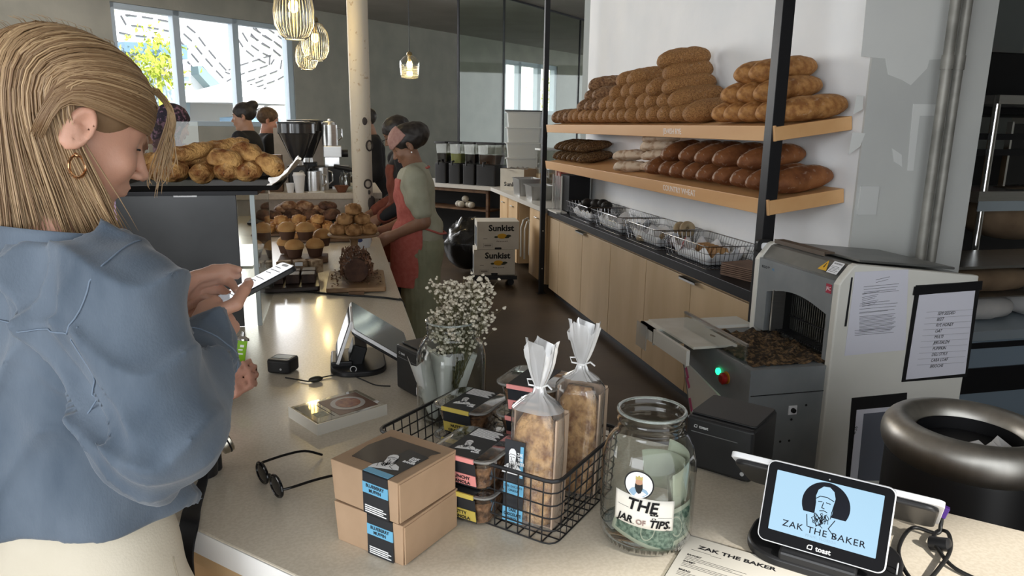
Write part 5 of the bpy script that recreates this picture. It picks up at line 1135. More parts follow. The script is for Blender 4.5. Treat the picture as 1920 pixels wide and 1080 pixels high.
obj('corner_post', MB().box((DX1-.014, DY0, CZ+.001), (DX1, DY0+.014, DZ)).box((DX1-.012, DY1-.012, CZ+.001), (DX1, DY1, DZ)), mat('glass_edge', (.42, .47, .47), .25, metal=.3), dc, smooth=0)
obj('top_board', MB().box((DX0-.01, DY0-.012, DZ), (DX1+.012, DY1+.01, DZ+.012)), m_black, dc, smooth=0)
obj('inner_shelf', MB().box((DX0+.01, DY0+.02, CZ+.19), (DX1-.02, DY1-.02, CZ+.20)), m_steel, dc, smooth=0)
lp = ony(347, 366, DY0); obj('name_strip', MB().box((lp.x-.034, DY0-.0012, lp.z-.006), (lp.x+.034, DY0, lp.z+.006)), m_lwht, dc, smooth=0)
text(dc, 'SHIPPING LIST', .0075, m_ink, Matrix.Translation((lp.x, DY0-.0014, lp.z)) @ FRONT, 'strip_lettering', sx=.9)
tr = thing('baking_tray', 'black baking tray with upturned paper at its right end on the display case', 'tray', (-.44, 2.69, DZ+.0125))
obj('tray', MB().loft([[(x, y, z) for x, y in rrect(w, d, .02, 4)] for w, d, z in ((.50, .46, 0), (.52, .48, .016), (.51, .47, .016), (.49, .45, .004))]), mat('baked_black', (.012, .011, .010), .85, spec=.1), tr)
def curl(u, v):
    a = u*1.0; return (.20+.11*u+.012*math.sin(v*5), -.22+.44*v, .008+.085*u**1.8+.006*MN.noise(Vector((u*6, v*6, 0))))
obj('curled_paper', MB().sheet(curl, 12, 16), mat('greased_paper', (.42, .34, .24), .5, col2=(.55, .47, .36), scale=14), tr, smooth=180, solid=.001)
m_dan = bread_mat('crusty_gold', (.17, .055, .015), (.60, .34, .12), 19, bump=.9, bscale=110, thr=(.34, .58), flour=(.62, .46, .28))
GB = [loaf_data('golden_baguette', m_dan, seed=i+61, L=.22, w=.075, h=.065, cuts=2, flour=.5, rough=.016, blunt=.5) for i in range(4)]
GBB = [loaf_data('golden_roll', m_dan, seed=i+71, L=.115, w=.085, h=.075, cuts=1, flour=.5, rough=.018, blunt=.7) for i in range(3)]
tb0 = DZ+.018
def put(data, name, px, py, y, rz, rx, lab, cat='bread', grp='golden loaves on the display case', ry=0, dz=0):
    p = ony(px, py, y); o = bpy.data.objects.new(name, data); COL.objects.link(o); o.location = (p.x, p.y, p.z+dz); o.rotation_euler = (R(rx), R(ry), R(rz)); return tag(o, lab, cat, grp)
lo_ = [(297, 338, 2.56, 80), (331, 340, 2.55, 85), (381, 340, 2.55, 88), (428, 340, 2.55, 86), (470, 339, 2.55, 92)]
nm_ = ['at the far left', 'second from the left', 'in the middle', 'fourth from the left', 'at the right']
for i, (px, py, y, rz) in enumerate(lo_): put(GBB[i % 3], 'golden_roll', px, py, y, rz, 0, 'browned roll in the bottom row of the tray '+nm_[i]); 
up_ = [(GB, 297, 316, 2.58, 25, -8, 'golden baguette end at the left of the tray, second row'), (GB, 345, 303, 2.60, 35, -14, 'long golden baguette sloping up across the top left of the pile'), (GB, 385, 308, 2.66, 30, -14, 'golden baguette crossing the middle of the pile'),
       (GB, 413, 291, 2.70, 25, -12, 'golden baguette highest in the middle of the pile'), (GBB, 421, 318, 2.55, -15, 8, 'browned oval roll right of the middle of the pile'), (GBB, 462, 307, 2.58, -20, 6, 'large split golden roll at the top right of the pile'), (GBB, 502, 325, 2.56, -50, 15, 'round golden roll at the far right against the curled paper'),
       (GBB, 446, 326, 2.66, 10, 0, 'golden roll tucked behind the lower row on the right'), (GBB, 350, 328, 2.68, 30, 0, 'golden roll tucked behind the lower row on the left')]
for (D, px, py, y, rz, ry, lb) in up_: put(D[int(px) % len(D)], 'golden_loaf', px, py, y, rz, 0, lb, ry=ry)
tag(obj('acrylic_screen', MB().box((-.69, 3.02, CZ), (-.51, 3.026, 1.60)), glass('case_glass'), smooth=0), 'clear acrylic screen standing behind the golden loaves', 'screen')
# ================================================================ pastries on the counter
m_board = mat('walnut_board', (.09, .045, .022), .5, col2=(.16, .085, .04), scale=12, stretch=(1, .15, 1))
m_boardl = mat('acacia_board', (.17, .095, .045), .5, col2=(.27, .16, .08), scale=12, stretch=(1, .15, 1))
def board(label, x, y, w, d, rz, m, th=.018, name='wooden_board'):
    b = thing(name, label, 'board', (x, y, CZ), R(rz)); obj('board', MB().rbox(w, d, .006, .006+th, .012), m, b, bevel=.003)
    obj('foot', MB().box((-w/2+.02, -d/2+.03, 0), (w/2-.02, -d/2+.05, .006)).box((-w/2+.02, d/2-.05, 0), (w/2-.02, d/2-.03, .006)), m, b, smooth=0); return b
bd = board('acacia board carrying the chocolate shaving log', .062, 3.05, .235, .36, -2, m_boardl)
obj('bark_notch', MB().box((-.03, -.20, .0), (.03, -.175, .012)), m_board, bd, smooth=0)
lg = thing('chocolate_log', 'chocolate log cake heaped with dark shavings on the acacia board', 'cake', (.060, 3.06, CZ+.0245))
obj('log_body', MB().tube([(0, -.10, .052), (0, 0, .055), (0, .13, .052)], [.048, .052, .046], 22), mat('choc_cake', (.035, .014, .008), .8, col2=(.07, .03, .015), scale=30, bump=.5), lg)
sh = MB(); rn = random.Random(5)
for k in range(520):
    a = rn.uniform(-.5, 3.64); y = rn.uniform(-.12, .14); rr_ = .05+rn.uniform(0, .016)
    c = Vector((rr_*math.cos(a), y, .054+rr_*math.sin(a))); L = rn.uniform(.012, .03)
    if k > 400: c = Vector((rn.uniform(-.10, .10), rn.uniform(-.16, .16), rn.uniform(.002, .008)))
    sh.add([(-L/2, -.003, 0), (0, -.003, .004), (L/2, -.003, 0), (L/2, .003, 0), (0, .003, .004), (-L/2, .003, 0)], [(0, 1, 4, 5), (1, 2, 3, 4)], 0, T(c, (rn.uniform(0, 6), rn.uniform(0, 6), rn.uniform(0, 6))) if k <= 400 else T(c, (rn.uniform(-.3, .3), rn.uniform(-.3, .3), rn.uniform(0, 6))))
o = obj('chocolate_shavings', sh, mat('shavings', (.085, .035, .018), .6, col2=(.17, .08, .04), scale=40), lg, smooth=0); o['kind'] = 'stuff'
bd = board('dark walnut board with brownie slabs beside the phone', -.20, 3.12, .21, .40, 3, mat('dark_board', (.025, .014, .010), .35), name='serving_board')
m_brn = mat('brownie', (.02, .009, .006), .6, col2=(.06, .03, .02), scale=30, bump=.4)
k = 0
for i in range(3):
    for j in range(2):
        tag(obj('brownie', MB().rbox(.055, .075, 0, .038, .006), m_brn, loc=(-.255+.062*i, 3.02+.09*j, CZ+.0245), bevel=.003), 'dark brownie slab on the walnut board, %s column %s row' % (['left', 'middle', 'right'][i], ['near', 'far'][j]), 'brownie', 'brownies on the walnut board')
for i in range(3):
    tag(obj('cake_wedge', MB().prism([(-.03, -.02), (.03, -.02), (.03, .03), (-.02, .03)], 0, .055), mat('nut_cake', (.20, .12, .06), .8, col2=(.45, .33, .2), scale=50, bump=.6), loc=(-.24+.065*i, 3.215, CZ+.0245), rot=(0, 0, R(20*i)), bevel=.003, smooth=0), 'nut topped cake wedge at the far end of the walnut board, '+['left', 'middle', 'right'][i], 'cake', 'nut cake wedges')
tag(obj('price_tag', MB().box((-.016, -.0006, 0), (.016, .0006, .016)), m_lwht, loc=(-.175, 3.165, CZ+.064), rot=(R(-12), 0, 0), smooth=0), 'small white price tag on the brownies', 'price tag')
# big cupcakes
m_cup = bread_mat('cupcake_top', (.40, .20, .07), (.58, .35, .14), 9, bump=.15, flour=(.6, .42, .22)); m_case = mat('brown_paper_case', (.08, .035, .018), .7)
cup0 = thing('muffin', 'tan domed muffin in a brown case', 'muffin', (0, 0, 0), 0, 'tan muffins beside the display case')
obj('paper_case', MB().lathe([(.030, 0), (.042, .045), (.041, .046), (.001, .046)], 24, cap=False), m_case, cup0); obj('muffin_top', MB().lathe([(.043, .042), (.047, .052), (.040, .070), (.024, .083), (.0, .088)], 24, cap=False), m_cup, cup0)
sp_ = [(-.215, 3.60, 0), (-.12, 3.62, 0), (-.26, 3.72, .0), (-.25, 3.68, .075), (-.165, 3.66, .075), (-.085, 3.74, .03)]
tg = board('low dark board under the tan muffins', -.175, 3.62, .23, .16, 0, m_board, th=.02)
for i, (x, y, z) in enumerate(sp_):
    o = cup0 if i == 0 else copytree(cup0); o.location = (x, y, CZ+.027+z); o['label'] = 'tan domed muffin beside the display case, '+['front left of the lower row', 'front right of the lower row', 'behind on the left', 'upper left on top of the others', 'upper right on top of the others', 'rear right'][i]
# cake stand with cinnamon buns
cs = thing('cake_stand', 'turned wooden cake stand piled with cinnamon buns', 'cake stand', (.068, 3.66, CZ))
obj('plate', MB().lathe([(.0, .115), (.05, .112), (.125, .118), (.128, .124), (.125, .130), (0, .130)], 40, cap=False), m_boardl, cs)
obj('stem', MB().lathe([(.058, 0), (.058, .008), (.03, .014), (.018, .03), (.016, .06), (.022, .10), (.034, .115)], 28), m_boardl, cs)
m_bnn = bread_mat('cinnamon_bun', (.20, .09, .03), (.50, .28, .12), 24, bump=.3, thr=(.35, .6), flour=(.6, .45, .3))
def swirl(seed):
    rn = random.Random(seed); m = MB(); pts = []; rs = []
    for k in range(60):
        t = k/59; a = t*4.6*math.pi; q = .004+.031*t; pts.append((q*math.cos(a), q*math.sin(a), .028+.012*(1-t))); rs.append(.0085)
    m.tube(pts, rs, 8, flat=2.0); m.lathe([(.03, .0), (.040, .008), (.041, .03), (.034, .042), (0, .044)], 24, cap=False); return m
bun0 = obj('cinnamon_bun', swirl(1), m_bnn, smooth=180); tag(bun0, 'bun', 'bun', 'cinnamon buns on the cake stand')
bn_ = [(-.075, -.03, 0, 'front left of the bottom layer'), (.0, -.075, 0, 'front middle of the bottom layer'), (.075, -.04, 0, 'front right of the bottom layer'), (.06, .05, 0, 'rear right of the bottom layer'), (-.04, .06, 0, 'rear left of the bottom layer'), (-.042, -.02, .047, 'left of the middle layer'), (.042, -.015, .047, 'right of the middle layer'), (.0, .04, .047, 'rear of the middle layer'), (.002, .0, .094, 'topmost on the stand')]
for i, (x, y, z, lb) in enumerate(bn_):
    o = bun0 if i == 0 else copytree(bun0); o.location = (.068+x, 3.66+y, CZ+.1305+z); o.rotation_euler = (0, 0, i*1.1); o['label'] = 'glazed cinnamon bun, '+lb
pt = thing('ceramic_pot', 'small white pot with a blue mark behind the cake stand', 'pot', (.115, 4.02, CZ)); obj('pot', MB().lathe([(.0, 0), (.045, 0), (.055, .03), (.055, .085), (.05, .09), (.048, .085), (.048, .02), (0, .015)], 28, cap=False), mat('white_ceramic', (.62, .64, .68), .3), pt)
obj('blue_mark', MB().ell((-.01, -.054, .045), .016, .003, .012, 10, 6), mat('cobalt', (.02, .04, .15), .4), pt)
# long tray of slices, swirl pastries, dark muffins at the back
board('long wooden board with the row of small square slices', -.08, 4.25, .52, .13, 0, m_board, th=.014)
for k in range(9): tag(obj('pastry_square', MB().rbox(.045, .06, 0, .034, .006), m_gold, loc=(-.305+.054*k, 4.25, CZ+.0205), bevel=.004), 'small golden pastry square, %s along the long wooden board' % ORD[k], 'pastry', 'pastry squares on the long board')
sw0 = obj('swirl_pastry', swirl(2), bread_mat('swirl_gold', (.26, .10, .03), (.58, .32, .11), 22, bump=.3), smooth=180); tag(sw0, 's', 'pastry', 'swirl pastries'); k = 0
board('wide dark tray under the swirl pastries', -.20, 4.62, .62, .34, 0, m_board, th=.012, name='serving_tray')
for (x, y, z) in ((-.42, 4.5, 0), (-.33, 4.52, 0), (-.24, 4.5, 0), (-.15, 4.52, 0), (-.06, 4.5, 0), (.02, 4.5, 0), (-.38, 4.62, .0), (-.28, 4.62, 0), (-.18, 4.63, 0), (-.08, 4.62, 0), (.01, 4.6, 0), (-.34, 4.55, .045), (-.24, 4.58, .045), (-.13, 4.56, .045), (-.42, 4.72, 0), (-.30, 4.73, 0)):
    o = sw0 if k == 0 else copytree(sw0); o.location = (x, y, CZ+.0185+z); o.rotation_euler = (0, 0, k*.9); o.scale = (1.05, 1.05, 1.0); o['label'] = 'golden swirl pastry, '+ORD[k]+' from the front left of the wide dark tray'; k += 1
m_dm = bread_mat('dark_muffin', (.035, .015, .01), (.16, .08, .05), 16, bump=.3, flour=(.5, .42, .36)); m_dm2 = bread_mat('pecan_muffin', (.12, .05, .025), (.36, .22, .13), 20, bump=.5, flour=(.55, .45, .36))
board('slate serving board under the dark muffins by the coffee bar', -.20, 5.12, .78, .26, 0, m_black, th=.012, name='serving_board')
mu = [loaf_data('dark_muffin', m, seed=80+i, L=.13, w=.125, h=.085, cuts=2 if i % 2 else 0, flour=.7 if i % 2 else .3, rough=.012, blunt=.9) for i, m in enumerate((m_dm, m_dm2, m_dm, m_dm2))]
for k, (px, z) in enumerate(((512, 0), (532, .03), (551, 0), (566, .03), (583, 0), (600, .02), (622, 0), (572, .05), (615, .05), (542, .05))):
    p = onz(px, 430, CZ); y = 5.06+.08*(z > 0); o = bpy.data.objects.new('dark_muffin', mu[k % 4]); COL.objects.link(o); o.location = (onp(px, 410, (0, y, 0), (0, 1, 0)).x, y, CZ+.0185+z); o.rotation_euler = (0, 0, k*.8); tag(o, 'dark cracked bun before the coffee bar, %s by build of the far row' % ORD[k], 'bun', 'dark buns at the far end')
    o['label'] = 'dark cracked sweet bun before the coffee bar, ' + ['leftmost', 'second from the left, raised', 'third from the left', 'right of the middle, raised', 'fifth from the left', 'pale topped, raised at right', 'rightmost low one', 'topmost in the middle', 'topmost at the right', 'topmost at the left'][k]
cbk = thing('counter_cable', 'black cable crossing the counter behind the left till', 'cable', (0, 0, 0))
q = [onz(x, y, CZ+.004) for x, y in ((508, 545), (560, 546), (600, 549), (640, 553), (680, 555), (720, 558), (750, 562))]+[Vector((.215, 2.74, CZ-.0)), Vector((.232, 2.70, CZ-.05)), Vector((.232, 2.70, .5))]
obj('cord', MB().tube(catmull(q, 5), .004, 8), m_cab, cbk, smooth=180)
# ================================================================ coffee bar things
BZ = 1.10
def at5(px, y): return onp(px, 340, (0, y, 0), (0, 1, 0)).x
gx = at5(561, 5.85)
def grinder(label, x, y, s, cat='coffee grinder'):
    g = thing('coffee_grinder', label, cat, (x, y, BZ), 0, 'coffee grinders'); 
    obj('body', MB().rbox(.15*s, .20*s, .0, .20*s, .02*s), m_blackp, g, bevel=.006); obj('collar', MB().lathe([(.045*s, .20*s), (.04*s, .235*s)], 24), m_steel, g)
    obj('hopper', MB().lathe([(.04*s, .235*s), (.06*s, .27*s), (.135*s, .44*s), (.145*s, .45*s), (.145*s, .52*s)], 28, cap=False), mat('smoked_plastic', (.03, .03, .032), .15, coat=.5), g)
    obj('hopper_lid', MB().lathe([(.15*s, .52*s), (.15*s, .535*s), (.0, .54*s)], 28, cap=False), m_blackp, g)
    obj('dial', MB().torus((0, 0, 0), .018*s, .005*s, 20, 8, M=T((.03*s, -.101*s, .14*s), (R(90), 0, 0))), m_steel, g); return g
grinder('black coffee grinder with a wide hopper at the front of the coffee bar', gx, 5.78, .95)
grinder('second black grinder just behind the first one', at5(578, 6.05), 6.12, .98)
em = thing('espresso_machine', 'black and steel espresso machine between grinder and column', 'espresso machine', (at5(628, 6.0), 6.02, BZ))
obj('body', MB().box((-.17, -.10, .0), (.12, .16, .17)), m_blackp, em, smooth=0, bevel=.01); obj('head_box', MB().box((-.08, -.08, .24), (.06, .08, .33)), m_steel, em, smooth=0, bevel=.005); obj('knob', MB().lathe([(.03, 0), (.03, .05)], 16, M=T((.06, 0, .27), (0, R(90), 0))), m_blackp, em); obj('riser', MB().box((-.07, -.03, .17), (.04, .06, .24)), m_chrome, em, smooth=0)
obj('portafilter_handle', MB().tube([(.0, -.10, .17), (.10, -.14, .155), (.17, -.16, .14)], [.016, .018, .014], 10), m_blackp, em); obj('drip_tray', MB().box((-.02, -.16, 0), (.16, -.10, .02)), m_steel, em, smooth=0)
obj('steam_wand', MB().tube([(.06, -.10, .17), (.08, -.13, .10), (.085, -.13, .03)], .006, 8), m_chrome, em)
def pitcher(nm, label, x, y, z, r, h_, handle=True, cat='pitcher'):
    p = thing(nm, label, cat, (x, y, z)); obj('vessel', MB().lathe([(0, 0), (r, 0), (r*1.03, h_*.5), (r*.98, h_), (r*.94, h_), (r*.98, h_*.5), (r*.95, .004), (0, .004)], 28, cap=False), m_steel, p)
    if handle: obj('handle', MB().tube([(r, 0, h_*.85), (r*1.5, 0, h_*.8), (r*1.55, 0, h_*.4), (r, 0, h_*.25)], .006, 8), m_chrome, p)
    return p
pp = pitcher('steel_jug', 'steel lidded jug on top of the espresso machine', at5(622, 6.0), 6.02, BZ+.331, .06, .16); obj('lid', MB().lathe([(.058, .16), (.05, .18), (.012, .19), (.012, .205), (0, .208)], 24, cap=False), m_steel, pp)
pitcher('steel_pitcher', 'steel milk pitcher in front of the espresso machine', at5(590, 5.66), 5.68, BZ, .055, .15); pitcher('steel_pitcher', 'second steel pitcher behind the first, near the machine', at5(604, 5.8), 5.80, BZ, .05, .17)
def cup(label, px, y, r, h_, lid):
    c = thing('paper_cup', label, 'cup', (at5(px, y), y, BZ), 0, 'paper cups on the coffee bar'); obj('cup', MB().lathe([(0, 0), (r*.72, 0), (r, h_), (r*.96, h_), (r*.7, .003), (0, .003)], 24, cap=False), m_lwht, c)
    if lid: obj('lid', MB().lathe([(r*1.06, h_-.004), (r*1.07, h_+.004), (r*.93, h_+.012), (r*.9, h_+.022), (0, h_+.022)], 24, cap=False), m_lwht, c)
cup('small white paper cup at the front edge of the coffee bar', 544, 5.58, .031, .07, False); cup('tall white paper cup with a lid beside the small one', 561, 5.58, .043, .125, True)
tag(obj('folded_napkin', MB().box((-.06, -.04, 0), (.06, .04, .004)), m_lwht, loc=(at5(590, 5.6), 5.60, BZ), rot=(0, 0, R(15)), smooth=0), 'folded white napkin on the coffee bar beside the cups', 'napkin')
tag(obj('wooden_tamper_box', MB().box((-.05, -.06, 0), (.05, .06, .27)), m_board, loc=(at5(518, 5.7), 5.72, BZ), bevel=.006, smooth=0), 'dark brown upright box left of the coffee grinder', 'box')
tag(obj('backsplash_panel', MB().box((-.27, 0, 0), (.12, .02, .46)), mat('bar_panel', (.42, .37, .31), .6), loc=(at5(580, 6.3), 6.36, BZ), smooth=0), 'beige upright panel behind the coffee machines', 'panel')
tag(obj('glass_jug', MB().lathe([(0, 0), (.05, 0), (.055, .10), (.04, .13), (.045, .14)], 24, cap=False), glass('case_glass'), loc=(at5(650, 5.66), 5.68, BZ), smooth=60), 'clear glass jug beside the column on the coffee bar', 'jug')
tag(obj('copper_bowl', MB().lathe([(0, 0), (.03, 0), (.055, .05), (.05, .05), (.0, .01)], 24, cap=False), mat('copper_brown', (.16, .06, .03), .5), loc=(at5(640, 5.6), 5.585, BZ)), 'small brown bowl beside the column on the coffee bar', 'bowl')
# ================================================================ pendant lamps
m_bulb = mat('lamp_bulb', (1, .8, .3), .5, emit=(1.0, .72, .22), estr=6)
m_rib = mat('ribbed_glass', (.30, .30, .29), .12, metal=.35)
m_shade = glass('lamp_glass', (.90, .90, .88), op=.07, rough=.04, spec_boost=1.5)
m_brass = mat('antique_brass', (.28, .22, .12), .35, metal=1)
def lamp(label, px, py, d, w, h_, kind=0):
    p = dist(px, py, d); l = thing('pendant_lamp', label, 'lamp', p, 0, 'glass pendant lamps')
    r = w/2
    if kind == 0: prof = [(.10*r, h_*.5), (.55*r, h_*.46), (.9*r, h_*.25), (r, 0), (.96*r, -h_*.25), (.72*r, -h_*.43), (.5*r, -h_*.5)]
    else: prof = [(.30*r, h_*.5), (.60*r, h_*.44), (.98*r, h_*.25), (r, h_*.1), (.92*r, -h_*.3), (.84*r, -h_*.45), (.5*r, -h_*.5)]
    obj('glass_shade', MB().lathe(prof, 40, cap=False), m_shade, l, smooth=80)
    m = MB(); n = 34 if kind == 0 else 0
    for k in range(n):
        a = 2*math.pi*k/n; m.tube([(q*math.cos(a), q*math.sin(a), z) for q, z in prof], .0030*w/.25, 4)
    if kind: 
        for j in range(9): t = j/8; zz = h_*.05-t*h_*.5; m.torus((0, 0, zz), r*(.985-.13*t), .0022, 36, 5)
    else: m.torus((0, 0, -h_*.5), .5*r, .004, 30, 6)
    obj('glass_ribs', m, m_rib if kind == 0 else mat('rib_clear', (.55, .55, .52), .1, trans=.6), l, smooth=60)
    obj('bulb', MB().ell((0, 0, h_*.10), .034, .034, .04, 16, 10), m_bulb, l, smooth=180)
    obj('socket', MB().lathe([(.018, h_*.2), (.018, h_*.5), (.03*w/.2, h_*.52), (.028, h_*.62), (.010, h_*.66), (.008, h_*.7)], 20), m_brass, l)
    obj('cord', MB().tube([(0, 0, h_*.68), (0, 0, CEIL-p.z-.02)], .004, 6), m_black, l); obj('ceiling_cap', MB().lathe([(.05, 0), (.05, .018)], 20, M=T((0, 0, CEIL-p.z-.0185))), m_black, l)
    ld = bpy.data.lights.new('bulb_light', 'POINT'); ld.energy = 6; ld.color = (1, .75, .35); ld.shadow_soft_size = .04; lo2 = bpy.data.objects.new('bulb_light', ld); COL.objects.link(lo2); lo2.parent = l; lo2.location = (0, 0, -h_*.15)
lamp('largest ribbed glass pendant lamp, cut by the top edge of the picture', 551, 22, 4.6, .255, .33)
lamp('middle ribbed glass pendant lamp to the right of the largest', 591, 78, 6.2, .235, .31)
lamp('rear ribbed glass pendant lamp, lowest of the cluster by the window', 575, 103, 7.6, .235, .29)
lamp('lone bell shaped pendant lamp with a brass cap hanging right of the column', 768, 126, 8.0, .22, .25, 1)
# ================================================================ back counter, dispensers and boxes
B0 = Vector((1.912, 9.171, 0)); Dc = Vector((-.68, .733, 0)).normalized(); Nc = Vector((-Dc.y*-1, Dc.x*-1, 0)); Nc = Vector((.733, .68, 0))
kc = thing('back_counter', 'white topped back counter turning the corner behind the barista', 'counter', (0, 0, 0))
P2 = [(1.93, 6.72), (1.912, 9.171), tuple((B0+Dc*2.0)[:2]), tuple((B0+Dc*2.0+Nc*.7)[:2]), tuple((B0+Nc*.95)[:2]), (2.60, 9.3), (2.60, 6.72)]
obj('countertop', MB().prism(P2, BC-.045, BC), mat('pale_top', (.62, .60, .56), .3), kc, smooth=0)
obj('black_frame', MB().prism([(2.2, 6.78), (2.2, 9.3), tuple((B0+Dc*1.9+Nc*.45)[:2]), tuple((B0+Dc*1.9+Nc*.62)[:2]), (2.55, 9.5), (2.55, 6.78)], 0, BC-.045), m_black, kc, smooth=0)  # black frame set back under the countertop
for i, (a, b) in enumerate(((6.75, 7.35), (7.9, 8.35), (8.38, 8.8))):
    d = obj('door', MB().box((1.955, a, .07), (1.975, b, BC-.06)), m_ply2, kc, smooth=0, bevel=.002)
    obj('handle', MB().tube([(1.955, (a+b)/2-.05, .70), (1.935, (a+b)/2-.05, .70), (1.935, (a+b)/2+.05, .70), (1.955, (a+b)/2+.05, .70)], .005, 6), m_steel, d)
for (ya_, yb_) in ((6.74, 7.36), (7.88, 8.82)): obj('carcass', MB().box((1.976, ya_, .07), (2.2, yb_, BC-.046)), m_ply2, kc, smooth=0)
Mc = Matrix.Identity(4); Mc.col[0][:3] = -Dc; Mc.col[1][:3] = Nc; Mc.col[2][:3] = (0, 0, 1); Mc.translation = B0
m = MB(); m.box((-1.9, .02, .50), (-.05, .45, .52)).box((-.09, .02, .0), (-.05, .06, BC-.045)).box((-1.9, .02, BC-.09), (-.05, .05, BC-.05)); o = obj('open_shelf', m, m_board, kc, smooth=0); o.matrix_local = Mc
for k, (x, y, z) in enumerate(((-.55, .10, .0), (-.46, .14, .0), (-.50, .12, .075), (-.38, .1, .0), (-.62, .13, .0))):
    p = Mc @ Vector((x, y, .52+z)); tag(obj('garlic_bulb', MB().ell((0, 0, .045), .05, .05, .044, 14, 8), mat('garlic', (.55, .52, .45), .7), loc=p), 'pale round bulb on the dark shelf under the back counter, '+['left of the middle', 'in the middle', 'on top', 'rightmost', 'leftmost'][k], 'garlic', 'garlic on the dark shelf')
m_disp = glass('dispenser_glass', (.88, .88, .85), op=.12, rough=.05, spec_boost=1.5)
for k, (s, w, liq, lb) in enumerate(((.16, .30, (.05, .025, .015), 'widest drink dispenser with brown tea, rightmost of the four'), (.44, .19, (.008, .008, .01), 'drink dispenser with black coffee beside the widest one'), (.68, .19, (.30, .33, .12), 'drink dispenser with pale green drink'), (.92, .19, (.01, .009, .012), 'drink dispenser with black drink, leftmost of the four'))):
    c = B0+Dc*s+Nc*.25; d = thing('drink_dispenser', lb, 'drink dispenser', (c.x, c.y, BC), math.atan2(-Dc.y, -Dc.x), 'drink dispensers on the back counter')
    obj('base', MB().rbox(w, .30, 0, .27, .02), m_blackp, d, bevel=.005); obj('tap', MB().tube([(0, -.15, .30), (0, -.19, .30), (0, -.19, .25)], .014, 8), m_blackp, d)
    rg_ = lambda q, z: [(x, y, z) for x, y in rrect(w*q, .28*q, .03, 4)]
    obj('bowl', MB().loft([rg_(.86, .275), rg_(.98, .53)], cap=False), m_disp, d); obj('drink', MB().loft([rg_(.82, .278), rg_(.90, .40)]), mat('drink_%d' % k, liq, .15), d, smooth=0)
    obj('lid', MB().rbox(w*1.04, .31, .53, .555, .02), m_blackp, d, bevel=.003)
m_bin = mat('white_bin', (.60, .62, .62), .5)
for k in range(5):
    b_ = thing('storage_bin', ['lowest white storage bin of the stack beside the drink dispensers', 'second white storage bin from the bottom of the stack', 'middle white storage bin of the stack', 'fourth white storage bin from the bottom of the stack', 'top white storage bin with a black lid'][k], 'storage bin', (2.36, 9.18, BC+.19*k+.0), R(-20), 'white storage bins')
    obj('bin', MB().loft([[(x, y, z) for x, y in rrect(w, d, .03, 4)] for w, d, z in ((.42, .30, 0), (.45, .33, .175), (.48, .36, .176), (.48, .36, .189))]), m_bin, b_)
    if k == 4: obj('lid', MB().rbox(.50, .38, .19, .205, .03), m_blackp, b_)
def carton(label, x, y, z, rz, w, d, h_, open_=False, words=True, m=None):
    c = thing('citrus_carton', label, 'box', (x, y, z), R(rz), 'citrus cartons'); mm = m or mat('white_carton', (.55, .52, .46), .8, col2=(.62, .59, .53), scale=6)
    if open_: obj('carton', MB().box((-w/2, -d/2, 0), (w/2, -d/2+.006, h_)).box((-w/2, d/2-.006, 0), (w/2, d/2, h_)).box((-w/2, -d/2, 0), (-w/2+.006, d/2, h_)).box((w/2-.006, -d/2, 0), (w/2, d/2, h_)).box((-w/2, -d/2, 0), (w/2, d/2, .006)), mm, c, smooth=0)
    else:
        obj('carton', MB().box((-w/2, -d/2, 0), (w/2, d/2, h_)), mm, c, smooth=0, bevel=.003)
    Y = -d/2-.001
    if words:
        text(c, 'Sunkist', .085, m_ink, Matrix.Translation((.03, Y, h_*.76)) @ FRONT, 'brand_lettering', bold=.003, sx=1.05)
        obj('lemon_picture', MB().ell((.04, Y, h_*.48), .05, .002, .027, 18, 8), mat('lemon_print', (.60, .33, .02), .7), c); obj('leaf_picture', MB().ell((.105, Y, h_*.49), .028, .0018, .012, 10, 6).ell((.085, Y, h_*.44), .03, .0018, .010, 10, 6).ell((-.02, Y, h_*.45), .02, .0018, .010, 10, 6), mat('leaf_print', (.03, .035, .02), .7), c)
        m = MB()
        for k in range(7): a = (k-3)*.16; m.box((-.006, -.0005, -.005), (.006, .0005, .005), 0, T((.04+.11*math.sin(a), Y, h_*.29-.0+.03*(1-math.cos(a))), (0, a, 0)))
        m.box((-.15, Y-.0005, h_*.38), (-.11, Y, h_*.40)); m.box((-.15, Y-.0005, h_*.08), (-.06, Y, h_*.085)).box((-.15, Y-.0005, h_*.22), (-.06, Y, h_*.225)).box((-.15, Y-.0005, h_*.08), (-.147, Y, h_*.22)).box((-.063, Y-.0005, h_*.08), (-.06, Y, h_*.22)).box((-.14, Y-.0005, h_*.12), (-.07, Y, h_*.18)); obj('small_marks', m, mat('print_grey2', (.25, .23, .2), .8), c, smooth=0)
        obj('hand_hole', MB().prism(rrect(.07, .02, .009), -.001, .001, M=T((-.0, Y, .012), (R(90), 0, 0))), m_black, c, smooth=0)
        obj('side_print', MB().box((-w/2-.0015, -d/2+.03, .03), (-w/2, d/2-.05, h_-.06)), mat('side_print', (.05, .06, .07), .7), c, smooth=0)
    return c
dl = thing('dolly', 'low black dolly under the two citrus cartons', 'dolly', (1.545, 7.24, 0), R(-8)); obj('deck', MB().box((-.23, -.19, .07), (.23, .19, .11)), m_blackp, dl, smooth=0, bevel=.004)
for sx_ in (-1, 1):
    for sy_ in (-1, 1): obj('wheel', MB().lathe([(.033, -.012), (.035, 0), (.033, .012)], 18, M=T((sx_*.17, sy_*.13, .035), (R(90), 0, 0))), m_black, dl)
carton('lower white citrus carton resting on the black dolly', 1.545, 7.24, .111, -8, .42, .30, .262); carton('upper white citrus carton with a torn label, on top of the other', 1.575, 7.24, .375, -6, .43, .31, .285)
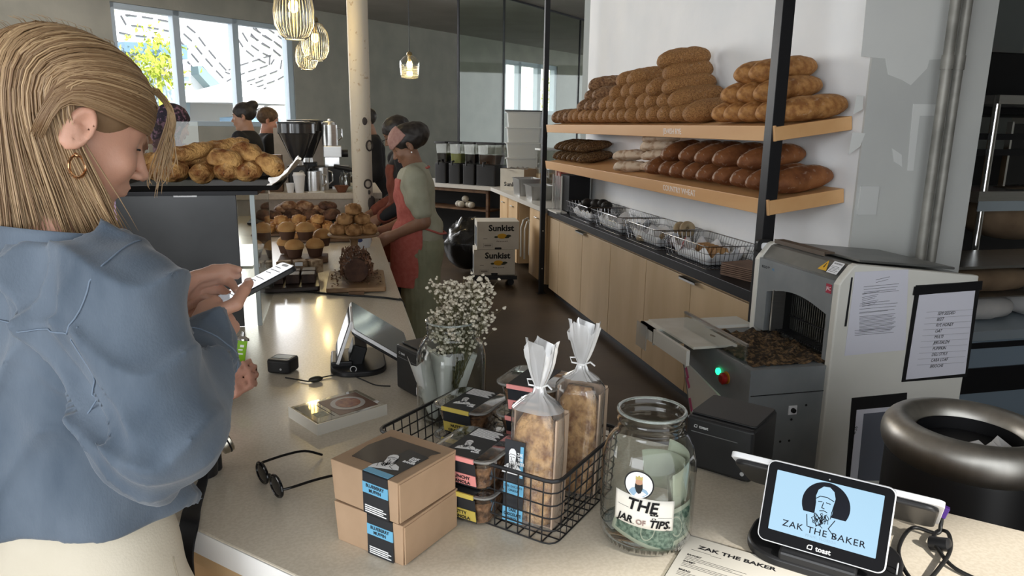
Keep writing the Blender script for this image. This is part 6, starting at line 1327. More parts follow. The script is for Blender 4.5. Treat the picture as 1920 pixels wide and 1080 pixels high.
kb = carton('open brown citrus carton on the back counter beside the dispensers', 2.18, 8.78, BC, -50, .36, .26, .26, True, False, mat('brown_carton', (.32, .20, .11), .8)); obj('white_face', MB().box((-.18, -.1325, 0), (.18, -.1305, .26)), mat('white_carton'  , (.55, .52, .46), .8), kb, smooth=0); text(kb, 'Sunkist', .07, m_ink, Matrix.Translation((0, -.1335, .07)) @ FRONT, 'brand_lettering', bold=.002, sx=1.2)
tag(obj('crumpled_wrap', MB().sheet(lambda u, v: ((u-.5)*.3, (v-.5)*.22, .05*MN.noise(Vector((u*6, v*6, 1)))), 16, 16), glass('crinkled_film'), loc=(2.18, 8.78, BC+.25), smooth=180), 'clear plastic wrap spilling out of the open citrus carton', 'wrap')
def pan(label, x, y, rz, w, d, h_):
    p = thing('steel_pan', label, 'pan', (x, y, BC), R(rz), 'steel pans on the back counter'); r = lambda q, z: [(a*q, b*q, z) for a, b in rrect(w, d, .03, 4)]
    obj('pan', MB().loft([r(.86, 0), r(.98, h_), r(1.08, h_), r(1.08, h_+.004), r(.96, h_+.004), r(.84, .004)]), mat('dull_steel', (.42, .42, .41), .35, metal=.8), p)
pan('front steel pan on the back counter by the slim post', 2.12, 7.60, 0, .26, .32, .15); pan('rear steel pan on the back counter beside the brown carton', 2.10, 8.08, 0, .26, .34, .19)
for k, (x, y, h_, c_, lb) in enumerate(((2.42, 8.35, .50, (.42, .30, .16), 'tall clear container of pale chips behind the steel pans'), (2.42, 7.55, .46, (.40, .05, .03), 'tall clear container of red sauce by the slim post'), (2.42, 7.95, .30, (.5, .5, .48), 'squat clear container between the tall ones'))):
    t = thing('food_container', lb, 'container', (x, y, BC), 0, 'clear food containers'); r = lambda q, z: [(a*q, b*q, z) for a, b in rrect(.24, .24, .03, 4)]
    obj('container', MB().loft([r(.92, 0), r(1, h_)], cap=True), m_disp, t); obj('contents', MB().loft([r(.88, .004), r(.94, h_*(.75 if k == 1 else .45))]), mat('contents_%d' % k, c_, .6), t); obj('lid', MB().rbox(.25, .25, h_, h_+.02, .03), m_bin, t)
_b = MB().ell((0, 0, .28), .26, .22, .28, 36, 24); _b.v = [tuple(Vector(v)*(1+.16*MN.noise(Vector(v)*9)+.06*abs(MN.noise(Vector(v)*26)))) for v in _b.v]
tag(obj('bin_bag', _b, mat('black_bag', (.01, .01, .011), .25, bump=1, bscale=12), loc=(1.38, 7.85, .03)), 'glossy black rubbish bag behind the citrus cartons', 'rubbish bag')
for k in range(3): tag(obj('white_handle_chair', MB().tube([(0, 0, .2), (0, 0, .52), (.03, .02, .60), (.09, .06, .62), (.12, .08, .55), (.12, .08, .2)], .010, 8), mat('white_tube', (.6, .6, .58), .4), loc=(1.93-.0, 7.45+.16*k, .0)), 'white bent tube handle beside the near plywood door of the back counter, '+['nearest', 'middle', 'farthest'][k], 'handle', 'white tube handles') if k < 2 else None
# cutting machine under the lower shelf: white frame and dark box at the far end of the black counter
wf2 = thing('bread_rack', 'white framed rack with dark slats at the far end of the black counter', 'rack', (2.12, 6.42, BC))
obj('white_frame', MB().box((-.16, -.14, 0), (-.15, -.13, .34)).box((-.16, .13, 0), (-.15, .14, .34)).box((-.20, -.14, 0), (-.10, .14, .012)), m_swh, wf2, smooth=0); obj('dark_box', MB().box((-.08, -.12, .012), (.12, .13, .34)), m_black, wf2, smooth=0)
m = MB()
for k in range(7): m.box((-.148, -.10+.034*k, .02), (-.144, -.09+.034*k, .33))
obj('slats', m, m_steel, wf2, smooth=0)
# ================================================================ kitchen side on the right
def kq(px, py, y): return onp(px, py, (0, y, 0), (0, 1, 0))
kr = thing('steel_rack', 'steel shelving frame in the kitchen opening at the right edge', 'rack', (0, 0, 0)); KY = 3.6
a = kq(1862, 178, KY); b = kq(1840, 352, KY); c = kq(1842, 376, KY)
obj('upright', MB().tube([(b.x+.02, KY, .0), (b.x+.02, KY, a.z)], .022, 12), m_chrome, kr); obj('upper_bar', MB().box((b.x, KY-.03, a.z-.05), (b.x+1.4, KY+.45, a.z)), m_steel, kr, smooth=0); obj('middle_shelf', MB().box((b.x-.05, KY-.04, c.z-.01), (b.x+1.4, KY+.45, b.z-.02)), m_steel, kr, smooth=0); obj('shelf_lip', MB().box((b.x-.05, KY-.045, c.z-.06), (b.x+1.4, KY-.04, c.z)), mat('blue_steel', (.50, .58, .65), .3, metal=.6), kr, smooth=0)
obj('black_rail', MB().box((b.x-.50, KY+.05, kq(1840, 262, KY).z), (b.x+.4, KY+.08, kq(1840, 250, KY).z)).box((b.x-.50, KY+.05, kq(1840, 292, KY).z), (b.x+.4, KY+.08, kq(1840, 280, KY).z)), m_black, kr, smooth=0)
sc3 = thing('kitchen_screen', 'dark monitor standing on the steel rack at the right edge', 'monitor', (b.x+.55, KY+.1, b.z)); obj('screen', MB().box((-.28, 0, .01), (.4, .03, .38)), m_blackg, sc3, smooth=0); obj('frame', MB().box((-.29, -.004, 0), (-.275, .034, .39)), m_chrome, sc3, smooth=0)
tag(obj('black_oven', MB().box((a.x+.16, KY+.5, 1.72), (a.x+1.6, KY+1.2, 2.12)), m_black, smooth=0, bevel=.01), 'black appliance hung above the steel rack in the kitchen', 'appliance')
tag(obj('exit_sign', MB().box((-.06, 0, -.015), (.06, .02, .015)), mat('sign_red', (.4, .02, .02), .5, emit=(.8, .05, .05), estr=.6), loc=kq(1862, 113, 6.615), smooth=0), 'tiny red sign on the kitchen wall at the upper right', 'sign')
m_sack = mat('brown_sack', (.13, .085, .05), .85, col2=(.22, .15, .09), scale=5, bump=.4, bscale=8); m_flour = mat('white_sack', (.42, .41, .40), .85, col2=(.5, .48, .46), scale=6, bump=.4, bscale=8)
fs = thing('steel_table', 'blue grey steel kitchen table behind the slicer at the right edge', 'table', (0, 0, 0)); TY = 2.95
e = kq(1825, 640, TY); obj('table_top', MB().box((3.04, TY, e.z), (4.6, TY+.6, e.z+.05)), mat('blue_steel', (.50, .58, .65), .3, metal=.6), fs, smooth=0); obj('cabinet', MB().box((3.06, TY+.03, 0), (4.6, TY+.58, e.z)), mat('blue_cabinet', (.26, .33, .40), .4, metal=.3), fs, smooth=0); obj('dark_slot', MB().box((3.1, TY+.02, e.z-.30), (4.6, TY+.035, e.z-.16)).box((3.06, TY+.02, e.z-.05), (4.6, TY+.032, e.z-.02)), m_black, fs, smooth=0)
obj('over_shelf', MB().box((3.04, TY+.1, e.z+.36), (4.6, TY+.55, e.z+.375)).box((3.04, TY+.1, e.z+.20), (4.6, TY+.55, e.z+.207)), m_steel, fs, smooth=0); obj('shelf_leg', MB().box((3.04, TY+.1, e.z+.05), (3.06, TY+.12, e.z+.37)), m_steel, fs, smooth=0)
def sack(label, x, y, z, sx_, sy_, sz_, m, rz=0):
    def f(u, v):
        return None
    mb = MB().ell((0, 0, sz_/2), sx_/2, sy_/2, sz_/2, 22, 12); mb.v = [(math.copysign(abs(x_/(sx_/2))**.6, x_)*sx_/2, math.copysign(abs(y_/(sy_/2))**.6, y_)*sy_/2, z_+.01*MN.noise(Vector((x_*14, y_*14, z_*14)))) for x_, y_, z_ in mb.v]
    return tag(obj('sack', mb, m, loc=(x, y, z), rot=(0, 0, R(rz)), smooth=180), label, 'sack', 'sacks in the kitchen')
sack('brown sack on the upper shelf of the blue steel table', 3.42, TY+.30, e.z+.208, .62, .36, .14, m_sack); sack('white sack on the blue steel table, left one', 3.38, TY+.30, e.z+.051, .50, .36, .14, m_flour); sack('white rolled sack on the blue steel table at the right edge', 3.85, TY+.25, e.z+.051, .34, .34, .16, m_flour, 20)
sack('brown sack hanging low beside the rack upright', b.x-.18, KY+.45, .9, .45, .3, .62, m_sack); sack('crumpled brown sack on the far shelf behind the rack', b.x-.1, KY+.9, 1.45, .55, .4, .30, m_sack); sack('brown sack under the middle shelf of the steel rack', b.x+.55, KY+.2, .93, .8, .4, .34, m_sack)
tag(obj('far_shelf', MB().box((3.1, KY+.72, 0), (5.2, KY+1.1, 1.44)), mat('kitchen_dark', (.05, .05, .05), .8), smooth=0), 'dark kitchen cupboard behind the steel rack', 'cupboard')
tag(obj('hanging_cable', MB().tube(catmull([(b.x-.12, KY+.02, 1.95), (b.x-.16, KY, 1.6), (b.x-.10, KY-.0, 1.45), (b.x-.22, KY-.0, 1.2), (b.x-.25, KY, .8), (b.x-.22, KY, .4)], 8), .006, 6), m_cab, smooth=180), 'black cable dangling beside the steel rack upright', 'cable')
# foil wrapped packs in the niche under the counter edge
# ================================================================ people
def Vn(*a): return np.array(a, float)
def wig(P, s, amp, k=0.0):
    x, y, z = P; return amp*(np.sin(x*s+1.7*np.sin(z*s*.63+k)+k)*np.sin(y*s*.9+1.3*np.sin(x*s*.5)+2*k)*np.sin(z*s*.8+k*1.3+1.1*np.sin(y*s*.7)))
def head_frame(P, c, pitch, yaw, roll=0):
    m = np.array((Matrix.Rotation(yaw, 3, 'Z') @ Matrix.Rotation(pitch, 3, 'X') @ Matrix.Rotation(roll, 3, 'Y'))).T
    q = [P[i]-c[i] for i in range(3)]; return [m[i, 0]*q[0]+m[i, 1]*q[1]+m[i, 2]*q[2] for i in range(3)]
def hpt(c, pitch, yaw, p): return Vector(c)+(Matrix.Rotation(yaw, 3, 'Z') @ Matrix.Rotation(pitch, 3, 'X')) @ Vector(p)
def sd_head(Q, fine=True):
    ax = [np.abs(Q[0]), Q[1], Q[2]]
    d = sd_ell(Q, (0, -.014, .043), (.073, .093, .073))
    d = smin(d, sd_ell(Q, (0, .026, -.022), (.058, .054, .076)), .025)
    d = smin(d, sd_cap(ax, (.044, .004, -.048), (.013, .052, -.090), .018, .015), .025)
    d = smin(d, sd_ell(Q, (0, .062, -.088), (.019, .014, .015)), .016)
    d = smin(d, sd_ell(ax, (.038, .056, -.020), (.022, .018, .020)), .018)
    d = smin(d, sd_cap(ax, (.008, .070, .028), (.040, .056, .030), .007, .005), .012)
    d = smax(d, -sd_ell(ax, (.032, .083, .012), (.016, .014, .0105)), .008)
    d = smin(d, sd_ell(ax, (.031, .057, .012), (.014, .0125, .0115)), .003)
    d = smin(d, sd_cap(Q, (0, .074, .016), (0, .098, -.022), .007, .0088), .008)
    d = smin(d, sd_ell(ax, (.010, .088, -.026), (.0075, .010, .0065)), .005)
    d = smin(d, sd_ell(Q, (0, .069, -.048), (.026, .014, .017)), .010)
    d = smin(d, sd_ell(Q, (0, .0805, -.046), (.020, .008, .0055)), .003)
    d = smin(d, sd_ell(Q, (0, .0795, -.056), (.017, .008, .0062)), .003)
    e = sd_ell(ax, (.079, -.014, .000), (.008, .019, .032), (R(-10), R(0), R(-18)))
    e = smax(e, -sd_ell(ax, (.087, -.011, .003), (.0085, .0115, .021), (R(-10), 0, R(-18))), .002)
    e = smin(e, sd_ell(ax, (.081, -.014, -.004), (.004, .006, .010)), .004)
    return smin(d, e, .006)
def sd_hand(P, wrist, pdir, across, normal, curl=(.3, .5, .6), thumb=None, L=.085, fingers=None, s=1.0):
    """wrist point, direction to the knuckles, direction to the index side, palm normal (palm faces it)"""
    w = Vector(wrist); d = Vector(pdir).normalized(); n = Vector(normal); n = (n-d*n.dot(d)).normalized(); a = Vector(across); a = (a-d*a.dot(d)-n*a.dot(n)).normalized()
    L *= s; k0 = w+d*L
    f = sd_cap(P, w-d*.02*s, w+d*.02*s, .024*s, .022*s)
    for q in (-.028, -.01, .009, .026): f = smin(f, sd_cap(P, w+d*.012*s+a*q*.6*s, w+d*L*.95+a*q*s, .0145*s, .0115*s), .012*s)
    f = smin(f, sd_cap(P, w+d*.015*s+a*.02*s+n*.008*s, w+d*.05*s+a*.03*s+n*.010*s, .015*s, .012*s), .014*s)
    for i, (q, ln) in enumerate(((.027, .040), (.0095, .044), (-.009, .041), (-.027, .033))):
        fc = fingers[i] if fingers else curl
        p = k0+a*q*s; ang = 0; r_ = .0092*s; seg = [ln, ln*.62, ln*.52]
        fi = None
        for j in range(3):
            ang += fc[j]; dd = d*math.cos(ang)+n*math.sin(ang); p2 = p+dd*seg[j]*s; c = sd_cap(P, p, p2, r_, r_*.88); fi = c if fi is None else smin(fi, c, .003*s); p = p2; r_ *= .9
        f = smin(f, fi, .004*s)
    if thumb:
        b = w+d*.028*s+a*.024*s+n*.010*s; pts = [b]+[Vector(t) for t in thumb]; r_ = .0125*s
        th = None
        for j in range(len(pts)-1): c = sd_cap(P, pts[j], pts[j+1], r_, r_*.88); th = c if th is None else smin(th, c, .004*s); r_ *= .88
        f = smin(f, th, .008*s)
    return f
def merge(*parts):
    V = []; F = []; n = 0
    for v, f in parts: V.append(v); F.append(f+n); n += len(v)
    return np.concatenate(V), np.concatenate(F)
def netobj(name, VF, m, parent, scale=1.0, attr=None):
    v, f = VF; me = bpy.data.meshes.new(name); me.vertices.add(len(v)); me.vertices.foreach_set('co', (v*scale).astype(np.float32).ravel())
    me.loops.add(len(f)*4); me.loops.foreach_set('vertex_index', f.astype(np.int32).ravel()); me.polygons.add(len(f)); me.polygons.foreach_set('loop_start', np.arange(0, len(f)*4, 4, dtype=np.int32)); me.polygons.foreach_set('use_smooth', np.ones(len(f), bool))
    me.update(calc_edges=True); me.validate(); me.materials.append(m); o = bpy.data.objects.new(name, me); COL.objects.link(o); o.parent = parent
    q = o.modifiers.new('smooth', 'SMOOTH'); q.factor = .5; q.iterations = 2; return o
def skin(name, c, c2): return mat(name, c, .5, col2=c2, scale=9, sss=.12, bump=.06, bscale=260, thr=(.3, .7))
m_skin1 = skin('skin_fair', (.56, .29, .20), (.63, .36, .26)); m_skin2 = skin('skin_brown', (.22, .11, .065), (.27, .14, .085)); m_skin3 = skin('skin_tan', (.36, .19, .12), (.42, .24, .16)); m_skin4 = skin('skin_pink', (.55, .27, .19), (.62, .33, .25))
def hair_mat(nm, c, c2): return mat(nm, c, .38, col2=c2, attr='tone', coat=.0)
# ---------------------------------------------------------------- the blonde woman
WR = Vector((-.335, 1.12, 0)); wr = thing('person', 'person with blonde hair and blue chambray shirt reading a phone beside the counter', 'person', WR, R(-43.8))
HC = (0.0, -.012, 1.584); HP, HY = R(-25), R(-17)
sR_, eR_, wR_ = (.158, -.055, 1.385), (.245, -.080, 1.222), (.063, .120, 1.270)
sL_, eL_, wL_ = (-.158, -.035, 1.385), (-.205, .00, 1.145), (-.088, .146, 1.285)
PH = [Vector((-.04, .201, 1.287)), Vector((-.04, .358, 1.345)), Vector((.03, .326, 1.348)), Vector((.03, .168, 1.293))]
def f_head(X, Y, Z):
    P = (X, Y, Z); d = sd_head(head_frame(P, HC, HP, HY)); n = sd_cap(P, (0, -.035, 1.54), (0, -.070, 1.40), .045, .056)
    d = smin(d, n, .03); return smin(d, smin(sd_cap(P, (-.10, -.06, 1.375), (.10, -.065, 1.375), .045, .045), sd_ell(P, (0, -.045, 1.32), (.13, .08, .10)), .03), .04)
def f_hr(X, Y, Z):
    P = (X, Y, Z); d = sd_cap(P, eR_, wR_, .040, .025)
    tip = hpt((0, 0, 0), 0, 0, (.040, .262, 1.338))
    return smin(d, sd_hand(P, wR_, (-.045, .085, .035), (.55, .5, .60), (-.75, .1, -.10), fingers=[(.9, .85, .35), (.75, .8, .4), (.65, .8, .4), (.6, .8, .4)], thumb=[(.064, .176, 1.314), (.056, .200, 1.331), (.047, .218, 1.339)], L=.070, s=.98), .02)
def f_hl(X, Y, Z):
    P = (X, Y, Z); d = sd_cap(P, eL_, wL_, .040, .025)
    return smin(d, sd_hand(P, wL_, (.004, .075, .032), (.2, .1, .6), (.9, -.05, -.25), fingers=[(.35, .55, .4), (.65, .85, .5), (.8, .9, .5), (.9, .9, .5)], thumb=[(-.068, .205, 1.338), (-.050, .238, 1.341), (-.037, .262, 1.336)], L=.074, s=.98), .02)
def f_core(X, Y, Z):
    P = (X, Y, Z); d = sd_cap(P, (0, -.045, 1.30), (0, -.06, 1.0), .085, .08)
    for s in (-1, 1): d = smin(d, sd_cap(P, (s*.08, -.055, .90), (s*.095, -.02, .5), .06, .05), .04); d = smin(d, sd_cap(P, (s*.10, 0, .5), (s*.10, -.02, .08), .058, .04), .02); d = smin(d, sd_ell(P, (s*.10, .05, .04), (.04, .12, .038)), .02)
    return d
body = merge(nets(f_head, (-.17, -.16, 1.30), (.17, .13, 1.70), .0042), nets(f_hr, (-.09, .02, 1.17), (.17, .36, 1.40), .0030), nets(f_hl, (-.17, .04, 1.19), (.05, .36, 1.41), .0030), nets(f_core, (-.24, -.20, .004), (.24, .20, 1.40), .016))
bo = netobj('body', body, m_skin1, wr)
for s in (1, -1):
    ec = hpt(HC, HP, HY, (s*.031, .0595, .012)); obj('eye', MB().ell((0, 0, 0), .0105, .0105, .0105, 16, 10), mat('eye_white', (.6, .58, .55), .2), bo, loc=ec)
    ls = [hpt(HC, HP, HY, (s*.031+s*.014*t, .0735-.006*t*t, .0085-.002*abs(t))) for t in (-1, -.5, 0, .5, 1)]; obj('eyelash', MB().tube(ls, [.0006, .0012, .0014, .0016, .0012], 5), m_ink, bo, smooth=180)
    bw = [hpt(HC, HP, HY, (s*.014+s*.036*t, .0800-.022*t**2, .033+.004*math.sin(t*2.6))) for t in (0, .25, .5, .75, 1)]; obj('eyebrow', MB().tube(bw, [.0016, .0028, .0026, .0020, .0008], 6, flat=.6), mat('brow_brown', (.20, .12, .07), .8), bo, smooth=180)
lpm = MB().ell((0, .0825, -.0465), .019, .0068, .0042, 16, 8).ell((0, .0810, -.0560), .016, .0070, .0052, 16, 8); lo3 = obj('lips', lpm, mat('lip_rose', (.45, .15, .13), .4), bo, smooth=180); lo3.matrix_local = Matrix.Translation(HC) @ Matrix.Rotation(HP, 4, 'X')
er = thing('x', None, None); bpy.data.objects.remove(er)
ep = hpt(HC, HP, HY, (.084, -.006, -.034)); obj('earring', MB().torus((0, 0, 0), .0135, .0016, 28, 8, M=T((0, 0, -.013), (0, R(90), R(18)))).ell((0, 0, .001), .003, .003, .003, 8, 6), mat('gold', (.75, .42, .22), .2, metal=1), wr, loc=ep)
m = MB()
for k in range(14): a = R(-150+k*16); m.ell((0, math.sin(a)*.0135*-1 if 0 else math.cos(a)*.0150, -.013+math.sin(a)*.0150), .0014, .0014, .0014, 6, 4, M=Matrix.Rotation(R(18), 4, 'Z'))
obj('earring_beads', m, mat('gold', (.75, .42, .22), .2, metal=1), wr, loc=ep)
# nails
def nail(p, rot, nm='fingernail'): obj(nm, MB().ell((0, 0, 0), .0052, .0075, .0016, 12, 6), mat('nail', (.72, .50, .45), .2), bo, loc=p, rot=rot)
nail((-.040, .252, 1.3475), (R(10), R(10), R(-25)))
nail((.0475, .216, 1.3455), (R(15), R(10), R(20)))
# shirt
def arm_sleeve(P, s, e, w, k):
    d = smin(sd_cap(P, s, e, .064, .052), sd_cap(P, e, w, .054, .035), .025)
    return d
def f_shirt(X, Y, Z):
    P = (X, Y, Z)
    rid = lambda ph, w_=1.6: (1-np.abs(np.sin(ph)))**w_
    d = sd_ell(P, (0, -.045, 1.29), (.165, .108, .17)); d = smin(d, sd_cap(P, (-.10, -.055, 1.385), (.10, -.060, 1.385), .062, .062), .05)
    d = smin(d, sd_ell(P, (.0, -.062, 1.12), (.155, .118, .16)), .06); d = smin(d, sd_ell(P, (0, -.058, 1.03), (.148, .108, .08)), .05)
    for (s, e, w, k) in ((sR_, eR_, wR_, 1.), (sL_, eL_, wL_, 2.)):
        w2 = tuple(Vector(e).lerp(Vector(w), .93)); d = smin(d, arm_sleeve(P, s, e, w2, k), .035)
        # cuff fold
        dv = (Vector(w)-Vector(e)).normalized(); c0 = Vector(e).lerp(Vector(w), .78); c1 = Vector(e).lerp(Vector(w), .95); d = smin(d, sd_cap(P, c0, c1, .042, .040), .006)
    # wrinkles: diagonal folds in the sleeves, vertical ones in the back
    fold = .010*np.sin((Z*34+X*22+Y*16)+1.4*np.sin(Y*26+X*11))*np.clip((1.35-Z)*6, .15, 1)+.0035*np.sin(X*60+Z*25+2*np.sin(Z*18+Y*20))+wig(P, 30, .008, .7)
    bl = .006*np.sin(X*42+1.5*np.sin(Z*9))*np.clip((1.2-Z)*5, 0, 1)
    fa = .010*np.exp(-((X-.20)**2+(Y+.03)**2)/.004)*np.sin(Z*75+Y*55)*np.clip((1.28-Z)*9, 0, 1)*np.clip((Z-1.08)*12, 0, 1)
    w1 = .5+.5*np.sin(Z*17+X*23+1.0); w2 = .5+.5*np.sin(Z*11-Y*19+X*8+2.2)
    d = d+fold*.4+bl+fa-.019*w1*rid(26*(X*.9+Y*.35+Z*.42)+1.3*np.sin(Z*13+X*9)+.6*np.sin(Y*28))-.016*w2*rid(30*(Z*.8-X*.5+Y*.4)+1.5*np.sin(X*15+Y*21)+.5)-.012*w1*w2*rid(70*(X+Z*.6-Y*.4)+2*np.sin(Z*25))
    # open neckline
    d = smax(d, -sd_ell(P, (0, -.050, 1.475), (.098, .085, .045)), .006)
    # hem
    hem = (1.062-.075*np.clip(Y*9, 0, 1)+.012*np.sin(X*20))-Z; d = smax(d, hem, .004)
    d = smax(d, -sd_ell(P, (0, -.055, .93), (.146, .104, .085)), .004)
    # open cuffs
    for (e, w) in ((eR_, wR_), (eL_, wL_)):
        e = Vector(e); w = Vector(w); dv = (w-e).normalized(); d = smax(d, -sd_cap(P, w-dv*.012, w+dv*.05, .033, .033), .003)
    return d
m_den = mat('chambray', (.060, .085, .120), .85, col2=(.132, .166, .212), scale=11, detail=10, bump=.12, bscale=380, thr=(.32, .68), sheen=.2, stretch=(1, 1, .45))
nt = m_den.node_tree
shirt = netobj('chambray_shirt', nets(f_shirt, (-.32, -.22, .88), (.33, .27, 1.49), .0052), m_den, wr)
# collar stand and yoke seam
col_ = MB(); rg = []
for i in range(5):
    t = i/4; r0 = .070+.010*t; z = 1.424+.034*t; rg.append([(r0*1.22*math.sin(2*math.pi*k/36), -.062-(.066+.004*t)*math.cos(2*math.pi*k/36)+.006*t, z+.012*math.cos(2*math.pi*k/36)) for k in range(36)])
obj('collar', MB().loft(rg, cap=False), m_den, shirt, smooth=180, solid=.003)
sname, smat, spar = 'stitching', mat('stitch', (.17, .22, .29), .8), shirt
def surf(x, y, z, dirv): return Vector((x, y, z))
from mathutils.bvhtree import BVHTree
_me = shirt.data; bv_ = BVHTree.FromPolygons([v.co.copy() for v in _me.vertices], [tuple(p.vertices) for p in _me.polygons])
def seam(pts, r_=.0011, n=8):
    c = catmull(pts, n); q = []
    for p in c:
        h_ = bv_.find_nearest(p); q.append(h_[0]+h_[1]*.0008)
    obj(sname, MB().tube(q, r_, 5), smat, spar, smooth=180)
seam([(.02, -.17, 1.36), (.10, -.16, 1.355), (.17, -.13, 1.36)]); seam([(.17, -.14, 1.36), (.175, -.09, 1.43), (.15, -.03, 1.45)]); seam([(.175, -.13, 1.36), (.19, -.135, 1.30), (.17, -.13, 1.24)]); seam([(-.15, -.13, 1.36), (-.05, -.17, 1.36), (.02, -.17, 1.36)])
c0 = Vector(eR_).lerp(Vector(wR_), .80); dv = (Vector(wR_)-Vector(eR_)).normalized(); s1v = dv.cross(Vector((0, 0, 1))).normalized(); s2v = dv.cross(s1v)
seam([tuple(c0+(s1v*math.cos(a)+s2v*math.sin(a))*.05) for a in [2*math.pi*k/10 for k in range(11)]])
# trousers
def f_tr(X, Y, Z):
    P = (X, Y, Z); d = sd_ell(P, (0, -.055, .95), (.150, .108, .19)); d = smin(d, sd_ell(P, (0, -.08, .89), (.150, .10, .12)), .04)
    for s in (-1, 1): d = smin(d, sd_cap(P, (s*.080, -.045, .86), (s*.092, -.02, .48), .092, .072), .035); d = smin(d, sd_cap(P, (s*.095, 0, .48), (s*.10, -.015, .12), .072, .066), .02)
    d = d+wig(P, 26, .003, .3)+.003*np.sin(Z*60+X*20)*np.clip((.8-Z)*4, 0, 1)
    d = smax(d, .11-Z, .004); return smax(d, Z-1.10, .004)
m_cream = mat('cream_twill', (.58, .52, .41), .8, col2=(.64, .58, .47), scale=6, bump=.1, bscale=300)
trs = netobj('cream_trousers', nets(f_tr, (-.22, -.23, .09), (.22, .17, 1.13), .009), m_cream, wr)
_me = trs.data; bv_ = BVHTree.FromPolygons([v.co.copy() for v in _me.vertices], [tuple(p.vertices) for p in _me.polygons]); sname, smat, spar = 'pocket_seam', mat('seam_brown', (.42, .36, .27), .8), trs
seam([(.06, -.16, .935), (.13, -.13, .945)], n=12); seam([(.13, -.13, .945), (.145, -.10, .86), (.14, -.10, .78)], n=10); seam([(.17, .0, 1.0), (.18, -.01, .85), (.18, 0, .6)], n=10)
for s in (-1, 1): obj('shoe', MB().ell((s*.10, .05, .045), .048, .135, .044, 18, 10), mat('shoe_tan', (.25, .16, .10), .6), wr, smooth=180)
# hair: scalp volume and strands
rnh = random.Random(21)
def hairvol(X, Y, Z):
    P = (X, Y, Z); Q = head_frame(P, HC, HP, HY); d = sd_ell(Q, (0, -.018, .043), (.0785, .0975, .0765))
    d = smax(d, -sd_ell(Q, (0, .115, -.030), (.12, .088, .112)), .012)      # clears the face
    d = smax(d, -sd_ell([np.abs(Q[0]), Q[1], Q[2]], (.085, .004, -.030), (.028, .040, .052)), .008)   # clears the ears
    bk = sd_ell(P, (0, -.062, 1.54), (.045, .018, .06))
    return smin(d, bk, .03)+wig(P, 60, .002, 1)
m_hair = hair_mat('blonde_hair', (.19, .105, .05), (.56, .39, .22)); m_hairb = mat('blonde_under', (.17, .10, .05), .6, col2=(.26, .16, .085), scale=30, stretch=(1, 1, .15))
hv = netobj('hair', nets(hairvol, (-.13, -.20, 1.36), (.13, .13, 1.72), .006), m_hairb, wr)
tones = []; HV = []; HF = []
def strand(pts, r0, tone, seg=4):
    mb = MB(); n = len(pts); mb.tube(pts, [r0*(.5+.5*min(1, 4*i/n))*(1 if i < n*.75 else max(.12, (n-i)/(n*.25))) for i in range(n)], seg, flat=.6)
    b_ = len(HV); HV.extend(mb.v); HF.extend([tuple(q+b_ for q in f) for f in mb.f]); tones.extend([tone]*len(mb.v))
def sphere_pt(u, k): # u unit-ish vector in head frame
    return hpt(HC, HP, HY, (u.x*(.085+k), -.018+u.y*(.103+k), .044+u.z*(.082+k)))
for i in range(2700):
    side = 1 if rnh.random() < .62 else -1
    t = rnh.random()
    al = R(12+t*118); a0 = Vector((-.16, math.cos(al), math.sin(al))).normalized()
    if side > 0: be = R(21+80*(t**1.05)+rnh.uniform(-3, 12)); zt_ = .12-.25*t; bul = rnh.random()**.7*.8
    else: be = R(-48+135*t+rnh.uniform(-6, 6)); zt_ = -.12
    b = Vector((side*math.cos(be), -math.sin(be), zt_)).normalized()
    k = rnh.random()**2*.008; ang = a0.angle(b); pts = []
    nseg = 11
    for j in range(nseg):
        q = j/(nseg-1); v = (a0*math.sin((1-q)*ang)+b*math.sin(q*ang))/math.sin(ang)
        if side > 0: v = (v+Vector((0, .10, .16))*math.sin(q*math.pi)*(1-t)*bul+Vector((.16, 0, -.16))*math.sin(q*math.pi)*(1-t)*(.8-bul)*.9).normalized()
        pts.append(sphere_pt(v, k+.002*math.sin(q*9+i)))
    # hang
    p = pts[-1].copy(); back = t
    zend = 1.425+rnh.uniform(-.02, .05)+(.02 if side < 0 else 0)-(.02 if t < .3 and side > 0 else 0)
    if side < 0 and be < R(-10): zend = rnh.uniform(1.49, 1.58) if be < R(-25) else rnh.uniform(1.44, 1.5)
    n2 = 9; p0 = p.copy(); dr = (pts[-1]-pts[-2]).normalized()
    tgt = Vector((p0.x*(.86 if side > 0 else .95), p0.y*.92-.010+(.045*(1-t) if side > 0 else 0), zend))
    wp = max(0, 1-t/.95)**2 if side > 0 else 0; tgt.y -= .034*min(1, max(0, t-.25)*3); tgt.z -= .035*min(1, max(0, t-.3)*3); tgt.x = tgt.x*(1-wp)+(.074+rnh.uniform(-.014, .012))*wp; tgt.y += .03*wp
    wv = rnh.uniform(0, 6.28); wa = rnh.uniform(.001, .006)
    for j in range(1, n2+1):
        q = j/n2; e = p0.lerp(tgt, q)+dr*.05*q*(1-q)**2*1.6+Vector((math.sin(wv+q*5)*wa*q, math.cos(wv+q*4)*wa*q, 0)); pts.append(e)
    for _ in range(5): pts = [pts[0]]+[(pts[j-1]+pts[j]*2+pts[j+1])/4 for j in range(1, len(pts)-1)]+[pts[-1]]
    strand(pts, rnh.uniform(.0010, .0023), min(1, max(0, rnh.gauss(.42, .24)+.25*(i % 7 == 0))))
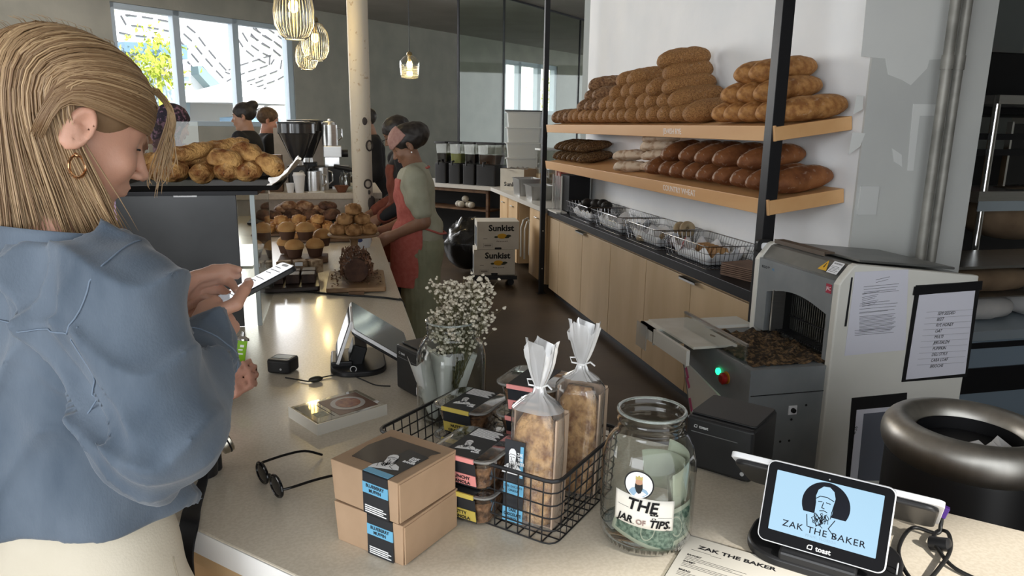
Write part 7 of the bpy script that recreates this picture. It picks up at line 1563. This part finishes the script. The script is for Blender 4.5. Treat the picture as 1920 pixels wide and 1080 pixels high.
for i in range(620):
    t = rnh.random(); kk = .003*rnh.random(); al = R(-6+44*t); a0 = Vector((-.14, math.cos(al), math.sin(al))).normalized(); b = Vector((.985, -.20-.15*rnh.random(), -.13+.56*t+rnh.uniform(-.04, .04))).normalized(); ang = a0.angle(b); pts = []
    for j in range(12):
        q = j/11; v = (a0*math.sin((1-q)*ang)+b*math.sin(q*ang))/math.sin(ang); v = (v+Vector((.02, 0, .07))*math.sin(q*math.pi)).normalized(); pts.append(sphere_pt(v, .0005+kk))
    p0 = pts[-1]; 
    for j in range(1, 4): pts.append(p0+Vector((-.004*j, -.010*j, -.006*j*j)))
    for _ in range(4): pts = [pts[0]]+[(pts[j-1]+pts[j]*2+pts[j+1])/4 for j in range(1, len(pts)-1)]+[pts[-1]]
    strand(pts, rnh.uniform(.0012, .0024), min(1, max(0, rnh.gauss(.25, .2))))
# wispy fringe beyond the forehead and single flyaways
for i in range(46):
    a = hpt(HC, HP, HY, (-.03+rnh.uniform(-.02, .02), .070+rnh.uniform(-.01, .01), .105)); e = hpt(HC, HP, HY, (-.045+rnh.uniform(-.015, .02), .128+rnh.uniform(-.012, .014), .018+rnh.uniform(-.04, .02)))
    m1 = hpt(HC, HP, HY, (-.04, .108+rnh.uniform(0, .012), .085)); c = catmull([a, m1, e, e+Vector((rnh.uniform(-.01, .004), rnh.uniform(-.012, .004), -.022))], 5); strand(c, .0010, min(1, rnh.uniform(.5, 1)))
for i in range(60):
    al = R(rnh.uniform(20, 150)); a = sphere_pt(Vector((rnh.uniform(-.3, .3), math.cos(al), math.sin(al))).normalized(), .004); d_ = (a-Vector(HC)).normalized()
    strand([a, a+d_*.006+Vector((.004, -.006, 0)), a+d_*.010+Vector((.008, -.018, -.002))], .0004, .8, 3)
me = bpy.data.meshes.new('hair_strands'); me.from_pydata([tuple(v) for v in HV], [], HF); me.materials.append(m_hair); me.polygons.foreach_set('use_smooth', [True]*len(me.polygons)); at = me.attributes.new('tone', 'FLOAT', 'POINT'); at.data.foreach_set('value', tones)
hs = bpy.data.objects.new('hair_strands', me); COL.objects.link(hs); hs.parent = hv; hs['kind'] = 'stuff'
# phone
pc = (PH[0]+PH[1]+PH[2]+PH[3])/4; ax_ = ((PH[3]-PH[0])+(PH[2]-PH[1])).normalized(); ay_ = ((PH[1]-PH[0])+(PH[2]-PH[3])).normalized(); az_ = ax_.cross(ay_).normalized(); ay_ = az_.cross(ax_)
pm = Matrix.Identity(4); pm.col[0][:3] = ax_; pm.col[1][:3] = ay_; pm.col[2][:3] = az_; pm.translation = pc
bpy.context.view_layer.update(); pw = wr.matrix_world @ pm
ph = thing('smartphone', 'black smartphone with a grey white screen held in the blonde person\'s hands', 'phone'); ph.matrix_world = pw
obj('phone_case', MB().prism(rrect(.074, .158, .010, 5), -.005, .004), m_blackp, ph, bevel=.0015); obj('phone_display', MB().prism(rrect(.068, .152, .008, 5), .004, .0044), mat('phone_lit', (.05, .05, .06), .2, emit=(.42, .47, .52), estr=.33), ph, smooth=0); obj('phone_notch', MB().prism(rrect(.030, .006, .003, 4), .0044, .0046, M=T((0, .071, 0))), m_black, ph, smooth=0)
m = MB(); rn = random.Random(8)
for k in range(13):
    y = .060-k*.0095
    if k % 4 != 3: m.box((-.028, y, .0044), (-.028+rn.uniform(.025, .054), y+.0018, .0046))
obj('phone_text', m, mat('phone_grey', (.2, .21, .23), .5), ph, smooth=0)
# ---------------------------------------------------------------- other people
def figure(label, loc, rz, H=1.66, skinm=None, top=None, bottom=None, shoes=None, head=(0, 0), arms=None, hands=True, sleeve=.95, res=.011, skirt=False, apron=None, hair='short', hairm=None, extra=None, wide=1.0, lean=0.0, cuff=None, handdir=None):
    s = H/1.66; f = thing('person', label, 'person', loc, rz); ly = lean
    hc = (0, .012+ly, 1.520*s); hp, hy = head
    A = arms or {'R': ((.17, ly*.8, 1.36), (.21, -.02+ly*.6, 1.10), (.17, .16+ly, .98)), 'L': ((-.17, ly*.8, 1.36), (-.21, -.02+ly*.6, 1.10), (-.17, .16+ly, .98))}
    A = {k: [tuple(Vector(q)*s) for q in v] for k, v in A.items()}
    def fh(X, Y, Z):
        P = (X, Y, Z); d = sd_head(head_frame(P, hc, hp, hy)); d = smin(d, sd_cap(P, (0, -.012+ly, 1.47*s), (0, -.035+ly*.8, 1.36*s), .050, .058), .03); return smin(d, sd_cap(P, (-.07, -.03+ly*.8, 1.345*s), (.07, -.03+ly*.8, 1.345*s), .045, .045), .03)
    parts = [nets(fh, (-.15, -.14+ly, 1.30*s), (.15, .16+ly, 1.68*s), res*.55)]
    for k, (a, b, c) in A.items():
        dv = (Vector(c)-Vector(b)).normalized(); hd = Vector(handdir[k]) if handdir and k in handdir else dv
        nrm = Vector((-1 if k == 'R' else 1, 0, -.3)); ac = Vector((0, .2, .9))
        w = Vector(c); thb = [w+hd*.06+ac*.022+nrm*.022, w+hd*.085+ac*.015+nrm*.03]
        def fa(X, Y, Z, a=a, b=b, c=c, hd=hd, nrm=nrm, ac=ac, thb=thb):
            P = (X, Y, Z); d = smin(sd_cap(P, a, b, .048, .040), sd_cap(P, b, c, .040, .026), .02); return smin(d, sd_hand(P, c, hd, ac, nrm, curl=(.5, .6, .45), thumb=thb, L=.078), .02)
        lo = np.min([a, b, c, tuple(w+hd*.2)], axis=0)-.09; hi = np.max([a, b, c, tuple(w+hd*.2)], axis=0)+.09; parts.append(nets(fa, lo, hi, res*.55))
    def fc(X, Y, Z):
        P = (X, Y, Z); d = sd_cap(P, (0, -.02+ly*.7, 1.26*s), (0, -.01, .95*s), .085, .095)
        for q in (-1, 1): d = smin(d, sd_cap(P, (q*.08, -.01, .88*s), (q*.10, 0, .5*s), .065, .05), .04); d = smin(d, sd_cap(P, (q*.10, 0, .5*s), (q*.10, -.02, .08), .053, .038), .02); d = smin(d, sd_ell(P, (q*.10, .05, .04), (.04, .12, .036)), .02)
        return d
    parts.append(nets(fc, (-.25, -.2+min(0, ly), .004), (.25, .2+max(0, ly), 1.38*s), .02)); bo_ = netobj('body', merge(*parts), skinm, f)
    for q in (1, -1):
        if hp > -9:
            ec = hpt(hc, hp, hy, (q*.031, .0600, .012)); obj('eye', MB().ell((0, 0, 0), .0106, .0106, .0106, 10, 8), mat('eye_dark', (.05, .03, .02), .2), bo_, loc=ec)
            bw = [hpt(hc, hp, hy, (q*.014+q*.036*t, .0800-.022*t**2, .033+.004*math.sin(t*2.6))) for t in (0, .3, .6, 1)]; obj('eyebrow', MB().tube(bw, .0024, 5, flat=.6), mat('brow_dark', (.03, .02, .015), .8), bo_, smooth=180)
    l2 = obj('lips', MB().ell((0, .0825, -.0465), .019, .0068, .0042, 12, 6).ell((0, .0810, -.0560), .016, .0070, .0052, 12, 6), mat('lip_brown', (.28, .10, .08), .5), bo_, smooth=180); l2.matrix_local = Matrix.Translation(hc) @ Matrix.Rotation(hy, 4, 'Z') @ Matrix.Rotation(hp, 4, 'X')
    def ft(X, Y, Z):
        P = (X, Y, Z); d = sd_ell(P, (0, -.02+ly*.7, 1.24*s), (.165*wide, .12, .20*s)); d = smin(d, sd_cap(P, (-.115*wide, -.02+ly*.8, 1.345*s), (.115*wide, -.02+ly*.8, 1.345*s), .060, .060), .05); d = smin(d, sd_ell(P, (0, -.015, 1.0*s), (.165*wide, .135, .16*s)), .07)
        for k, (a, b, c) in A.items():
            L1 = (Vector(b)-Vector(a)).length; L2 = (Vector(c)-Vector(b)).length; tot = sleeve*(L1+L2)
            if tot <= L1: e2 = Vector(a).lerp(Vector(b), tot/L1); d = smin(d, sd_cap(P, a, e2, .068, .062), .03)
            else: e3 = Vector(b).lerp(Vector(c), (tot-L1)/L2); d = smin(d, smin(sd_cap(P, a, b, .065, .055), sd_cap(P, b, e3, .055, .040), .02), .03)
        d = d+wig(P, 24, .006, .4)+.003*np.sin(Z*50+X*20+Y*15)
        d = smax(d, -sd_ell(P, (0, -.005+ly, 1.425*s), (.070, .065, .040)), .006); return smax(d, .90*s-Z, .004)
    lo = np.min([p for v in A.values() for p in v], axis=0)-.1; hi = np.max([p for v in A.values() for p in v], axis=0)+.1
    tp = netobj('top', nets(ft, (min(lo[0], -.27), min(lo[1], -.2), .86*s), (max(hi[0], .27), max(hi[1], .2), 1.46*s), res), top, f)
    def fb(X, Y, Z):
        P = (X, Y, Z); d = sd_ell(P, (0, -.015, .92*s), (.160*wide, .130, .15*s))
        if skirt:
            for q in (-1, 1): d = smin(d, sd_cap(P, (q*.06, -.01, .85*s), (q*.08, 0, .25*s), .112, .125), .08)
            d = d+.004*np.sin(np.arctan2(Y, X)*46); return smax(smax(d, .22*s-Z, .004), Z-1.0*s, .004)
        for q in (-1, 1): d = smin(d, sd_cap(P, (q*.085, -.01, .84*s), (q*.10, 0, .12), .095, .065), .03)
        return smax(smax(d+wig(P, 22, .004, .2), .09-Z, .004), Z-1.0*s, .004)
    netobj('skirt' if skirt else 'trousers', nets(fb, (-.26, -.22, .06), (.26, .22, 1.03*s), .012), bottom, f)
    for q in (-1, 1): obj('shoe', MB().ell((q*.10, .05, .045), .048, .135, .044, 14, 8), m_black, f, smooth=180)
    if apron:
        def fp_(X, Y, Z):
            P = (X, Y, Z); d = np.minimum(ft(X, Y, Z), sd_cap(P, (0, .0, .95*s), (0, .01, .60*s), .165, .165))-.010; d2 = np.maximum(d, -(d+.016)); d2 = np.maximum(d2, -(Y-(-.015))); d2 = np.maximum(d2, np.abs(X)-(.15+.05*np.clip((1.15*s-Z)*8, -1, 1))); d2 = np.maximum(d2, .66*s-Z); return np.maximum(d2, Z-1.33*s)
        ap = netobj('apron', nets(fp_, (-.24, -.05, .48*s), (.24, .28, 1.40*s), .008), apron, f)
        ring = [(.085*math.sin(a), -.03+ly*.6-.068*math.cos(a), (1.385+.015*math.cos(a))*s) for a in [R(-115+k*23) for k in range(11)]]; obj('apron_strap', MB().tube(ring, .008, 6), apron, ap, smooth=180)
        obj('apron_tie', MB().tube([(-.19, .0, 1.05*s), (-.15, -.12, 1.0*s), (0, -.165, .98*s), (.15, -.12, 1.0*s), (.19, 0, 1.05*s)], .007, 6), apron, ap, smooth=180)
    def hf(X, Y, Z):
        P = (X, Y, Z); Q = head_frame(P, hc, hp, hy); d = sd_ell(Q, (0, -.018, .047), (.083, .101, .086)); d = smax(d, -sd_ell(Q, (0, .112, -.030), (.13, .078, .088)), .01)
        d = smax(d, -sd_ell([np.abs(Q[0]), Q[1], Q[2]], (.095, .004, -.035), (.035, .034, .055)), .008)
        if hair == 'bun': d = smin(d, sd_ell(Q, (0, -.10, .10), (.045, .045, .042)), .015)
        if hair == 'wrap': d = smin(d, sd_ell(Q, (0, -.085, .035), (.085, .085, .075)), .03)
        if hair == 'long': d = smin(d, sd_ell(Q, (0, -.085, -.05), (.085, .05, .12)), .03)
        if hair == 'hood': d = smin(smin(d, sd_ell(Q, (0, -.04, -.03), (.10, .09, .13)), .03), sd_ell(Q, (0, -.01, -.12), (.10, .09, .06)), .03); 
        if hair == 'hood': d = smax(d, -sd_ell(Q, (0, .10, -.015), (.056, .06, .078)), .01)
        return d+wig(Q, 90, .0035, .5)
    hv_ = netobj('hair' if hair != 'hood' else 'headscarf', nets(hf, (hc[0]-.24, hc[1]-.24, hc[2]-.22), (hc[0]+.24, hc[1]+.2, hc[2]+.24), res*.6), hairm, f)
    f_dat = dict(f=f, hc=hc, hp=hp, hy=hy, A=A, s=s, body=bo_, hair=hv_, ft=ft); return f_dat
m_dkhair = mat('near_black_hair', (.012, .009, .008), .5, col2=(.03, .024, .02), scale=40); m_brhair = mat('brown_hair', (.07, .04, .022), .5, col2=(.13, .08, .045), scale=40)
m_blk_cl = mat('black_cloth', (.012, .012, .014), .9, bump=.1, bscale=60); m_jean = mat('dark_denim', (.03, .035, .05), .9); m_sage = mat('sage_cotton', (.30, .30, .22), .85, col2=(.36, .355, .27), scale=12, bump=.15, bscale=90); m_sage2 = mat('sage_rib', (.20, .205, .13), .9, col2=(.25, .255, .17), scale=10)
m_coral = mat('coral_linen', (.40, .095, .075), .85, col2=(.47, .13, .105), scale=40, bump=.2, bscale=200); m_rust = mat('rust_linen', (.14, .035, .02), .85, col2=(.18, .05, .03), scale=30)
q = onp(802, 400, (0, 4.42, 0), (0, 1, 0))
D = figure('person in a coral apron and sage green clothes working behind the counter', (.475, 4.42, 0), R(86), 1.605, m_skin2, m_sage, m_sage2, head=(R(-30), R(4)), lean=.055, skirt=True, apron=m_coral, hair='wrap', hairm=m_dkhair, sleeve=.40, wide=.95,
    arms={'L': ((-.165, .03, 1.345), (-.19, -.02, 1.08), (-.12, .17, .985)), 'R': ((.165, .03, 1.345), (.19, .0, 1.08), (.10, .22, .99))})
def hb(X, Y, Z):
    P = (X, Y, Z); Q = head_frame(P, D['hc'], D['hp'], D['hy']); d = sd_ell(Q, (0, -.016, .048), (.088, .105, .090)); sh_ = np.maximum(d, -(d+.010)); sh_ = np.maximum(sh_, -(Q[1]+.02+(.09-Q[2])*.25)); sh_ = np.maximum(sh_, -(Q[2]-.055+(Q[1])*.35)); return np.maximum(sh_, -(Q[2]-.015))
netobj('headband', nets(hb, (-.12, D['hc'][1]-.16, D['hc'][2]-.1), (.12, D['hc'][1]+.16, D['hc'][2]+.18), .006), mat('dusty_pink', (.34, .18, .15), .85, col2=(.40, .23, .19), scale=60), D['hair'])
obj('ear_stud', MB().ell((0, 0, 0), .005, .005, .005, 8, 6), m_lwht, D['body'], loc=hpt(D['hc'], D['hp'], D['hy'], (-.083, -.004, -.034)))
D2 = figure('person in black with dark hair and a rust apron behind the coral aproned one', (.47, 5.12, 0), R(95), 1.665, m_skin2, m_blk_cl, m_blk_cl, head=(R(-28), R(-8)), lean=.05, apron=m_rust, hair='short', hairm=m_dkhair, res=.014)
gl2 = MB()
for q in (-1, 1): gl2.torus((q*.03, .108, .010), .019, .0022, 18, 6, M=T((0, 0, 0))) if 0 else gl2.tube([(q*.031+.018*math.cos(a), .106, .012+.015*math.sin(a)) for a in [2*math.pi*k/14 for k in range(14)]], .0018, 5, closed=True)
gl2.tube([(-.013, .107, .014), (.013, .107, .014)], .0018, 5); gl2.tube([(-.049, .104, .014), (-.078, .0, .012)], .0016, 5); gl2.tube([(.049, .104, .014), (.078, 0, .012)], .0016, 5)
o = obj('eyeglasses', gl2, m_black, D2['f'], smooth=180); o.matrix_local = Matrix.Translation(D2['hc']) @ Matrix.Rotation(D2['hy'], 4, 'Z') @ Matrix.Rotation(D2['hp'], 4, 'X')
figure('person in dark clothes mostly hidden behind the column', (.33, 6.95, 0), R(100), 1.76, m_skin3, m_blk_cl, m_blk_cl, head=(R(-25), 0), hair='short', hairm=m_dkhair, res=.018, lean=.04)
figure('person in black with a dark bun looking left by the far window', (-.77, 6.85, 0), R(80), 1.79, m_skin3, m_blk_cl, m_blk_cl, head=(R(-6), R(8)), hair='bun', hairm=m_dkhair, res=.014)
figure('person with brown tied hair looking right by the far window', (-.62, 7.35, 0), R(-80), 1.76, m_skin4, m_blk_cl, m_blk_cl, head=(R(-6), R(-6)), hair='short', hairm=m_brhair, res=.014)
m_lil = mat('lilac_fleece', (.40, .22, .42), .95, col2=(.50, .32, .52), scale=30, bump=.6, bscale=60, sheen=.5)
D3 = figure('person in a lilac fleece and leopard scarf standing beyond the display case', (-1.0, 4.0, 0), R(-70), 1.68, m_skin3, m_lil, m_jean, head=(R(-14), 0), hair='long', hairm=m_dkhair, wide=1.35, res=.014)
m_leo = mat('leopard_print', (.50, .40, .32), .9, col2=(.03, .02, .02), scale=34, thr=(.52, .56), detail=1)
obj('leopard_scarf', MB().torus((0, 0, 0), .085, .045, 24, 12, M=T((0, .01, 1.385), (R(12), 0, 0))).tube([(.05, .07, 1.36), (.06, .14, 1.22), (.05, .15, 1.04)], [.04, .055, .05], 12), m_leo, D3['f'], smooth=180)
figure('person wearing a dark patterned headscarf behind the golden loaves', (-1.00, 5.02, 0), R(-60), 1.72, m_skin3, mat('plum_coat', (.12, .06, .10), .9), m_jean, head=(R(-20), 0), hair='hood', hairm=mat('scarf_pattern', (.025, .018, .03), .9, col2=(.22, .12, .18), scale=40, thr=(.5, .6)), res=.016)
# customer off to the left whose hands reach onto the counter
PL = Vector((-1.02, 2.02, 0)); hR_w = onz(424, 746, CZ+.035); 
inv = (Matrix.Translation(PL) @ Matrix.Rotation(R(-80), 4, 'Z')).inverted(); wRl = inv @ Vector((hR_w.x-.055, hR_w.y-.01, CZ+.045)); hL_w = onz(345, 640, CZ+.06); wLl = inv @ Vector((hL_w.x-.03, hL_w.y+.0, CZ+.085))
D4 = figure('person in a grey jacket at the left whose hands rest on the counter', PL, R(-80), 1.66, m_skin4, mat('grey_jersey', (.20, .20, .21), .9), m_jean, head=(R(-25), 0), hair='short', hairm=m_brhair, lean=.12, res=.012,
   arms={'R': ((.17, .10, 1.33), tuple(Vector((.23, .34, 1.06))), tuple(wRl)), 'L': ((-.17, .10, 1.33), (-.24, .30, 1.08), tuple(wLl))}, handdir={'R': (0.05, .9, .35), 'L': (.1, .9, -.25)}, sleeve=.86)
for k, c_ in (('L', m_lwht), ('R', m_lwht)):
    a, b, c = [Vector(q) for q in D4['A'][k]]; dv = (c-b).normalized(); obj('shirt_cuff', MB().tube([b.lerp(c, .80), b.lerp(c, .93)], [.046, .043], 18), c_, D4['f']); obj('black_band', MB().tube([b.lerp(c, .93), b.lerp(c, .955)], [.044, .044], 18), m_black, D4['f'])
lc = onz(450, 664, CZ+.10); lt = thing('lime_card_holder', 'lime green plastic card holder with a silver ring held upright on the counter', 'card holder', (lc.x, lc.y, lc.z), R(14), rot=(R(-6), R(12), R(14)))
obj('lime_sleeve', MB().prism(rrect(.026, .078, .004, 3), -.004, .004, M=T((0, 0, 0), (R(90), 0, 0))), mat('lime_plastic', (.20, .42, .01), .35, emit=None), lt, bevel=.001); obj('printed_marks', MB().box((-.006, -.0046, -.0), (.006, -.0040, .003)).box((-.006, -.0046, .01), (.004, -.0040, .013)).box((-.003, -.0046, .018), (.006, -.0040, .024)), m_lwht, lt, smooth=0)
obj('silver_cap', MB().lathe([(.018, .036), (.017, .040), (.006, .046), (.004, .056), (0, .057)], 20), m_chrome, lt)
